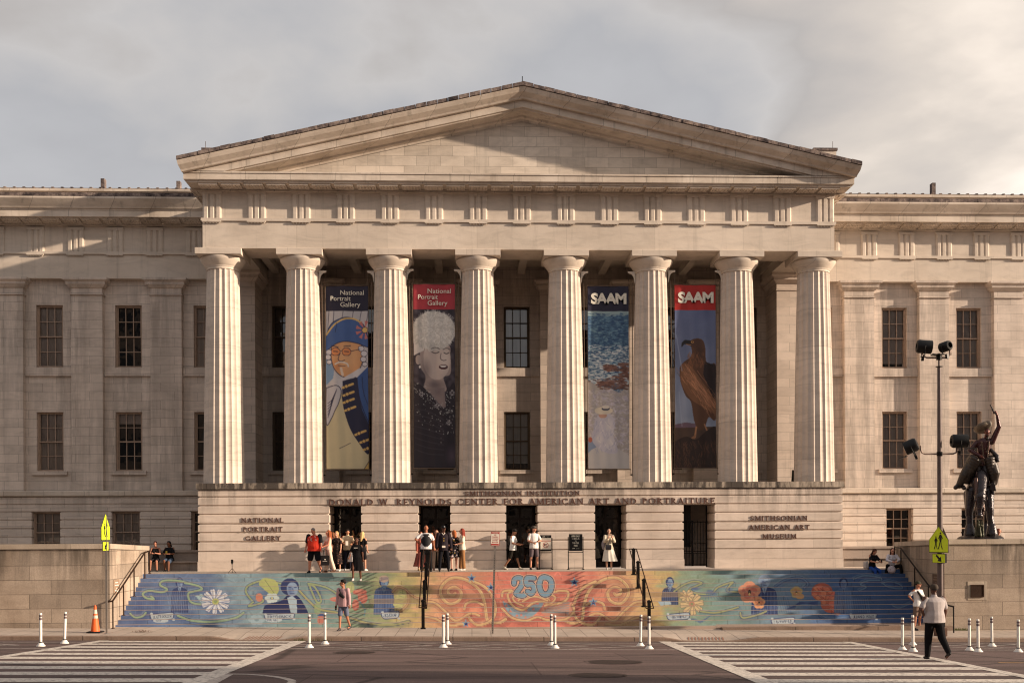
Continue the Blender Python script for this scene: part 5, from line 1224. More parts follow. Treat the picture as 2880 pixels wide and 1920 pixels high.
# small plaques
for (px, py, w_, h_, Y, mat, side, lab, cat) in ((337, 1618, .32, .46, 0, flat('stone_plaque', (150, 126, 106), .7), -1, 'small pale engraved plaque on the lit inner face of the left stair wall', 'plaque'), (0, 0, .32, .46, 0, flat('shade_tone_plaque', (96, 78, 66), .7), 1, 'small engraved plaque on the shaded inner face of the right stair wall', 'plaque')):  # right plaque's colour is darkened for the shade on its wall
    t = thing('wall_plaque', lab, cat, (XC + side*(CI-.001), 40.0, -.35), pi/2 if side > 0 else pi/2)
    b = MB(); d = .02; sg = 1 if side < 0 else -1
    b.box(-.30, .30, *(sorted((0, -d*sg))), -.27, .27); b.build('plate', mat, t)
    for k, (s_, z, h2) in enumerate((('Robert and', .15, .07), ('Arlene Kogod', .05, .07), ('Plaza', -.06, .06))):
        pass
    b = MB()
    for z, w2 in ((.16, .16), (.06, .21), (-.05, .05), (-.12, .2), (-.17, .17)): b.box(-w2, w2, *(sorted((-sg*(d+.001), -sg*(d+.005)))), z-.018, z+.018)
    b.build('engraved_lines', M_white if side < 0 else flat('shade_tone_engraving', (130, 108, 94), .7), t)  # right-hand lines carry that shade in their colour too
x, z = at(2490 - 0, 1655, 39.3); x, z = at(2748.5, 1660.7, 39.27)
t = thing('bronze_plaque', 'dark bronze plaque with raised frame on the right granite wall', 'plaque', (x, 39.29, z))
b = MB(); b.box(-.22, .22, -.03, 0, -.20, .20); b.build('plate', flat('dark_bronze', (62, 44, 34), .5, .4), t)
b = MB()
for a in ((-.25, .25, .20, .235), (-.25, .25, -.235, -.20)): b.box(a[0], a[1], -.05, 0, a[2], a[3])
for a in ((-.25, -.22), (.22, .25)): b.box(a[0], a[1], -.048, 0, -.20, .20)
b.build('frame', M_bronze, t)
b = MB()
for k in range(8): b.box(-.17, .17 if k % 3 else .13, -.036, -.031, .15-k*.042, .162-k*.042)
b.build('raised_text_lines', M_bronze, t)
x, z = at(2748.5, 1660.7, 39.3); b = MB(); b.box(x-.37, x+.37, 39.285, 39.2995, z-.34, z+.36); tag(b.build('plaque_block', M_cope), 'single smooth granite block holding the bronze plaque', 'stone block')
# delineator posts
M_delin = flat('white_plastic', (226, 219, 210), .5, var=.05); M_band = flat('grey_reflector', (112, 96, 98), .4)
def delineator():
    t = thing('delineator_post', 'x', 'delineator', group='white plastic delineator posts in the road')
    b = MB(); b.lathe([(.042, .12), (.042, 1.0), (.036, 1.02), (.0, 1.02)], n=12); b.build('post', M_delin, t, smooth=40)
    b = MB(); b.lathe([(.135, 0), (.13, .02), (.09, .06), (.065, .11), (.0, .11)], n=14); b.build('base', M_delin, t, smooth=40)
    b = MB(); b.lathe([(.046, .105), (.054, .11), (.054, .135), (.046, .14)], n=12); b.build('collar', M_iron, t)
    for z in (.84, .93):
        b = MB(); b.lathe([(.0435, z-.035), (.0435, z+.035)], n=12); b.build('reflective_band', M_band, t)
    return t
DL = [(114.7, 1816, 0, 'leaning white delineator furthest left, its top reflector torn away', 1723), (181.5, 1808, 2, 'white delineator leaning right, just left of the orange cone', 1719.5),
 (869.8, 1820, 0, 'nearer white delineator in front of the walking man in the pink shirt', 1727), (914.3, 1810, 0, 'white delineator close to the kerb beside the man in the pink shirt', 1722),
 (1247, 1819.5, 0, 'left and nearer delineator of the pair in front of the blue star', 1727.6), (1258.5, 1810.7, 0, 'right and farther delineator of the pair left of the no standing sign', 1723.8),
 (1550.5, 1813, 0, 'left and farther delineator of the pair under the 250 lettering', 1725.7), (1560.8, 1821.4, 0, 'right and nearer delineator of the pair under the 250 lettering', 1729.5),
 (1801, 1815, 1.5, 'leaning delineator just left of the right middle handrail', 1727.6), (1825.7, 1823.3, 0, 'upright delineator in front of the right middle handrail', 1732),
 (2537.8, 1826, .4, 'delineator standing left of the capped man in white', 1736), (2568, 1830.8, -.5, 'delineator standing right in front of the legs of the capped man', 1729), (2567, 1812, 0, 'delineator hidden behind the one in front of the capped man, only its base showing', 1731),
 (2726.5, 1827.5, 0, 'first delineator right of the crossing man in grey', 1738), (2751, 1831.6, -.4, 'second delineator right of the crossing man in grey', 1740), (2789.8, 1816, -.6, 'delineator nearest the kerb on the right beside the handrail end', 1733), (2864, 1832, 0, 'delineator at the right edge of the picture', 1741)]
d0 = delineator()
for i, (px, py, lean, lab, top) in enumerate(DL):
    o = d0 if i == 0 else dup(d0); X, Y = road_at(px, py); z = X*sin(PSI)+Y*cos(PSI); h = (py-top)/F*z
    o.location = (X, Y, road_z(X, Y)+.001); o.rotation_euler = (0, radians(lean), 0); o.scale = (1, 1, h/1.02); o['label'] = lab
# traffic cone
M_or = flat('orange_cone', (236, 104, 52), .5, var=.08); M_refl = flat('reflective_white', (214, 196, 176), .5)
x, y = at(268, 1775, 37.6)[0], 37.6; z = walk_z(x)
t = thing('traffic_cone', 'orange traffic cone with two white bands by the left crossing sign', 'cone', (x, y, z))
b = MB(); b.cbox(-.24, .24, -.24, .24, 0, .05, 0, .02, .02); b.build('base', flat('black_rubber', (30, 26, 26), .8), t)
rc = lambda h: .16 - .125*h/.92
for a, c_, m_ in ((.05, .50, M_or), (.50, .60, M_refl), (.60, .66, M_or), (.66, .80, M_refl), (.80, .95, M_or)):
    b = MB(); b.lathe([(rc(a), a), (rc(c_), c_)], n=24); b.build('cone_body' if m_ is M_or else 'reflective_band', m_, t, smooth=60)
# school crossing signs
M_yg = flat('fluorescent_yellow_green', (206, 222, 40), .5, var=.04)
M_alu = flat('dull_aluminium', (98, 84, 78), .5, .5)
def walker(b, cx, s, y, flip=1):
    "pedestrian silhouette, about s high"
    P = lambda pts: b.prism([(cx + flip*u*s, v*s) for u, v in (pts if flip > 0 else pts[::-1])], y-.003, y)
    n_ = 10; P([(.0+.055*cos(2*pi*k/n_), .94+.055*sin(2*pi*k/n_)) for k in range(n_)])
    P([(-.07, .86), (.07, .86), (.10, .62), (.06, .45), (-.06, .45), (-.09, .60)]); P([(-.06, .46), (.0, .46), (-.06, .20), (-.15, 0), (-.20, .02), (-.12, .22)]); P([(.0, .46), (.06, .46), (.08, .22), (.17, .01), (.11, .0), (.02, .24)])
    P([(.07, .84), (.19, .62), (.16, .60), (.06, .76)]); P([(-.07, .84), (-.17, .62), (-.14, .60), (-.05, .76)])
def crossing_sign(x, y, zc, wp, hp, rot, lab, arrow):
    t = thing('crossing_sign', lab, 'road sign', (x, y, zc), rot, 'school crossing signs')
    pent = lambda s, dz=0: [(-.45*s, 0), (.45*s, 0), (.45*s, .45*s), (0, .93*s), (-.45*s, .45*s)]
    b = MB(); P = pent(1); b.prism(P, 0, .012); b.build('back_plate', M_alu, t)
    b = MB(); b.prism([(u, v) for u, v in pent(.995)], -.004, -.001); b.build('black_border', M_black, t)
    b = MB(); b.prism([(u*.95, .022+v*.948) for u, v in pent(1)], -.008, -.005); b.build('face', M_yg, t)
    b = MB(); walker(b, .09, .60, -.010); walker(b, -.12, .46, -.0135)
    for i, v in enumerate(b.v): b.v[i] = (v[0], v[1], v[2] + .12)
    b.build('pedestrian_symbol', M_black, t)
    b = MB(); b.box(-.30, .30, -.001, .012, -.36, -.04); b.build('arrow_plate', M_black, t)
    b = MB(); b.box(-.285, .285, -.006, -.002, -.345, -.055); b.build('arrow_face', M_yg, t)
    b = MB(); s = arrow; A = [(-.10*s, -.09), (-.05*s, -.06), (.06*s, -.20), (.10*s, -.16), (.13*s, -.31), (-.02*s, -.28), (.03*s, -.24), (-.12*s, -.12)]
    A2 = [(-.14, .09), (-.09, .14), (.05, .02), (.10, .07), (.13, -.12), (-.06, -.10), (-.01, -.04), (-.14, .09)][:7]
    b.prism([(s*u, -.2+v*.95) for u, v in (A2 if s > 0 else A2[::-1])], -.010, -.0065); b.build('arrow_symbol', M_black, t)
    return t
x, y = at(300, 1775, 37.2)[0], 37.2; zg = walk_z(x); zt = at(300, 1445, y)[1]; zp = at(300, 1519, y)[1]
t = thing('sign_post', 'thin steel post on the left sidewalk carrying the yellow green crossing sign', 'sign post', (x, y, zg))
b = MB(); b.box(-.03, .03, -.02, .02, 0, zt-zg-.1); b.build('post', M_steel, t); b = MB(); b.lathe([(.09, 0), (.07, .02)], n=10); b.build('base_plate', M_steel, t)
crossing_sign(x, y-.07, zp, 1, 1, radians(91), 'narrow looking school crossing sign turned towards the sun, above the left sidewalk', -1)
# big light pole with floodlights
PY = 37.0; x0 = at(2645, 1790, PY)[0]; zg = walk_z(x0); ztop = at(2631, 1003, PY)[1]
pole = thing('floodlight_pole', 'tall brown steel pole with four black floodlights on curved arms', 'light pole', (x0, PY, zg)); hp = ztop - zg
b = MB(); b.lathe([(.105, 0.02), (.095, 3.2), (.062, hp-.35)], n=16); b.lathe([(.035, hp-.35), (.035, hp)], n=10); b.lathe([(.05, hp), (.04, hp+.05)], n=10); b.build('pole', flat('brown_pole_paint', (98, 84, 80), .5, .2), pole, smooth=40)
b = MB(); b.cbox(-.17, .17, -.17, .17, 0, .30, 0, .02, .02); b.build('base', flat('brown_base', (104, 76, 62), .7), pole)
b = MB(); b.lathe([(.12, hp-.36), (.12, hp-.34)], n=12); b.build('collar', M_iron, pole)
def flood(parent, p, az, tilt, size=.34, ln=.62, doors=(1, 1)):
    "drum floodlight, lens towards local -Y after rotation"
    e = bpy.data.objects.new('floodlight', None); C.objects.link(e); e.parent = parent; e.location = p; e.rotation_euler = (radians(tilt), 0, radians(az))
    b = MB(); rings = []
    for yy, r in ((ln/2, .10), (ln/2-.02, size*.86), (ln/2-.08, size), (-ln/2, size)): rings.append([(r*cos(2*pi*k/24), yy, r*sin(2*pi*k/24)) for k in range(24)])
    b.loft(rings, cap=False); b.build('housing', M_black, e, smooth=40)
    b = MB(); b.loft([[(size*.94*cos(2*pi*k/24), -ln/2+.03, size*.94*sin(2*pi*k/24)) for k in range(24)], [(size*.5*cos(2*pi*k/24), -ln/2-.01, size*.5*sin(2*pi*k/24)) for k in range(24)], [(.02*cos(2*pi*k/24), -ln/2-.03, .02*sin(2*pi*k/24)) for k in range(24)]]); b.build('lens', flat('lens_glass', (74, 66, 60), .15, .3), e, smooth=60)
    b = MB(); b.box(-size*.8, size*.8, -ln/2-.30, -ln/2-.02, -size-.03, -size-.01); b.build('barn_door', M_black, e)
    b = MB(); b.tube([(-size-.03, 0, 0), (-size-.03, 0, -size-.1), (0, 0, -size-.14), (size+.03, 0, -size-.1), (size+.03, 0, 0)], .02, 6); b.box(-.05, .05, -.04, .04, -size-.26, -size-.1); b.build('yoke', M_iron, e)
    return e
dx_ = lambda px: at(px, 1100, PY)[0] - x0
zz_ = lambda py: at(2631, py, PY)[1] - zg
M_arm = flat('grey_arm_paint', (136, 116, 106), .45, .3)
for za, pl_, pr_ in ((1006, 2595, 2672), (1276, 2588, 2692)):
    b = MB(); z = zz_(za); xl, xr = dx_(pl_), dx_(pr_)
    b.tube([(xl, 0, z+.30), (xl, 0, z+.14), (xl+.05, 0, z+.05), (xl+.16, 0, z), (0, 0, z)], .03, 8); b.build('arm', M_arm, pole, smooth=60)
    b = MB(); b.tube([(0.001, 0, z+.002), (xr-.16, 0, z+.002), (xr-.05, 0, z+.05), (xr, 0, z+.14), (xr, 0, z+.30)], .03, 8); b.build('arm', M_arm, pole, smooth=60)
    b = MB(); b.lathe([(.10, z-.07), (.10, z+.07)], n=12); b.build('arm_clamp', M_iron, pole)
flood(pole, (dx_(2599), 0, zz_(975)), 80, 6, .235, .52); flood(pole, (dx_(2661), 0, zz_(974)), 205, 8, .18, .38)
flood(pole, (dx_(2562), 0, zz_(1254)), -118, 22, .24, .46); flood(pole, (dx_(2696), 0, zz_(1240)), 84, 0, .24, .54)
zs = at(2630, 1553, PY)[1]
crossing_sign(x0 - .12, PY - .17, zs, 1, 1, radians(-69), 'school crossing sign with walking pair fixed to the floodlight pole', 1)
t = crossing_sign(x0 + .14, PY + .10, zs, 1, 1, radians(-69+160), 'back of the second crossing sign, seen edge-on behind the pole', 1)
# no-standing sign
x, y = at(1385, 1782, 37.4)[0], 37.4; zg = walk_z(x); lean = radians(1.0); t = thing('parking_sign', 'white and red no standing sign on a leaning perforated steel post', 'road sign', (x, y, zg)); t.rotation_euler = (0, radians(1.9), 0)
h = at(1393, 1494, y)[1] - zg; 
b = MB(); b.box(-.035, .035, -.02, .02, 0, h-.1); b.build('post', M_steel, t)
b = MB(); b.v = []; k = .06
while k < h-.8:
    b.box(-.009, .009, -.0225, -.0205, k, k+.022); k += .06
b.build('post_holes', M_dark, t)
sw, shh = .155, .47; b = MB()
def rrect(w2, z0, z1, r=.03):
    P = []
    for cx_, cz_, a0 in ((w2-r, z0+r, -90), (w2-r, z1-r, 0), (-w2+r, z1-r, 90), (-w2+r, z0+r, 180)):
        for q in range(4): a = radians(a0+q*30); P.append((cx_+r*cos(a), cz_+r*sin(a)))
    return P
M_red = flat('sign_red', (172, 40, 36), .5, var=.04); M_sw = flat('sign_white', (226, 216, 200), .5, var=.03)
b.prism(rrect(.155, h-.5, h), -.034, -.024); b.build('plate', M_red, t)
b = MB(); b.prism(rrect(.143, h-.49, h-.012), -.037, -.0345); b.build('white_face', M_sw, t)
b = MB(); b.box(-.132, .132, -.040, -.0375, h-.075, h-.022); b.box(-.132, .132, -.040, -.0375, h-.475, h-.425); b.build('red_band', M_red, t)
def put_text(s, x, z, hgt, mat, parent, y, bold=.0, name='text', width=None, ext=.0):
    me = text_mesh(s, 1., 'CENTER', ext, bold); vs = [q.co for q in me.vertices]; W = max(q.x for q in vs)-min(q.x for q in vs); k = hgt/.70; kx = (width/W) if width else k
    for q in me.vertices: q.co = Vector((x + q.co.x*kx, y, z + q.co.y*k))
    return link(name, me, mat, parent)
for s, z, hg, wd, m_ in (('TOW AWAY', h-.065, .03, .2, M_sw), ('NO', h-.14, .05, .07, M_red), ('STANDING', h-.205, .042, .22, M_red), ('OR PARKING', h-.265, .036, .24, M_red), ('ANYTIME', h-.33, .042, .19, M_red)):
    put_text(s, 0, z, hg, m_, t, -.0415, .01, 'sign_text', wd)
b = MB(); b.prism([(-.11, h-.375), (-.07, h-.395), (-.07, h-.382), (.07, h-.382), (.07, h-.395), (.11, h-.375), (.07, h-.355), (.07, h-.368), (-.07, h-.368), (-.07, h-.355)], -.041, -.0375); b.build('arrow', M_red, t)
# poster stands
def stand(px0, px1, pt, pb, Y, lab):
    x0_, zt = at(px0, pt, Y); x1_, _ = at(px1, pt, Y); zb = at(px0, pb, Y)[1]; xm = (x0_+x1_)/2; w2 = (x1_-x0_)/2
    t = thing('poster_stand', lab, 'sign stand', (xm, Y, 0), 0, 'black poster stands on the landing')
    b = MB()
    for s in (-1, 1): b.box(s*w2-.018, s*w2+.018, -.015, .015, .03, zt-.12); b.box(s*w2-.03, s*w2+.03, -.22, .22, 0, .03)
    b.box(-w2+.018, w2-.018, -.012, .012, .05, .085); b.box(-w2+.018, w2-.018, -.012, .012, zb-.10, zb-.07); b.build('frame', M_iron, t)
    b = MB(); b.box(-w2+.03, w2-.03, -.035, -.016, zb-.02, zt); b.build('board', M_black, t)
    return t, w2, zb, zt
t, w2, zb, zt = stand(1598, 1639.6, 1501, 1547, 45.5, 'black poster stand announcing the opening hours in white letters')
H = zt-zb
for s, f, hg, wd in (('OPEN DAILY', .82, .075, .36), ('11:30 A.M.', .665, .075, .32), ('TO', .54, .05, .08), ('7:00 P.M.', .405, .075, .28), ('FREE', .24, .075, .15)): put_text(s, 0, zb+H*f, hg, M_btext, t, -.0375, .008, 'poster_text', wd)
put_text('SAAM', -.09, zb+H*.1, .035, M_btext, t, -.0375, .02, 'poster_text', .1); put_text('National Portrait Gallery', .08, zb+H*.1, .02, M_btext, t, -.0375, 0, 'poster_text', .14)
t, w2, zb, zt = stand(1516.6, 1552.4, 1504, 1547.6, 45.6, 'black poster stand with a white no weapons notice beside the capped man')
H = zt-zb; put_text('SAAM', -.08, zt-.085, .04, M_btext, t, -.0375, .02, 'poster_text', .11); put_text('National Portrait Gallery', .1, zt-.075, .02, M_btext, t, -.0375, 0, 'poster_text', .12)
b = MB(); b.box(-w2+.05, w2-.05, -.040, -.0365, zb+.06, zt-.13); b.build('white_sheet', M_sw, t)
b = MB(); b.box(-w2+.05, w2-.05, -.043, -.0405, zt-.26, zt-.23); n_ = 24
b.loft([[(.12*cos(2*pi*k/n_), -.043, zb+.24+.12*sin(2*pi*k/n_)), (.10*cos(2*pi*k/n_), -.043, zb+.24+.10*sin(2*pi*k/n_))] for k in range(n_+1)], cap=False, closed=False); b.prism([(-.08, zb+.31), (-.07, zb+.32), (.08, zb+.17), (.07, zb+.16)], -.048, -.045); b.build('prohibition_ring', M_red, t)
b = MB(); b.prism([(-.07, zb+.25), (.07, zb+.25), (.07, zb+.28), (-.07, zb+.28)], -.045, -.044); b.prism([(-.06, zb+.19), (-.03, zb+.19), (-.03, zb+.25), (-.06, zb+.25)], -.045, -.044); b.build('pistol_symbol', M_black, t)
for z in (zt-.16, zt-.18, zt-.2): pass
b = MB()
for z in (zt-.17, zt-.20): b.box(-w2+.08, w2-.08, -.042, -.0405, z, z+.012)
b.build('notice_lines', flat('notice_grey', (150, 140, 130), .7), t)
# small camera tripod at the stair edge
x = at(653, 1607, 43.6)[0]; t = thing('camera_tripod', 'small black camera tripod standing alone at the stair edge', 'tripod', (x, 43.6, 0))
for a in (100, 220, 340):
    b = MB(); b.tube([(0, 0, .2), (.18*cos(radians(a)), .18*sin(radians(a)), .005)], .009, 6); b.build('leg', M_iron, t)
b = MB(); b.tube([(0, 0, .12), (0, 0, .40)], .012, 8); b.build('centre_column', M_iron, t)
b = MB(); b.box(-.045, .045, -.02, .02, .40, .55); b.lathe([(.03, .36), (.03, .41)], n=10); b.build('phone_holder', M_black, t)
# floodlight on the ledge behind the last column, dry leaves by the kerb, tuft of weeds
x, z = at(2238, 1338, 49); t = thing('ledge_floodlight', 'black floodlight box on the porch floor behind the rightmost column', 'floodlight', (x, 48.6, 3.76), .5)
b = MB(); b.add([(-.25, -.2, .12), (.2, -.25, .12), (.2, .2, .12), (-.25, .2, .12), (-.30, -.1, .62), (.12, -.3, .50), (.15, .1, .55), (-.25, .15, .65)], [(0,3,2,1), (4,5,6,7), (0,1,5,4), (1,2,6,5), (2,3,7,6), (3,0,4,7)]); b.build('housing', M_black, t)
b = MB(); b.tube([(-.28, 0, .3), (-.28, 0, .02), (.24, 0, .02), (.24, 0, .3)], .02, 6); b.build('bracket', M_iron, t)
rnd = random.Random(3); b = MB(); x, y = at(400, 1774, 37.6)[0], 37.7
for k in range(150):
    a = x + rnd.gauss(0, .16); c_ = y + rnd.gauss(0, .1); z = walk_z(a) + .01 + rnd.random()*.05; s_ = .03; q = rnd.random()*6
    b.add([(a, c_, z), (a+s_*cos(q), c_+s_*sin(q), z+.02*rnd.random()), (a+s_*cos(q+1), c_+s_*sin(q+1), z+.03*rnd.random())], [(0,1,2)])
tag(b.build('dry_leaves', flat('dry_leaf', (84, 52, 36), .9)), 'small heap of dry brown leaves on the sidewalk', 'leaves', kind='stuff')
M_grass = flat('weed_green', (84, 88, 44), .9)
b = MB()
for px, Y, n_, g0 in ((2715, 39.15, 110, 0), (845, KERB_Y-.05, 50, 1), (2700, 39.2, 60, 0), (905, KERB_Y-.05, 26, 1)):
    x = at(px, 1780, Y)[0]
    for k in range(n_):
        a = x + rnd.gauss(0, .16); z0 = walk_z(a) - (.14 if g0 else 0); hgt = .04 + rnd.random()*.09; q = rnd.gauss(0, .04)
        b.add([(a-.008, Y, z0), (a+.008, Y, z0), (a+q, Y-.02*rnd.random(), z0+hgt)], [(0,1,2)])
tag(b.build('weeds', M_grass), 'green weeds growing in the pavement cracks', 'weeds', kind='stuff')

# ------------------------------------------------------------------ the row across the street: closes the view behind the camera and shades the near road
M_far = stone('street_row_stone', (.30, .235, .19), 1.2, .4, vein=.05)
M_farw = flat('street_row_windows', (30, 32, 36), .1, 0, .6)
def block(name, lab, A, d, ln, dp, h, seed):
    "city block: front wall line starts at A, runs along unit d, rises h"
    t = thing(name, lab, 'building', (A[0], A[1], -3), atan2(d[1], d[0]))
    b = MB(); b.box(0, ln, -dp, 0, -2, h+3); b.build('wall', M_far, t); b = MB(); b.box(-.3, ln+.3, -dp-.3, .4, h+3.002, h+3.6); b.build('cornice', M_far, t)
    n_ = int(ln/4.5); 
    for fl in range(int(h/4)):
        b = MB()
        for k in range(n_): b.box(1.4+k*4.5, 3.3+k*4.5, .01, .05, 3.5+fl*4, 5.8+fl*4)
        b.build('window_row', M_farw, t)
    return t
dd = Vector((1, -.19)).normalized()
block('city_block', 'tall stone office block across the street to the right, outside the view', (36, 5.0), Vector((1, 0)), 30.5, 34, 27, 1)
block('city_block', 'stone office block across the street to the left, outside the view', (-120, 4), Vector((1, 0)), 97, 34, 25, 2)
block('city_block', 'distant stone block closing the avenue behind the viewer', (-46, -60), Vector((1, 0)), 90, 30, 22, 3)
# ------------------------------------------------------------------ people
def dirv(f, b_, s): f, b_ = radians(f), radians(b_); return Vector((s*sin(b_), -sin(f)*cos(b_), -cos(f)*cos(b_)))
def caps(mb, p, q, r0, r1, n=10, flat_=None):
    "tapered limb with round ends"
    p, q = Vector(p), Vector(q); d = (q-p); L_ = d.length or 1e-6; d /= L_
    a = Vector((1, 0, 0)) if abs(d.x) < .8 else Vector((0, 1, 0)); e1 = d.cross(a).normalized(); e2 = d.cross(e1); rings = []
    for t, k in ((-1, .05), (-.7, .71), (-.3, .95), (0, 1)): rings.append((p + d*t*r0, r0*k))
    for t, k in ((.5, 1),): rings.append((p + d*L_*t, (r0+r1)/2))
    for t, k in ((0, 1), (.3, .95), (.7, .71), (1, .05)): rings.append((q + d*t*r1, r1*k))
    mb.loft([[tuple(c + (e1*cos(2*pi*j/n) + e2*sin(2*pi*j/n))*r) for j in range(n)] for c, r in rings])
def rings(mb, rs, R, o, n=16):
    "stack of (x, y, z, rx, ry) ellipses in the torso frame"
    mb.loft([[tuple(o + R @ Vector((x + rx*cos(2*pi*j/n), y + ry*sin(2*pi*j/n), z))) for j in range(n)] for x, y, z, rx, ry in rs])
SKINS = {}
def skin(c): return flat('skin', c, .55, 0, .35, var=.06)
ARMS0 = dict(l=(4, 8, 12, 4), r=(4, 8, 12, 4))
def person(label, px=None, Y=None, zf=0., H=1.72, face=0, skin_c=(196, 140, 112), hair=('short', (44, 32, 26)), top=('tee', (230, 226, 220)), bottom=('trousers', (30, 28, 30)), shoes=(34, 30, 30),
           legs=((3, 0, 3), (-3, 0, 3)), arms=((4, 8, 12, 4), (4, 8, 12, 4)), lean=0, nod=0, turn=0, fat=1., fem=False, hat=None, hip=None, extra=None, X=None, belly=0, vox=.0095, group=None, topmat=None, botmat=None):
    S = H/1.75
    if X is None: X = at(px, 1600, Y)[0]
    zoff = 0
    P = Vector((0, 0, .93)); R = Matrix.Rotation(radians(-lean), 3, 'X').inverted()   # lean forward = towards -Y
    R = Matrix.Rotation(radians(lean), 3, 'X')
    hips = {s: P + Vector((s*(.088 if not fem else .095)*fat**.5, 0, -.03)) for s in (-1, 1)}
    J = {}
    for s, (a, k, b_) in zip((-1, 1), legs):
        kn = hips[s] + dirv(a, b_, s)*.43; an = kn + dirv(a-k, b_*.4, s)*.42; J[s] = (hips[s], kn, an)
    low = min(J[s][2].z for s in J) - .085
    if hip is not None: dz = hip/S - .93
    else: dz = -low
    def sh(v): return v + Vector((0, 0, dz))
    P = sh(P); J = {s: tuple(sh(v) for v in J[s]) for s in J}
    o = P
    sw = (.185 if not fem else .165)*(1+.55*(fat-1))
    shd = {s: o + R @ Vector((s*sw, 0, .49)) for s in (-1, 1)}
    neck = o + R @ Vector((0, .005, .53)); Rh = R @ Matrix.Rotation(radians(turn), 3, 'Z') @ Matrix.Rotation(radians(nod), 3, 'X')
    head = neck + R @ Vector((0, -.01, .07)) + Rh @ Vector((0, -.015, .115))
    w_ = fat
    chest = .165 if not fem else .145; waist = .145 if not fem else .118; hipw = .165 if not fem else .175
    TR_ = [(0, 0, -.10, hipw*.8*w_, .10*w_), (0, 0, -.02, hipw*w_, .118*w_), (0, -.01*belly, .10, waist*w_+.01, .105*w_+belly*.5), (0, -.02*belly, .20, waist*w_, .100*w_+belly*.6), (0, 0, .32, chest*w_, .105*w_+belly*.2), (0, 0, .42, chest*1.05*w_, .105*w_), (0, 0, .49, chest*.95*w_, .085), (0, 0, .54, .07, .065)]
    body = MB(); rings(body, TR_, R, o)
    if fem:
        for s in (-1, 1): body.ell(tuple(o + R @ Vector((s*.07, -.085, .36))), (.062, .055, .062), 10, 6, R)
    caps(body, neck - R @ Vector((0, 0, .05)), neck + R @ Vector((0, -.01, .08)), .058*w_**.3, .052*w_**.3)
    # head: skull, jaw, nose, ears, brow
    body.ell(tuple(head + Rh @ Vector((0, .012, .015))), (.074, .092, .098), 16, 12, Rh); body.ell(tuple(head + Rh @ Vector((0, -.028, -.055))), (.054, .058, .062), 12, 8, Rh)
    body.ell(tuple(head + Rh @ Vector((0, -.098, -.012))), (.013, .020, .028), 8, 6, Rh); body.ell(tuple(head + Rh @ Vector((0, -.080, .028))), (.052, .016, .012), 10, 6, Rh)
    body.ell(tuple(head + Rh @ Vector((0, -.084, -.062))), (.022, .012, .011), 8, 6, Rh)
    for s in (-1, 1): body.ell(tuple(head + Rh @ Vector((s*.077, .005, -.005))), (.012, .020, .032), 8, 6, Rh)
    for s in (-1, 1):
        h_, k_, a_ = J[s]; f_ = w_**.7
        caps(body, h_, k_, .082*f_, .056*f_); caps(body, k_, a_, .053*f_, .036)
        ft = Vector((0, -1, 0)) if legs[0 if s < 0 else 1][0]-legs[0 if s < 0 else 1][1] > -35 else Vector((0, -.75, -.66))
        caps(body, a_ + Vector((0, .02, -.045)), a_ + ft*.13 + Vector((0, 0, -.055)), .034, .028)
    HND = {}
    for s, (af, ab, ff, fb) in zip((-1, 1), arms):
        e_ = shd[s] + dirv(af, ab, s)*.285; wv = dirv(ff, fb, s); w__ = e_ + wv*.245; HND[s] = (e_, w__, wv)
        caps(body, shd[s], e_, .050*w_**.7, .040*w_**.5); caps(body, e_, w__, .040*w_**.5, .026)
        # palm, four bent fingers, thumb
        side = wv.cross(Vector((0, 1, 0)) if abs(wv.y) < .8 else Vector((0, 0, 1))).normalized(); nrm = side.cross(wv).normalized()
        if nrm.dot(Vector((-s, 0, 0))) < 0: nrm = -nrm
        pc = w__ + wv*.085
        caps(body, w__ + wv*.02, pc, .028, .030, 8)
        for i, ln in enumerate((.066, .074, .070, .054)):
            b0 = pc + side*(i-1.5)*.020; b1 = b0 + (wv*.8 + nrm*.3).normalized()*ln*.55; b2 = b1 + (wv*.4 + nrm*.8).normalized()*ln*.5
            caps(body, b0, b1, .0105, .0095, 6); caps(body, b1, b2, .0095, .0085, 6)
        t0 = w__ + wv*.03 - side*.022; t1 = t0 + (-side*.6 + wv*.8 + nrm*.3).normalized()*.045; caps(body, t0, t1, .012, .010, 6); caps(body, t1, t1 + (wv + nrm*.5).normalized()*.03, .010, .009, 6)
    t = thing('person', label, 'person', (X, Y, zf), radians(face), group); t.scale = (S, S, S)
    # the body is one skin
    link('body', organic(body, vox, 2), skin(skin_c), t)
    ez = MB()
    for s in (-1, 1): ez.ell(tuple(head + Rh @ Vector((s*.030, -.083, .008))), (.012, .008, .006), 8, 5, Rh)
    ez.build('eyes', flat('eye_dark', (28, 20, 18), .3), t)
    m_ = MB(); m_.ell(tuple(head + Rh @ Vector((0, -.094, -.062))), (.020, .006, .005), 8, 5, Rh); m_.build('mouth', flat('lips', tuple(int(v*.72) for v in skin_c), .5), t)
    # ---- upper garment
    kind, tcol = top[0], top[1]; tm = topmat or flat('cloth_top', tcol, .85, 0, .15, var=.10, scale=14)
    g = .016
    if kind:
        b = MB(); lowz = {'tee': -.09, 'long': -.10, 'polo': -.08, 'tank': -.02, 'dress': -.12, 'jacket': -.14, 'crop': -.02}[kind]
        prof = [(x, y, z, rx+g+(.012 if z < .15 and kind != 'tank' else 0), ry+g+(.014 if z < .15 else 0)) for x, y, z, rx, ry in TR_ if z > lowz and z < .5]
        prof = [(0, 0, lowz, hipw*w_+g+.012, .118*w_+g+.016+belly*.3)] + prof + [(0, 0, .495, chest*.98*w_+.012, .098), (0, 0, .535, .085, .078)]
        if kind == 'tank': prof = prof[:-2] + [(0, 0, .47, chest*.8, .095)]
        rings(b, prof, R, o)
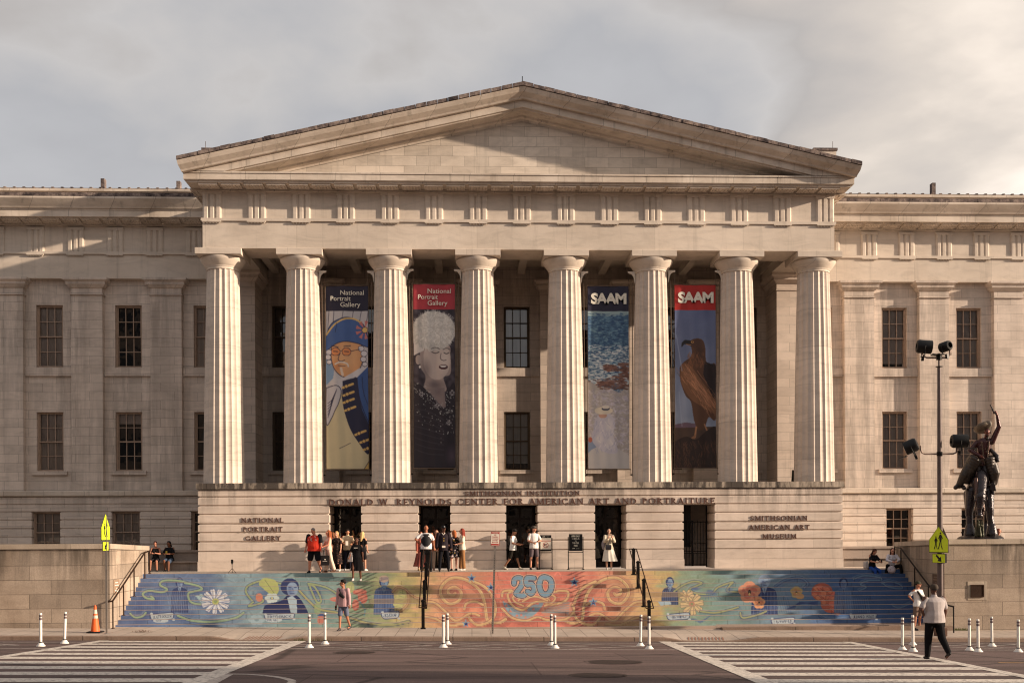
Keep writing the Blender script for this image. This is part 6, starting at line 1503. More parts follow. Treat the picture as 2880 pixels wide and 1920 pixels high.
        if fem:
            for s in (-1, 1): b.ell(tuple(o + R @ Vector((s*.07, -.09, .36))), (.072, .064, .072), 10, 6, R)
        if kind != 'tank':
            for s in (-1, 1):
                e_, w__, wv = HND[s]; k_ = .045 if kind == 'jacket' else .032
                if kind in ('long', 'jacket'): caps(b, shd[s], e_, .050*w_**.7+k_-.008, .040+k_-.010); caps(b, e_, w__ - wv*.0, .040+k_-.012, .034+k_-.020)
                else: caps(b, shd[s] + Vector((-s*.022, 0, -.022)), shd[s].lerp(e_, .72), .052*w_**.6+.012, .050*w_**.5+.014)
        if kind == 'polo': caps(b, neck, neck + R @ Vector((0, -.01, .03)), .072, .070)
        link('shirt' if kind in ('tee', 'long', 'polo', 'tank', 'crop') else {'dress': 'bodice', 'jacket': 'jacket'}[kind], organic(b, .011, 2), tm, t)
    kind2, bcol = bottom[0], bottom[1]; bm_ = botmat or flat('cloth_bottom', bcol, .85, 0, .12, var=.10, scale=12)
    if kind2:
        b = MB(); f_ = w_**.7
        if kind2 in ('trousers', 'shorts', 'wide', 'cropped'):
            rings(b, [(0, 0, -.13, hipw*.75*w_, .10*w_), (0, 0, -.06, hipw*w_+.016, .13*w_), (0, 0, .03, (hipw-.008)*w_+.012, .122*w_+belly*.2), (0, 0, .085, waist*w_+.022, .112*w_+belly*.3)], R if hip is None else Matrix.Identity(3), o)
            for s in (-1, 1):
                h_, k_, a_ = J[s]
                if kind2 == 'shorts': caps(b, h_, h_.lerp(k_, .84), .096*f_, .088*f_)
                else:
                    e2 = {'trousers': (.072, .052, .98), 'wide': (.085, .085, .86), 'cropped': (.070, .050, .80)}[kind2]
                    caps(b, h_, k_, .094*f_, e2[0]*f_); caps(b, k_, k_.lerp(a_, e2[2]), e2[0]*f_, e2[1]*f_)
            nm = {'shorts': 'shorts'}.get(kind2, 'trousers')
            link(nm, organic(b, .011, 2), bm_, t)
        else:   # skirt: (kind, colour, hem height, flare)
            hem, fl = bottom[2], bottom[3]; top_z = .10; hz = hem/S - o.z; n = 40; rs = []
            for q in range(12):
                u_ = q/11; z = top_z + (hz-top_z)*u_; rx = waist*w_+.02 + (hipw*w_+.03-waist*w_-.02)*min(1, u_*3.2) + fl*max(0, u_-.25); ry = .105*w_+.02+.03*min(1, u_*3) + fl*.9*max(0, u_-.25); fold = .012*u_*(1+fl*6)
                rs.append([tuple(o + Vector((bottom[4]*u_**2 if len(bottom) > 4 else 0, 0, 0)) + Vector(((rx+fold*sin(9*2*pi*j/n))*cos(2*pi*j/n), (ry+fold*sin(9*2*pi*j/n))*sin(2*pi*j/n), z))) for j in range(n)])
            b.loft(rs, cap=False); b.build('skirt', bm_, t, smooth=70)
    if shoes:
        for s in (-1, 1):
            h_, k_, a_ = J[s]; b = MB(); pitch = legs[0 if s < 0 else 1][0]-legs[0 if s < 0 else 1][1]
            down = Vector((0, 0, -1)); fw = Vector((0, -1, 0))
            if pitch < -25: q_ = Matrix.Rotation(radians(-(pitch+10)*.8), 3, 'X'); down = q_ @ down; fw = q_ @ fw
            he = a_ + down*.050 - fw*.035; to = a_ + down*.058 + fw*.145
            caps(b, he, to, .040, .034); caps(b, a_ + down*.01, a_ + down*.03 + fw*.05, .045, .036)
            me = organic(b, .012, 1)
            link('shoe', me, flat('shoe', shoes, .6), t)
    # ---- hair and hats
    hk, hc = hair; hm = flat('hair', hc, .7, 0, .25, var=.3, scale=30)
    if hk != 'bald':
        b = MB()
        b.ell(tuple(head + Rh @ Vector((0, .030, .036))), (.084, .092, .090), 16, 10, Rh)
        if hk in ('long', 'curly', 'bob'):
            ln = {'long': .30, 'curly': .20, 'bob': .12}[hk]; wd = .085 if hk != 'curly' else .10
            for s in (-1, 1): caps(b, head + Rh @ Vector((s*.062, .02, .02)), head + Rh @ Vector((s*.080, .035, -.10-ln*.35)), .036, .030 if hk != 'curly' else .045)
            caps(b, head + Rh @ Vector((0, .065, .0)), head + Rh @ Vector((0, .085, -.12)) + R @ Vector((0, .02, -ln*.6)), wd, wd*.72)
        if hk == 'curly':
            rr = random.Random(int(X*100));
            for _ in range(26):
                a = rr.uniform(0, 6.28); e = rr.uniform(-1.2, .9); v = Vector((cos(a)*cos(e)*.088, abs(sin(a))*cos(e)*.085+.02, sin(e)*.09-.01)); b.ell(tuple(head + Rh @ v), (.03, .03, .03), 8, 5)
        if hk == 'messy':
            rr = random.Random(5); b.ell(tuple(head + Rh @ Vector((0, .040, .070))), (.098, .098, .080), 16, 10, Rh)
            for _ in range(22): a = rr.uniform(0, 6.28); v = Vector((cos(a)*.07, sin(a)*.07+.02, .075+rr.uniform(-.02, .035))); b.ell(tuple(head + Rh @ v), (.028, .028, .03), 8, 5)
        if hk == 'bun': b.ell(tuple(head + Rh @ Vector((0, .10, .06))), (.045, .045, .045), 10, 6)
        link('hair', organic(b, .010, 1), hm, t)
    if hat:
        b = MB(); mt = flat('cap_cloth', hat[1], .8)
        ringsh = []
        for z, k in ((.02, 1.0), (.06, 1.0), (.095, .86), (.118, .55), (.128, .1)): ringsh.append([tuple(head + Rh @ Vector((.092*k*cos(2*pi*j/18), .020+.108*k*sin(2*pi*j/18), z))) for j in range(18)])
        b.loft(ringsh); hb = b.build('cap', mt, t, smooth=50)
        if hat[0] == 'cap':
            b = MB(); P_ = [(.075*cos(pi*q/8), -.075-.085*sin(pi*q/8)) for q in range(9)]
            b.add([tuple(head + Rh @ Vector((u, v, .030 - (.012 if q in (0, 8) else 0)))) for q, (u, v) in enumerate(P_)] + [tuple(head + Rh @ Vector((u, v, .038 - (.012 if q in (0, 8) else 0)))) for q, (u, v) in enumerate(P_)], [tuple(range(9)), tuple(reversed(range(9, 18)))] + [(q, q+9, (q+1) % 9+9, (q+1) % 9) for q in range(9)])
            o_ = b.build('brim', mt, hb)
        if len(hat) > 2:
            b = MB(); b.ell(tuple(head + Rh @ Vector((0, -.078, .075))), (.02, .008, .016), 8, 5, Rh); b.build('cap_badge', flat('badge', hat[2], .6), hb)
    info = dict(t=t, head=head, Rh=Rh, R=R, o=o, H=HND, J=J, sh=shd, S=S, neck=neck)
    if extra: extra(info)
    return info
def part_mb(name, fn, mat, t, smooth=50):
    b = MB(); fn(b); return b.build(name, mat, t, smooth=smooth)
def floral(name, base, cols, scale=26, thr=.60):
    m = Mt(name, .85, .1); vo = m.n('ShaderNodeTexVoronoi'); m.put(vo.inputs['Vector'], m.coord()); vo.inputs['Scale'].default_value = scale
    nz = m.noise(m.coord(), scale*.6, 2); c = m.ramp(m.n('ShaderNodeTexWhiteNoise').outputs[0], [(0, 0)])
    sel = m.ramp(m.math('ADD', nz, m.math('MULTIPLY', vo.outputs['Distance'], -.35)), [(thr-.12, 0.), (thr-.10, 1.)], 'LINEAR')
    sp = m.n('ShaderNodeSeparateColor'); m.put(sp.inputs[0], vo.outputs['Color'])
    cc = m.ramp(sp.outputs[0], [(0, lin(cols[0])), (.5, lin(cols[1 % len(cols)])), (.8, lin(cols[2 % len(cols)]))], 'CONSTANT')
    m.color(m.mix(sel, lin(base), cc)); return m.m
# 1 heavy man in red and black jersey
def ex(i):
    t = i['t']; R, o = i['R'], i['o']
    part_mb('shoulder_stripe', lambda b: [caps(b, o + R @ Vector((s*.10, -.125, .50)), o + R @ Vector((s*.17, -.165, .33)), .010, .010, 6) for s in (-1, 1)], flat('white_trim', (220, 210, 205), .8), t)
    part_mb('sleeve', lambda b: [caps(b, i['sh'][s] + Vector((0, 0, .01)), i['sh'][s].lerp(i['H'][s][0], .74), .092, .086) for s in (-1, 1)], flat('jersey_black', (26, 22, 26), .85), t)
    for ch, dx_, dz_, sz_ in (('S', -.02, .33, .12), ('T', .012, .345, .10), ('L', .02, .30, .11)):
        me = text_mesh(ch, sz_, 'CENTER', .004, .003)
        for q in me.vertices: q.co = o + R @ Vector((-q.co.x*-1+dx_, -.248, dz_+q.co.y))
        link('chest_letter', me, flat('white_trim', (220, 210, 205), .8), t)
p1 = person('heavy grey haired man in a red and black jersey at the stair edge', 884, 43.32, H=1.78, face=-20, skin_c=(186, 128, 104), hair=('short', (120, 112, 108)), top=('tee', (206, 58, 40)), bottom=('shorts', (22, 20, 26)), shoes=(22, 20, 22), fat=1.6, belly=.12, nod=28, turn=-10, legs=((8, 4, 6), (-2, 26, 8)), arms=((0, 16, 8, 8), (6, 14, 12, 12)), extra=ex)
# tote held by him
x = at(914, 1600, 43.3)[0]
t = thing('tote_bag', 'black shopping tote with a white logo dot held by the man in the red jersey', 'bag', (x, 43.35, .30))
b = MB(); b.cbox(-.17, .17, -.05, .05, 0, .40, 0, .012, .012); b.build('bag_body', flat('tote_black', (28, 24, 24), .6), t)
for yy in (-.03, .03): b = MB(); b.tube([(-.08, yy, .39), (-.05, yy*.5, .62), (.0, yy*.3, .66), (.05, yy*.5, .62), (.08, yy, .39)], .010, 6); b.build('handle', flat('tote_black', (28, 24, 24), .6), t)
b = MB(); b.ell((0, -.053, .24), (.028, .004, .028), 10, 6); b.box(-.09, .09, -.055, -.051, .165, .18); b.build('logo', M_white, t)
# 2 red-haired woman in a pale patterned jumpsuit
p = person('red haired woman in a pale sleeveless jumpsuit beside the man in red', 924, 43.75, H=1.68, face=-62, skin_c=(214, 152, 124), hair=('curly', (150, 78, 42)), top=('tank', 0), bottom=('wide', 0), shoes=(88, 58, 44), fem=True, legs=((6, 4, 3), (-10, 8, 3)), arms=((20, 10, 62, -18), (16, 10, 66, -18)), topmat=floral('pale_pattern_cloth', (216, 196, 178), [(222, 160, 140), (206, 186, 160), (190, 120, 110)], 30, .66), botmat=floral('pale_pattern_cloth_b', (216, 196, 178), [(222, 160, 140), (206, 186, 160), (190, 120, 110)], 30, .66),
    extra=lambda i: part_mb('bag_strap', lambda b: b.tube([i['o'] + Vector((.12, 0, .49)), i['o'] + Vector((.0, -.15, .30)), i['o'] + Vector((-.14, -.08, .0)), ], .008, 6), M_black, i['t']))
# 3 blonde woman in dark floral dress
M_fd = floral('dark_floral_cloth', (38, 30, 30), [(168, 120, 108), (120, 110, 84), (150, 84, 76)], 40, .60)
person('blonde woman in a long dark floral dress and white trainers by the first doorway', 948, 45.2, H=1.64, face=-15, skin_c=(212, 154, 126), hair=('long', (196, 156, 104)), top=('dress', 0), bottom=('skirt', 0, .30, .05), shoes=(206, 198, 190), fem=True, nod=14, topmat=M_fd, botmat=M_fd, arms=((14, 12, 40, -14), (6, 8, 16, 2)))
person('brown haired woman in dark floral clothes half hidden behind the red haired woman', 937, 45.5, H=1.60, face=-70, skin_c=(206, 146, 120), hair=('long', (120, 72, 44)), top=('dress', 0), bottom=('skirt', 0, .34, .04), shoes=(200, 190, 184), fem=True, nod=8, topmat=M_fd, botmat=M_fd)
# 4 man in cream polo reading a leaflet
def ex(i):
    e, w__, wv = i['H'][-1]; c = w__ + wv*.1
    part_mb('leaflet', lambda b: b.box(c.x-.02, c.x+.09, c.y-.05, c.y-.045, c.z-.02, c.z+.16), M_white, i['t'])
person('dark haired man in a cream polo shirt reading a leaflet in a doorway', 978, 45.75, H=1.74, face=10, skin_c=(186, 128, 96), hair=('short', (34, 24, 20)), top=('polo', (206, 184, 152)), bottom=('trousers', (34, 34, 46)), shoes=(190, 184, 178), nod=34, arms=((24, 12, 74, -26), (24, 12, 72, -26)), extra=ex)
# 5 woman in black dress descending
def ex(i):
    t = i['t']; sh_ = i['sh'][-1]; o = i['o']
    part_mb('shoulder_bag', lambda b: b.loft([[(sh_.x-.10, -.12, o.z+.22), (sh_.x-.02, -.14, o.z+.22), (sh_.x+.0, .04, o.z+.22), (sh_.x-.12, .04, o.z+.22)], [(sh_.x-.17, -.17, o.z-.02), (sh_.x+.03, -.19, o.z-.02), (sh_.x+.04, .08, o.z-.02), (sh_.x-.18, .08, o.z-.02)], [(sh_.x-.17, -.16, o.z-.16), (sh_.x+.03, -.18, o.z-.16), (sh_.x+.04, .07, o.z-.16), (sh_.x-.18, .07, o.z-.16)]]), flat('pale_canvas', (190, 182, 178), .8), t)
    part_mb('bag_strap', lambda b: b.tube([(sh_.x-.07, -.05, o.z+.2), (sh_.x, -.02, sh_.z+.06), (sh_.x-.06, .03, o.z+.2)], .010, 6), flat('pale_canvas', (190, 182, 178), .8), t)
    part_mb('shirt_print', lambda b: [b.box(x_-.012, x_+.010, -.182, -.174, o.z+.385, o.z+.425) for x_ in (-.07, -.04, -.01, .02, .05)], M_white, t)
person('woman in a long black dress coming down the first steps with a pale bag', 1004, 42.72, zf=-2*RS+.0, H=1.70, face=-6, skin_c=(112, 70, 50), hair=('curly', (34, 24, 22)), top=('dress', (24, 22, 24)), bottom=('skirt', (24, 22, 24), .42, .05), shoes=(212, 204, 200), fem=True, fat=1.12, legs=((22, 24, 3), (-4, 4, 3)), arms=((14, 12, 40, 6), (-2, 10, 6, 6)), extra=ex)
# 6 blonde behind her
person('long haired blonde in black shorts standing behind the woman in the black dress', 1020, 45.5, H=1.62, face=150, skin_c=(208, 150, 122), hair=('long', (214, 178, 122)), top=('tee', (30, 26, 28)), bottom=('shorts', (26, 24, 28)), shoes=(224, 216, 210), fem=True)
# 7 officer from behind with vest
def ex(i):
    t = i['t']; R, o = i['R'], i['o']; b = MB(); rings(b, [(0, 0, .02, .205, .17), (0, 0, .12, .20, .17), (0, 0, .32, .205, .165), (0, 0, .46, .185, .14), (0, 0, .50, .14, .12)], R, o); b.build('protective_vest', flat('vest_black', (20, 20, 24), .7), t, smooth=50)
    b = MB(); rings(b, [(0, 0, -.04, .215, .172), (0, 0, .015, .215, .172)], R, o); b.build('duty_belt', M_black, t)
    b = MB(); b.box(.20, .26, -.05, .05, o.z-.20, o.z+.0); b.box(-.25, -.20, -.05, .05, o.z-.12, o.z+.02); b.build('holster', M_black, t)
person('bald officer seen from behind in a white shirt and black protective vest', 1199, 43.75, H=1.86, face=182, skin_c=(164, 104, 76), hair=('bald', (0, 0, 0)), top=('tee', (224, 218, 216)), bottom=('trousers', (28, 26, 28)), shoes=(22, 20, 20), fat=1.22, legs=((2, 0, 8), (-2, 0, 8)), arms=((4, 14, 8, 6), (-18, 44, 18, -46)), extra=ex)
# 8 woman in rust skirt hidden behind him
M_rs = floral('rust_floral_cloth', (128, 70, 62), [(176, 120, 96), (190, 100, 60), (150, 90, 84)], 22, .62)
person('woman in a long rust patterned skirt mostly hidden behind the bald officer', 1184, 45.2, H=1.60, face=20, skin_c=(200, 146, 118), hair=('long', (120, 60, 40)), top=('long', (150, 80, 66)), bottom=('skirt', 0, .18, .10, -.08), shoes=(190, 160, 120), fem=True, botmat=M_rs)
person('woman in sunglasses and light trousers standing between the two officers', 1228, 45.4, H=1.68, face=8, skin_c=(208, 154, 126), hair=('long', (96, 56, 40)), top=('long', (176, 100, 74)), bottom=('trousers', (176, 156, 140)), shoes=(150, 96, 76), fem=True, nod=6,
    extra=lambda i: part_mb('sunglasses', lambda b: [b.ell(tuple(i['head'] + i['Rh'] @ Vector((s*.032, -.092, .008))), (.028, .010, .020), 10, 6) for s in (-1, 1)], M_black, i['t']))
# 10 man in black cap
def ex(i):
    t = i['t']; R, o = i['R'], i['o']; b = MB(); rings(b, [(0, 0, -.06, .212, .165), (0, 0, .10, .20, .16), (0, 0, .14, .20, .16)], R, o)
    part_mb('white_shirt_hem', lambda b: b.box(-.075, .055, -.183, -.155, o.z-.03, o.z+.05), M_white, t)
    part_mb('collar', lambda b: b.tube([o + Vector((-.07, -.06, .55)), o + Vector((-.02, -.13, .47)), o + Vector((.05, -.08, .55))], .014, 6), M_white, t)
    part_mb('lanyard_badges', lambda b: [b.box(-.022, .018, -.176, -.165, o.z+z, o.z+z+.045) for z in (.22, .31)], flat('brass_badge', (200, 164, 90), .4, .5), t)
person('security man in a black cap, dark jacket and lanyard facing the street', 1248, 44.2, H=1.84, face=6, skin_c=(96, 62, 48), hair=('short', (20, 18, 18)), top=('jacket', (42, 34, 40)), bottom=('trousers', (20, 20, 26)), shoes=(18, 16, 18), fat=1.12, turn=18, hat=('cap', (22, 22, 26), (200, 200, 205)), legs=((0, 0, 7), (0, 0, 9)), arms=((0, 12, 10, 4), (2, 14, 14, 6)), extra=ex)
# 11 floral dress
M_bf = floral('bold_floral_cloth', (24, 22, 26), [(206, 184, 180), (206, 164, 70), (180, 170, 176)], 17, .58)
person('woman in a bold black floral dress beside the security man', 1277, 45.0, H=1.66, face=205, skin_c=(214, 160, 140), hair=('bob', (172, 96, 52)), top=('dress', 0), bottom=('skirt', 0, .56, .07), shoes=(30, 26, 26), fem=True, fat=1.18, topmat=M_bf, botmat=M_bf, turn=25, arms=((0, 14, 20, -4), (4, 12, 12, 4)))
# 12 cream top brown trousers
person('red haired woman in a cream top and brown wide trousers facing left', 1300, 45.0, H=1.73, face=-78, skin_c=(206, 148, 122), hair=('long', (132, 50, 34)), top=('tee', (222, 208, 186)), bottom=('wide', (146, 104, 68)), shoes=(226, 216, 206), fem=True, arms=((4, 10, 80, -16), (4, 10, 78, -10)))
# 13 man with phone
def phone(s=1, col=(30, 30, 34)):
    def f(i):
        e, w__, wv = i['H'][s]; c = w__ + wv*.12
        part_mb('phone', lambda b: b.box(c.x-.035, c.x+.035, c.y-.01, c.y+.0, c.z-.0, c.z+.13), flat('phone_black', col, .3), i['t'])
    return f
person('young man in a white t-shirt and black shorts looking down at his phone', 1443, 45.7, H=1.74, face=66, skin_c=(150, 104, 80), hair=('messy', (24, 20, 18)), top=('tee', (230, 226, 222)), bottom=('shorts', (36, 32, 28)), shoes=(206, 198, 180), nod=34, legs=((-14, 22, 4), (20, 4, 4)), arms=((14, 6, 76, -6), (14, 6, 80, -10)), extra=phone(1))
# 14 man in cap
person('man in a grey cap, white t-shirt and grey shorts beside the notice stand', 1502, 45.5, H=1.82, face=12, skin_c=(196, 138, 112), hair=('short', (58, 42, 32)), top=('tee', (226, 220, 216)), bottom=('shorts', (94, 82, 86)), shoes=(44, 34, 30), turn=48, hat=('cap', (78, 70, 62), (160, 155, 150)), legs=((0, 2, 5), (0, 2, 6)), arms=((10, 14, 70, -40), (12, 16, 84, -34)))
# 15 woman in white skirt photographing
def ex(i):
    t = i['t']; o = i['o']; c = i['head']
    part_mb('phone', lambda b: b.box(c.x-.075, c.x+.075, c.y-.30, c.y-.292, c.z-.20, c.z-.12), flat('phone_silver', (180, 150, 130), .3), t)
    part_mb('shoulder_bag', lambda b: b.cbox(-.17, .07, -.22, -.12, o.z-.09, o.z+.12, 0, .015, .015), flat('bag_black', (34, 32, 40), .5), t)
    part_mb('bag_strap', lambda b: b.tube([(-.05, -.14, o.z+.12), (.02, -.15, o.z+.34), (.12, -.05, o.z+.52)], .008, 6), M_black, t)
    part_mb('backpack', lambda b: b.ell((-.22, .10, o.z+.12), (.09, .10, .22), 12, 8), flat('grey_backpack', (150, 140, 144), .8), t)
person('woman in a cream top and white pleated skirt taking a photo', 1713, 44.9, H=1.70, face=2, skin_c=(206, 158, 132), hair=('long', (26, 20, 20)), top=('long', (206, 192, 170)), bottom=('skirt', (224, 216, 202), .36, .16, .05), shoes=(220, 210, 196), fem=True, legs=((2, 0, 1), (-2, 0, 1)), arms=((34, 10, 128, -24), (34, 10, 128, -24)), extra=ex)
# seated on the left bench
person('woman in a black t-shirt and denim shorts sitting on the left bench', 477, 46.62, H=1.66, face=-8, skin_c=(120, 76, 54), hair=('bob', (22, 18, 18)), top=('tee', (22, 22, 26)), bottom=('shorts', (66, 78, 96)), shoes=(26, 24, 26), fem=True, fat=1.12, nod=28, hip=.52, legs=((84, 96, -4), (76, 72, 4)), arms=((22, 12, 92, -34), (22, 12, 92, -34)), extra=phone(1, (150, 130, 60)))
person('person in a black tank top on the left bench, half hidden by the wall end', 438, 46.62, H=1.64, face=4, skin_c=(176, 120, 96), hair=('short', (66, 32, 30)), top=('tank', (24, 22, 24)), bottom=('shorts', (34, 30, 34)), shoes=(30, 28, 28), fem=True, nod=24, hip=.52, legs=((82, 84, 6), (82, 84, 4)), arms=((24, 12, 100, -30), (24, 12, 100, -30)))
# seated on the landing edge, right
def ex(i):
    o = i['o']; part_mb('pale_shoulder_bag', lambda b: b.cbox(-.34, -.20, -.05, .12, .02, .34, 0, .03, .03), flat('pale_canvas', (190, 182, 178), .8), i['t'])
    part_mb('bag_strap', lambda b: b.tube([(-.22, .0, .33), i['sh'][-1] + Vector((-.0, -.06, .05))], .012, 6), flat('pale_canvas', (190, 182, 178), .8), i['t'])
person('woman in a black t-shirt and bright blue jeans sitting on the top step', 2452, 43.45, zf=0, H=1.68, face=14, skin_c=(176, 122, 98), hair=('long', (72, 40, 28)), top=('tee', (22, 20, 24)), bottom=('trousers', (36, 68, 140)), shoes=(214, 206, 200), fem=True, nod=34, lean=12, hip=.10, legs=((72, 66, 2), (72, 66, 2)), arms=((34, 10, 80, -24), (34, 10, 80, -24)), extra=lambda i: (ex(i), phone(1)(i)))
person('woman in a white long sleeved top sitting on the top step, knees up', 2507, 43.50, zf=0, H=1.68, face=-6, skin_c=(198, 142, 118), hair=('long', (62, 34, 28)), top=('long', (206, 200, 206)), bottom=('trousers', (24, 22, 26)), shoes=(40, 36, 40), fem=True, hip=.10, lean=14, legs=((104, 104, 24), (104, 104, 24)), arms=((44, 22, 74, -40), (44, 22, 74, -40)))
x = at(2505, 1610, 42.98)[0]; t = thing('backpack', 'pale patterned backpack standing between the feet of the seated woman in white', 'backpack', (x, 42.88, -RS)); M_bp = floral('backpack_cloth', (176, 166, 170), [(120, 90, 100), (140, 130, 150), (90, 70, 90)], 34, .58)
b = MB(); b.ell((0, 0, .16), (.17, .11, .16), 14, 10); b.ell((.02, -.09, .12), (.11, .05, .09), 12, 8); link('bag_body', organic(b, .015, 1), M_bp, t)
b = MB(); b.tube([(-.04, 0, .31), (0, 0, .35), (.04, 0, .31)], .01, 6); b.build('handle', M_black, t)
# man with cap at the stair foot
def ex(i):
    o = i['o']; part_mb('sling_bag', lambda b: (caps(b, o + Vector((-.15, -.13, .46)), o + Vector((.13, -.17, .14)), .035, .05), caps(b, o + Vector((.02, -.165, .24)), o + Vector((.14, -.17, .10)), .06, .06)), flat('sling_black', (34, 28, 28), .7), i['t'])
person('man in a green cap and white t-shirt with a sling bag at the stair foot', 2581, 39.25, zf=-2.13, H=1.78, face=26, skin_c=(176, 118, 92), hair=('short', (40, 28, 24)), top=('tee', (226, 222, 220)), bottom=('shorts', (112, 92, 82)), shoes=(46, 42, 46), turn=34, fat=1.05, hat=('cap', (56, 56, 40)), legs=((0, 2, 6), (-6, 4, 10)), arms=((-22, 40, 14, -46), (4, 14, 30, -10)), extra=ex)
# crossing man, seen from behind
Xm, Ym = road_at(2628, 1853)
person('large man in a grey polo shirt and black trousers walking over the crosswalk', X=Xm, Y=Ym, zf=road_z(Xm, Ym), H=1.90, face=184, skin_c=(88, 56, 44), hair=('short', (52, 46, 44)), top=('polo', (172, 162, 160)), bottom=('trousers', (20, 18, 20)), shoes=(24, 20, 20), fat=1.42, belly=.05, turn=6, hat=('beanie', (66, 54, 44)), legs=((-18, 26, 2), (6, 2, 3)), arms=((2, 12, 20, 2), (-12, 24, 30, -30)), vox=.0085,
    extra=lambda i: part_mb('held_book', lambda b: b.box(-.02+i['H'][-1][1].x, .02+i['H'][-1][1].x, i['H'][-1][1].y-.1, i['H'][-1][1].y+.02, i['H'][-1][1].z-.18, i['H'][-1][1].z-.06), M_black, i['t']))
# man in the pink shirt on the sidewalk
def ex(i):
    o = i['o']; part_mb('sling_bag', lambda b: (caps(b, o + Vector((-.10, -.11, .50)), o + Vector((.02, -.165, .30)), .018, .02), caps(b, o + Vector((-.02, -.165, .32)), o + Vector((.10, -.165, .24)), .065, .055)), M_black, i['t'])
    w__ = i['H'][-1][1]; part_mb('phone', lambda b: b.box(w__.x-.03, w__.x+.03, w__.y-.06, w__.y-.045, w__.z-.2, w__.z-.06), M_black, i['t'])
person('young man in a pink shirt and blue shorts walking along the sidewalk', 965, 38.5, zf=walk_z(-5)+.0, H=1.78, face=-24, skin_c=(170, 112, 84), hair=('messy', (22, 18, 18)), top=('long', (186, 148, 150)), bottom=('shorts', (98, 104, 124)), shoes=(60, 54, 56), turn=-46, legs=((10, 6, 0), (-12, 18, 0)), arms=((2, 8, 10, 4), (-4, 10, 8, 6)), extra=ex)
person('brown haired person behind the right wall beside the bronze rider, only head showing', 2809, 46.2, zf=0, H=1.62, face=70, skin_c=(196, 140, 114), hair=('curly', (120, 62, 40)), top=('tee', (60, 50, 50)), bottom=('trousers', (40, 40, 46)), fem=True)
# ------------------------------------------------------------------ painted bronze rider on the right wall
def bronze(name, c, rough=.32):
    m = Mt(name, rough, .6, .35); n_ = m.noise(m.coord(), 5, 5, .7, .8); m.color(m.mix(1., lin(c), m.ramp(n_, [(.3, .45), (.55, 1.0), (.75, 1.35)]), 'MULTIPLY')); m.bump(m.noise(m.coord(), 16, 5, .7), .5, .03); return m.m
SY_ = 41.2; SX, _ = at(2757, 1500, SY_); SZ = 1.155
u = (at(2800, 1300, SY_)[0]-at(2700, 1300, SY_)[0])/100        # metres per photo pixel on this plane
def q(px, py, y=0.): return Vector(((px-2757)*u, y, (1513-py)*u))
st = thing('rider_statue', 'glossy painted bronze statue of a cowboy on horseback raising a revolver on the right wall', 'statue', (SX, SY_, SZ), radians(-22))
B_h = bronze('bronze_horse', (44, 35, 38), .24); B_r = bronze('bronze_red_shirt', (66, 28, 27), .24); B_c = bronze('bronze_chaps', (58, 48, 40), .40); B_k = bronze('bronze_dark', (44, 34, 32)); B_t = bronze('bronze_hat', (120, 106, 90), .4); B_s = bronze('bronze_skin', (96, 48, 38)); B_v = bronze('bronze_vest', (92, 70, 56), .22)
# base
b = MB(); b.ell(tuple(q(2756, 1512, .3)), (.74, 1.15, .23), 24, 10); b.ell(tuple(q(2725, 1508, -.1)), (.42, .7, .17), 16, 8); b.ell(tuple(q(2790, 1508, .2)), (.42, .8, .19), 16, 8)
for v in range(len(b.v)): b.v[v] = (b.v[v][0], b.v[v][1], max(.0, b.v[v][2]))
link('base', organic(b, .025, 2), B_k, st)
# horse, head bowed towards the street
b = MB()
caps(b, q(2756, 1365, .35), q(2756, 1375, 1.25), .44, .46, 16)               # barrel
caps(b, q(2757, 1350, .15), q(2757, 1380, .30), .36, .38, 14)                # chest
caps(b, q(2760, 1330, .05), q(2757, 1375, -.45), .25, .20, 14)               # neck dropping forward
caps(b, q(2757, 1375, -.45), q(2752, 1415, -.62), .20, .15, 12)
caps(b, q(2754, 1392, -.58), q(2753, 1412, -.62), .215, .17, 12); caps(b, q(2753, 1412, -.64), q(2752, 1438, -.70), .15, .095, 12); b.ell(tuple(q(2752, 1443, -.72)), (.125, .12, .095), 12, 8)
for s in (-1, 1): b.ell(tuple(q(2753+s*12, 1402, -.70)), (.045, .05, .04), 8, 6)   # head, muzzle
for s in (-1, 1): caps(b, q(2752+s*9, 1398, -.55), q(2752+s*14, 1384, -.48), .045, .015, 8)                                    # ears
for s, kx, fx, yy in ((-1, 2730, 2730, .10), (1, 2781, 2786, .05)):           # forelegs
    caps(b, q(2757+s*20, 1375, .20), q(kx, 1425, yy), .25, .16, 12); caps(b, q(kx, 1422, yy), q(kx+s*1, 1438, yy), .165, .15, 10); caps(b, q(kx, 1438, yy), q(fx, 1476, yy-.04), .135, .135, 10); caps(b, q(fx, 1474, yy-.05), q(fx-s*0, 1494, yy-.08), .165, .225, 12)
for s in (-1, 1):                                                            # hind legs
    caps(b, q(2757+s*22, 1380, 1.2), q(2757+s*24, 1430, 1.30), .24, .13, 12); caps(b, q(2757+s*24, 1430, 1.30), q(2757+s*22, 1462, 1.5), .13, .09, 10); caps(b, q(2757+s*22, 1462, 1.5), q(2757+s*22, 1500, 1.35), .09, .12, 10)
caps(b, q(2757, 1360, 1.6), q(2757, 1440, 1.85), .12, .08, 10)
link('horse', organic(b, .022, 2), B_h, st)
b = MB(); rr = random.Random(12)
for k in range(26): x0_ = 2753+rr.gauss(0, 4.5); caps(b, q(x0_+rr.gauss(0, 3), 1498, -.35+rr.gauss(0, .06)), q(x0_, 1450+rr.random()*28, -.45+rr.gauss(0, .05)), .045, .012, 6)
link('grass_tuft', organic(b, .014, 1), bronze('bronze_green', (62, 62, 40), .5), st)
b = MB(); rr = random.Random(2)                                              # mane falling over the brow, bridle
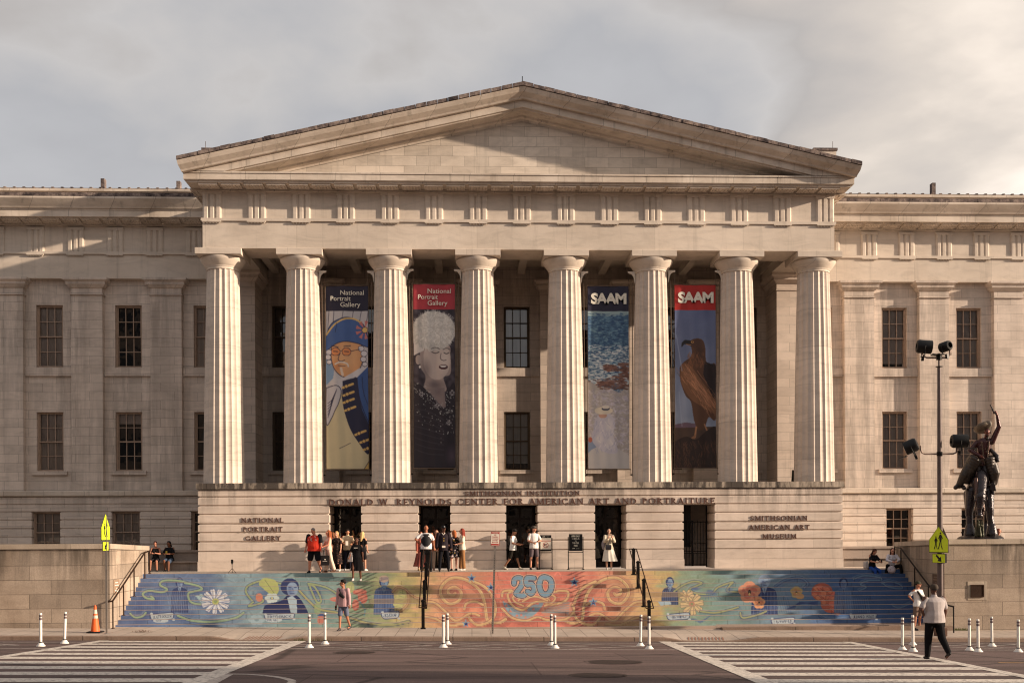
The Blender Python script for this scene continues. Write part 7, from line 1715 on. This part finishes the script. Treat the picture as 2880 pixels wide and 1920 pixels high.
for k in range(16):
    x0_ = 2752 + rr.uniform(-9, 9); caps(b, q(x0_, 1340+rr.uniform(0, 30), -.35), q(x0_ + rr.uniform(-6, 6), 1395 + rr.uniform(0, 50), -.74), .045, .028, 6)
for s in (-1, 1): b.tube([q(2752+s*8, 1400, -.74), q(2752+s*9, 1425, -.72), q(2752+s*10, 1440, -.68), q(2757+s*16, 1395, -.4), q(2748, 1320, -.10)], .016, 6)
b.tube([q(2744, 1424, -.78), q(2752, 1424, -.80), q(2760, 1424, -.78)], .016, 6); link('mane', organic(b, .014, 1), bronze('bronze_mane', (84, 54, 42), .3), st)
# rider
b = MB(); R_ = Matrix.Identity(3)
rings(b, [(q(2764, 0).x, .16, q(0, 1305).z, .24, .20), (q(2767, 0).x, .14, q(0, 1275).z, .215, .175), (q(2768, 0).x, .12, q(0, 1255).z, .25, .19), (q(2768, 0).x, .12, q(0, 1238).z, .29, .19), (q(2770, 0).x, .12, q(0, 1228).z, .18, .13)], R_, Vector((0, 0, 0)))
caps(b, q(2750, 1240, .10), q(2733, 1262, .02), .115, .10, 12); caps(b, q(2733, 1262, .02), q(2756, 1278, -.16), .095, .06, 12)       # near arm, hand towards the reins
caps(b, q(2788, 1240, .10), q(2806, 1198, .05), .115, .085, 12); caps(b, q(2806, 1198, .05), q(2801, 1170, .0), .08, .055, 12)      # raised arm
link('jacket', organic(b, .018, 2), B_r, st)
b = MB(); caps(b, q(2772, 1232, .10), q(2775, 1216, .04), .075, .07, 10); b.ell(tuple(q(2776, 1212, .0)), (.10, .12, .145), 16, 12); b.ell(tuple(q(2777, 1214, -.12)), (.022, .03, .035), 8, 6); b.ell(tuple(q(2777, 1221, -.06)), (.065, .07, .05), 10, 8)
for s in (-1, 1): b.ell(tuple(q(2776+s*8, 1214, .02)), (.02, .03, .045), 8, 6)
caps(b, q(2800, 1166, .0), q(2797, 1158, -.02), .05, .05, 10)
for k in range(4): caps(b, q(2795+k*1.2, 1160-k*.8+2, -.06), q(2790+k*1.5, 1163-k*2, -.07), .018, .016, 6)
caps(b, q(2797, 1161, .02), q(2792, 1155, -.05), .02, .018, 6)
caps(b, q(2757, 1279, -.17), q(2761, 1282, -.22), .05, .05, 10)
for k in range(4): caps(b, q(2758+k, 1279+k*1.4, -.24), q(2763+k, 1281+k*1.4, -.27), .018, .016, 6)
link('head_and_hands', organic(b, .012, 1), B_s, st)
b = MB(); b.ell(tuple(q(2775, 1222, -.075)), (.07, .05, .028), 10, 6); b.ell(tuple(q(2776, 1230, -.05)), (.05, .05, .06), 10, 6); b.build('beard', B_k, st, smooth=60)
# hat tilted: wide brim upturned, crown
b = MB(); Rt = Matrix.Rotation(radians(-24), 3, 'Y') @ Matrix.Rotation(radians(-38), 3, 'X'); c = q(2768, 1203, .06); rs = []
for r, z in ((.10, .20), (.145, .17), (.155, .03), (.18, .0), (.27, -.005), (.335, .05), (.352, .09), (.340, .06), (.27, -.035), (.15, -.03)): rs.append([tuple(c + Rt @ Vector((r*1.02*cos(2*pi*k/30), r*.86*sin(2*pi*k/30), z + (.05*(cos(2*pi*k/30)**2) if r > .26 else 0)))) for k in range(30)])
b.loft(rs); b.build('hat', B_t, st, smooth=60)
# revolver
b = MB(); p0, p1 = q(2793, 1160, -.06), q(2783, 1137, -.06); b.tube([p0, p1], [.030, .020], 8); b.tube([p0, q(2799, 1165, -.06)], .026, 8); b.ell(tuple(q(2790, 1153, -.06)), (.04, .035, .05), 8, 6); b.tube([q(2789, 1150, -.06), q(2786.5, 1144, -.06)], .03, 8); b.build('revolver', B_k, st, smooth=50)
# vest front, belt, gauntlet ornaments
b = MB(); rr = random.Random(6)
for k in range(34):
    y_ = 1236 + 62*rr.random(); x_ = 2770 + rr.gauss(0, 6.5); b.ell(tuple(q(x_, y_, -.07 + .002*k)), (.022+rr.random()*.02, .02, .022+rr.random()*.02), 8, 5)
caps(b, q(2762, 1240, -.05), q(2768, 1300, -.06), .035, .03, 8); caps(b, q(2780, 1240, -.05), q(2774, 1296, -.06), .035, .03, 8); caps(b, q(2752, 1290, -.02), q(2784, 1288, -.02), .05, .05, 8); link('vest', organic(b, .013, 1), B_v, st)
# off arm with gauntlet on hip (screen right), holster
b = MB(); caps(b, q(2786, 1262, .10), q(2800, 1280, .05), .075, .085, 10); caps(b, q(2800, 1280, .05), q(2802, 1292, -.02), .09, .07, 10); link('saddle_roll', organic(b, .016, 1), B_k, st)
# woolly chaps and boots
b = MB()
for k in range(9):
    f_ = k/8; c0 = q(2745-26*f_, 1288+56*f_, -.02+.2*f_); b.ell(tuple(c0), (.30-.09*f_, .26, .12), 14, 7, Matrix.Rotation(radians(38), 3, 'Y'))
    c1 = q(2781+10*f_, 1288+62*f_, .0+.15*f_); b.ell(tuple(c1), (.22-.09*f_, .24, .12), 14, 7, Matrix.Rotation(radians(-14), 3, 'Y'))
for s, P_ in ((-1, [(2738, 1290), (2716, 1330), (2704, 1358)]), (1, [(2784, 1290), (2796, 1325), (2793, 1352)])):
    caps(b, q(*P_[0], .1), q(*P_[1], .0), .22, .17, 12); caps(b, q(*P_[1], .0), q(*P_[2], .10), .17, .13, 12)
link('woolly_chaps', organic(b, .02, 1), B_c, st)
b = MB(); caps(b, q(2704, 1356, .10), q(2694, 1364, -.08), .10, .085, 10); caps(b, q(2714, 1362, .14), q(2716, 1366, -.04), .09, .08, 10); caps(b, q(2792, 1352, .1), q(2786, 1378, -.02), .09, .075, 10); caps(b, q(2786, 1378, -.02), q(2789, 1382, -.2), .07, .06, 10); b.add([tuple(q(2780, 1372, -.1)), tuple(q(2798, 1376, -.1)), tuple(q(2794, 1352, -.1)), tuple(q(2784, 1352, -.1)), tuple(q(2780, 1372, .1)), tuple(q(2798, 1376, .1)), tuple(q(2794, 1352, .1)), tuple(q(2784, 1352, .1))], [(0,1,2,3), (7,6,5,4), (0,4,5,1), (1,5,6,2), (2,6,7,3), (3,7,4,0)])
link('boots', organic(b, .015, 1), B_k, st)
b = MB(); caps(b, q(2752, 1305, .05), q(2757, 1330, .0), .12, .10, 10); caps(b, q(2770, 1305, .1), q(2772, 1345, -.05), .12, .10, 10); link('saddle', organic(b, .018, 1), B_k, st)
for o_ in bpy.data.objects:
    if o_.type == 'MESH' and o_.parent is None and not o_.get('category') and not o_.get('kind'): print('UNTAGGED', o_.name)
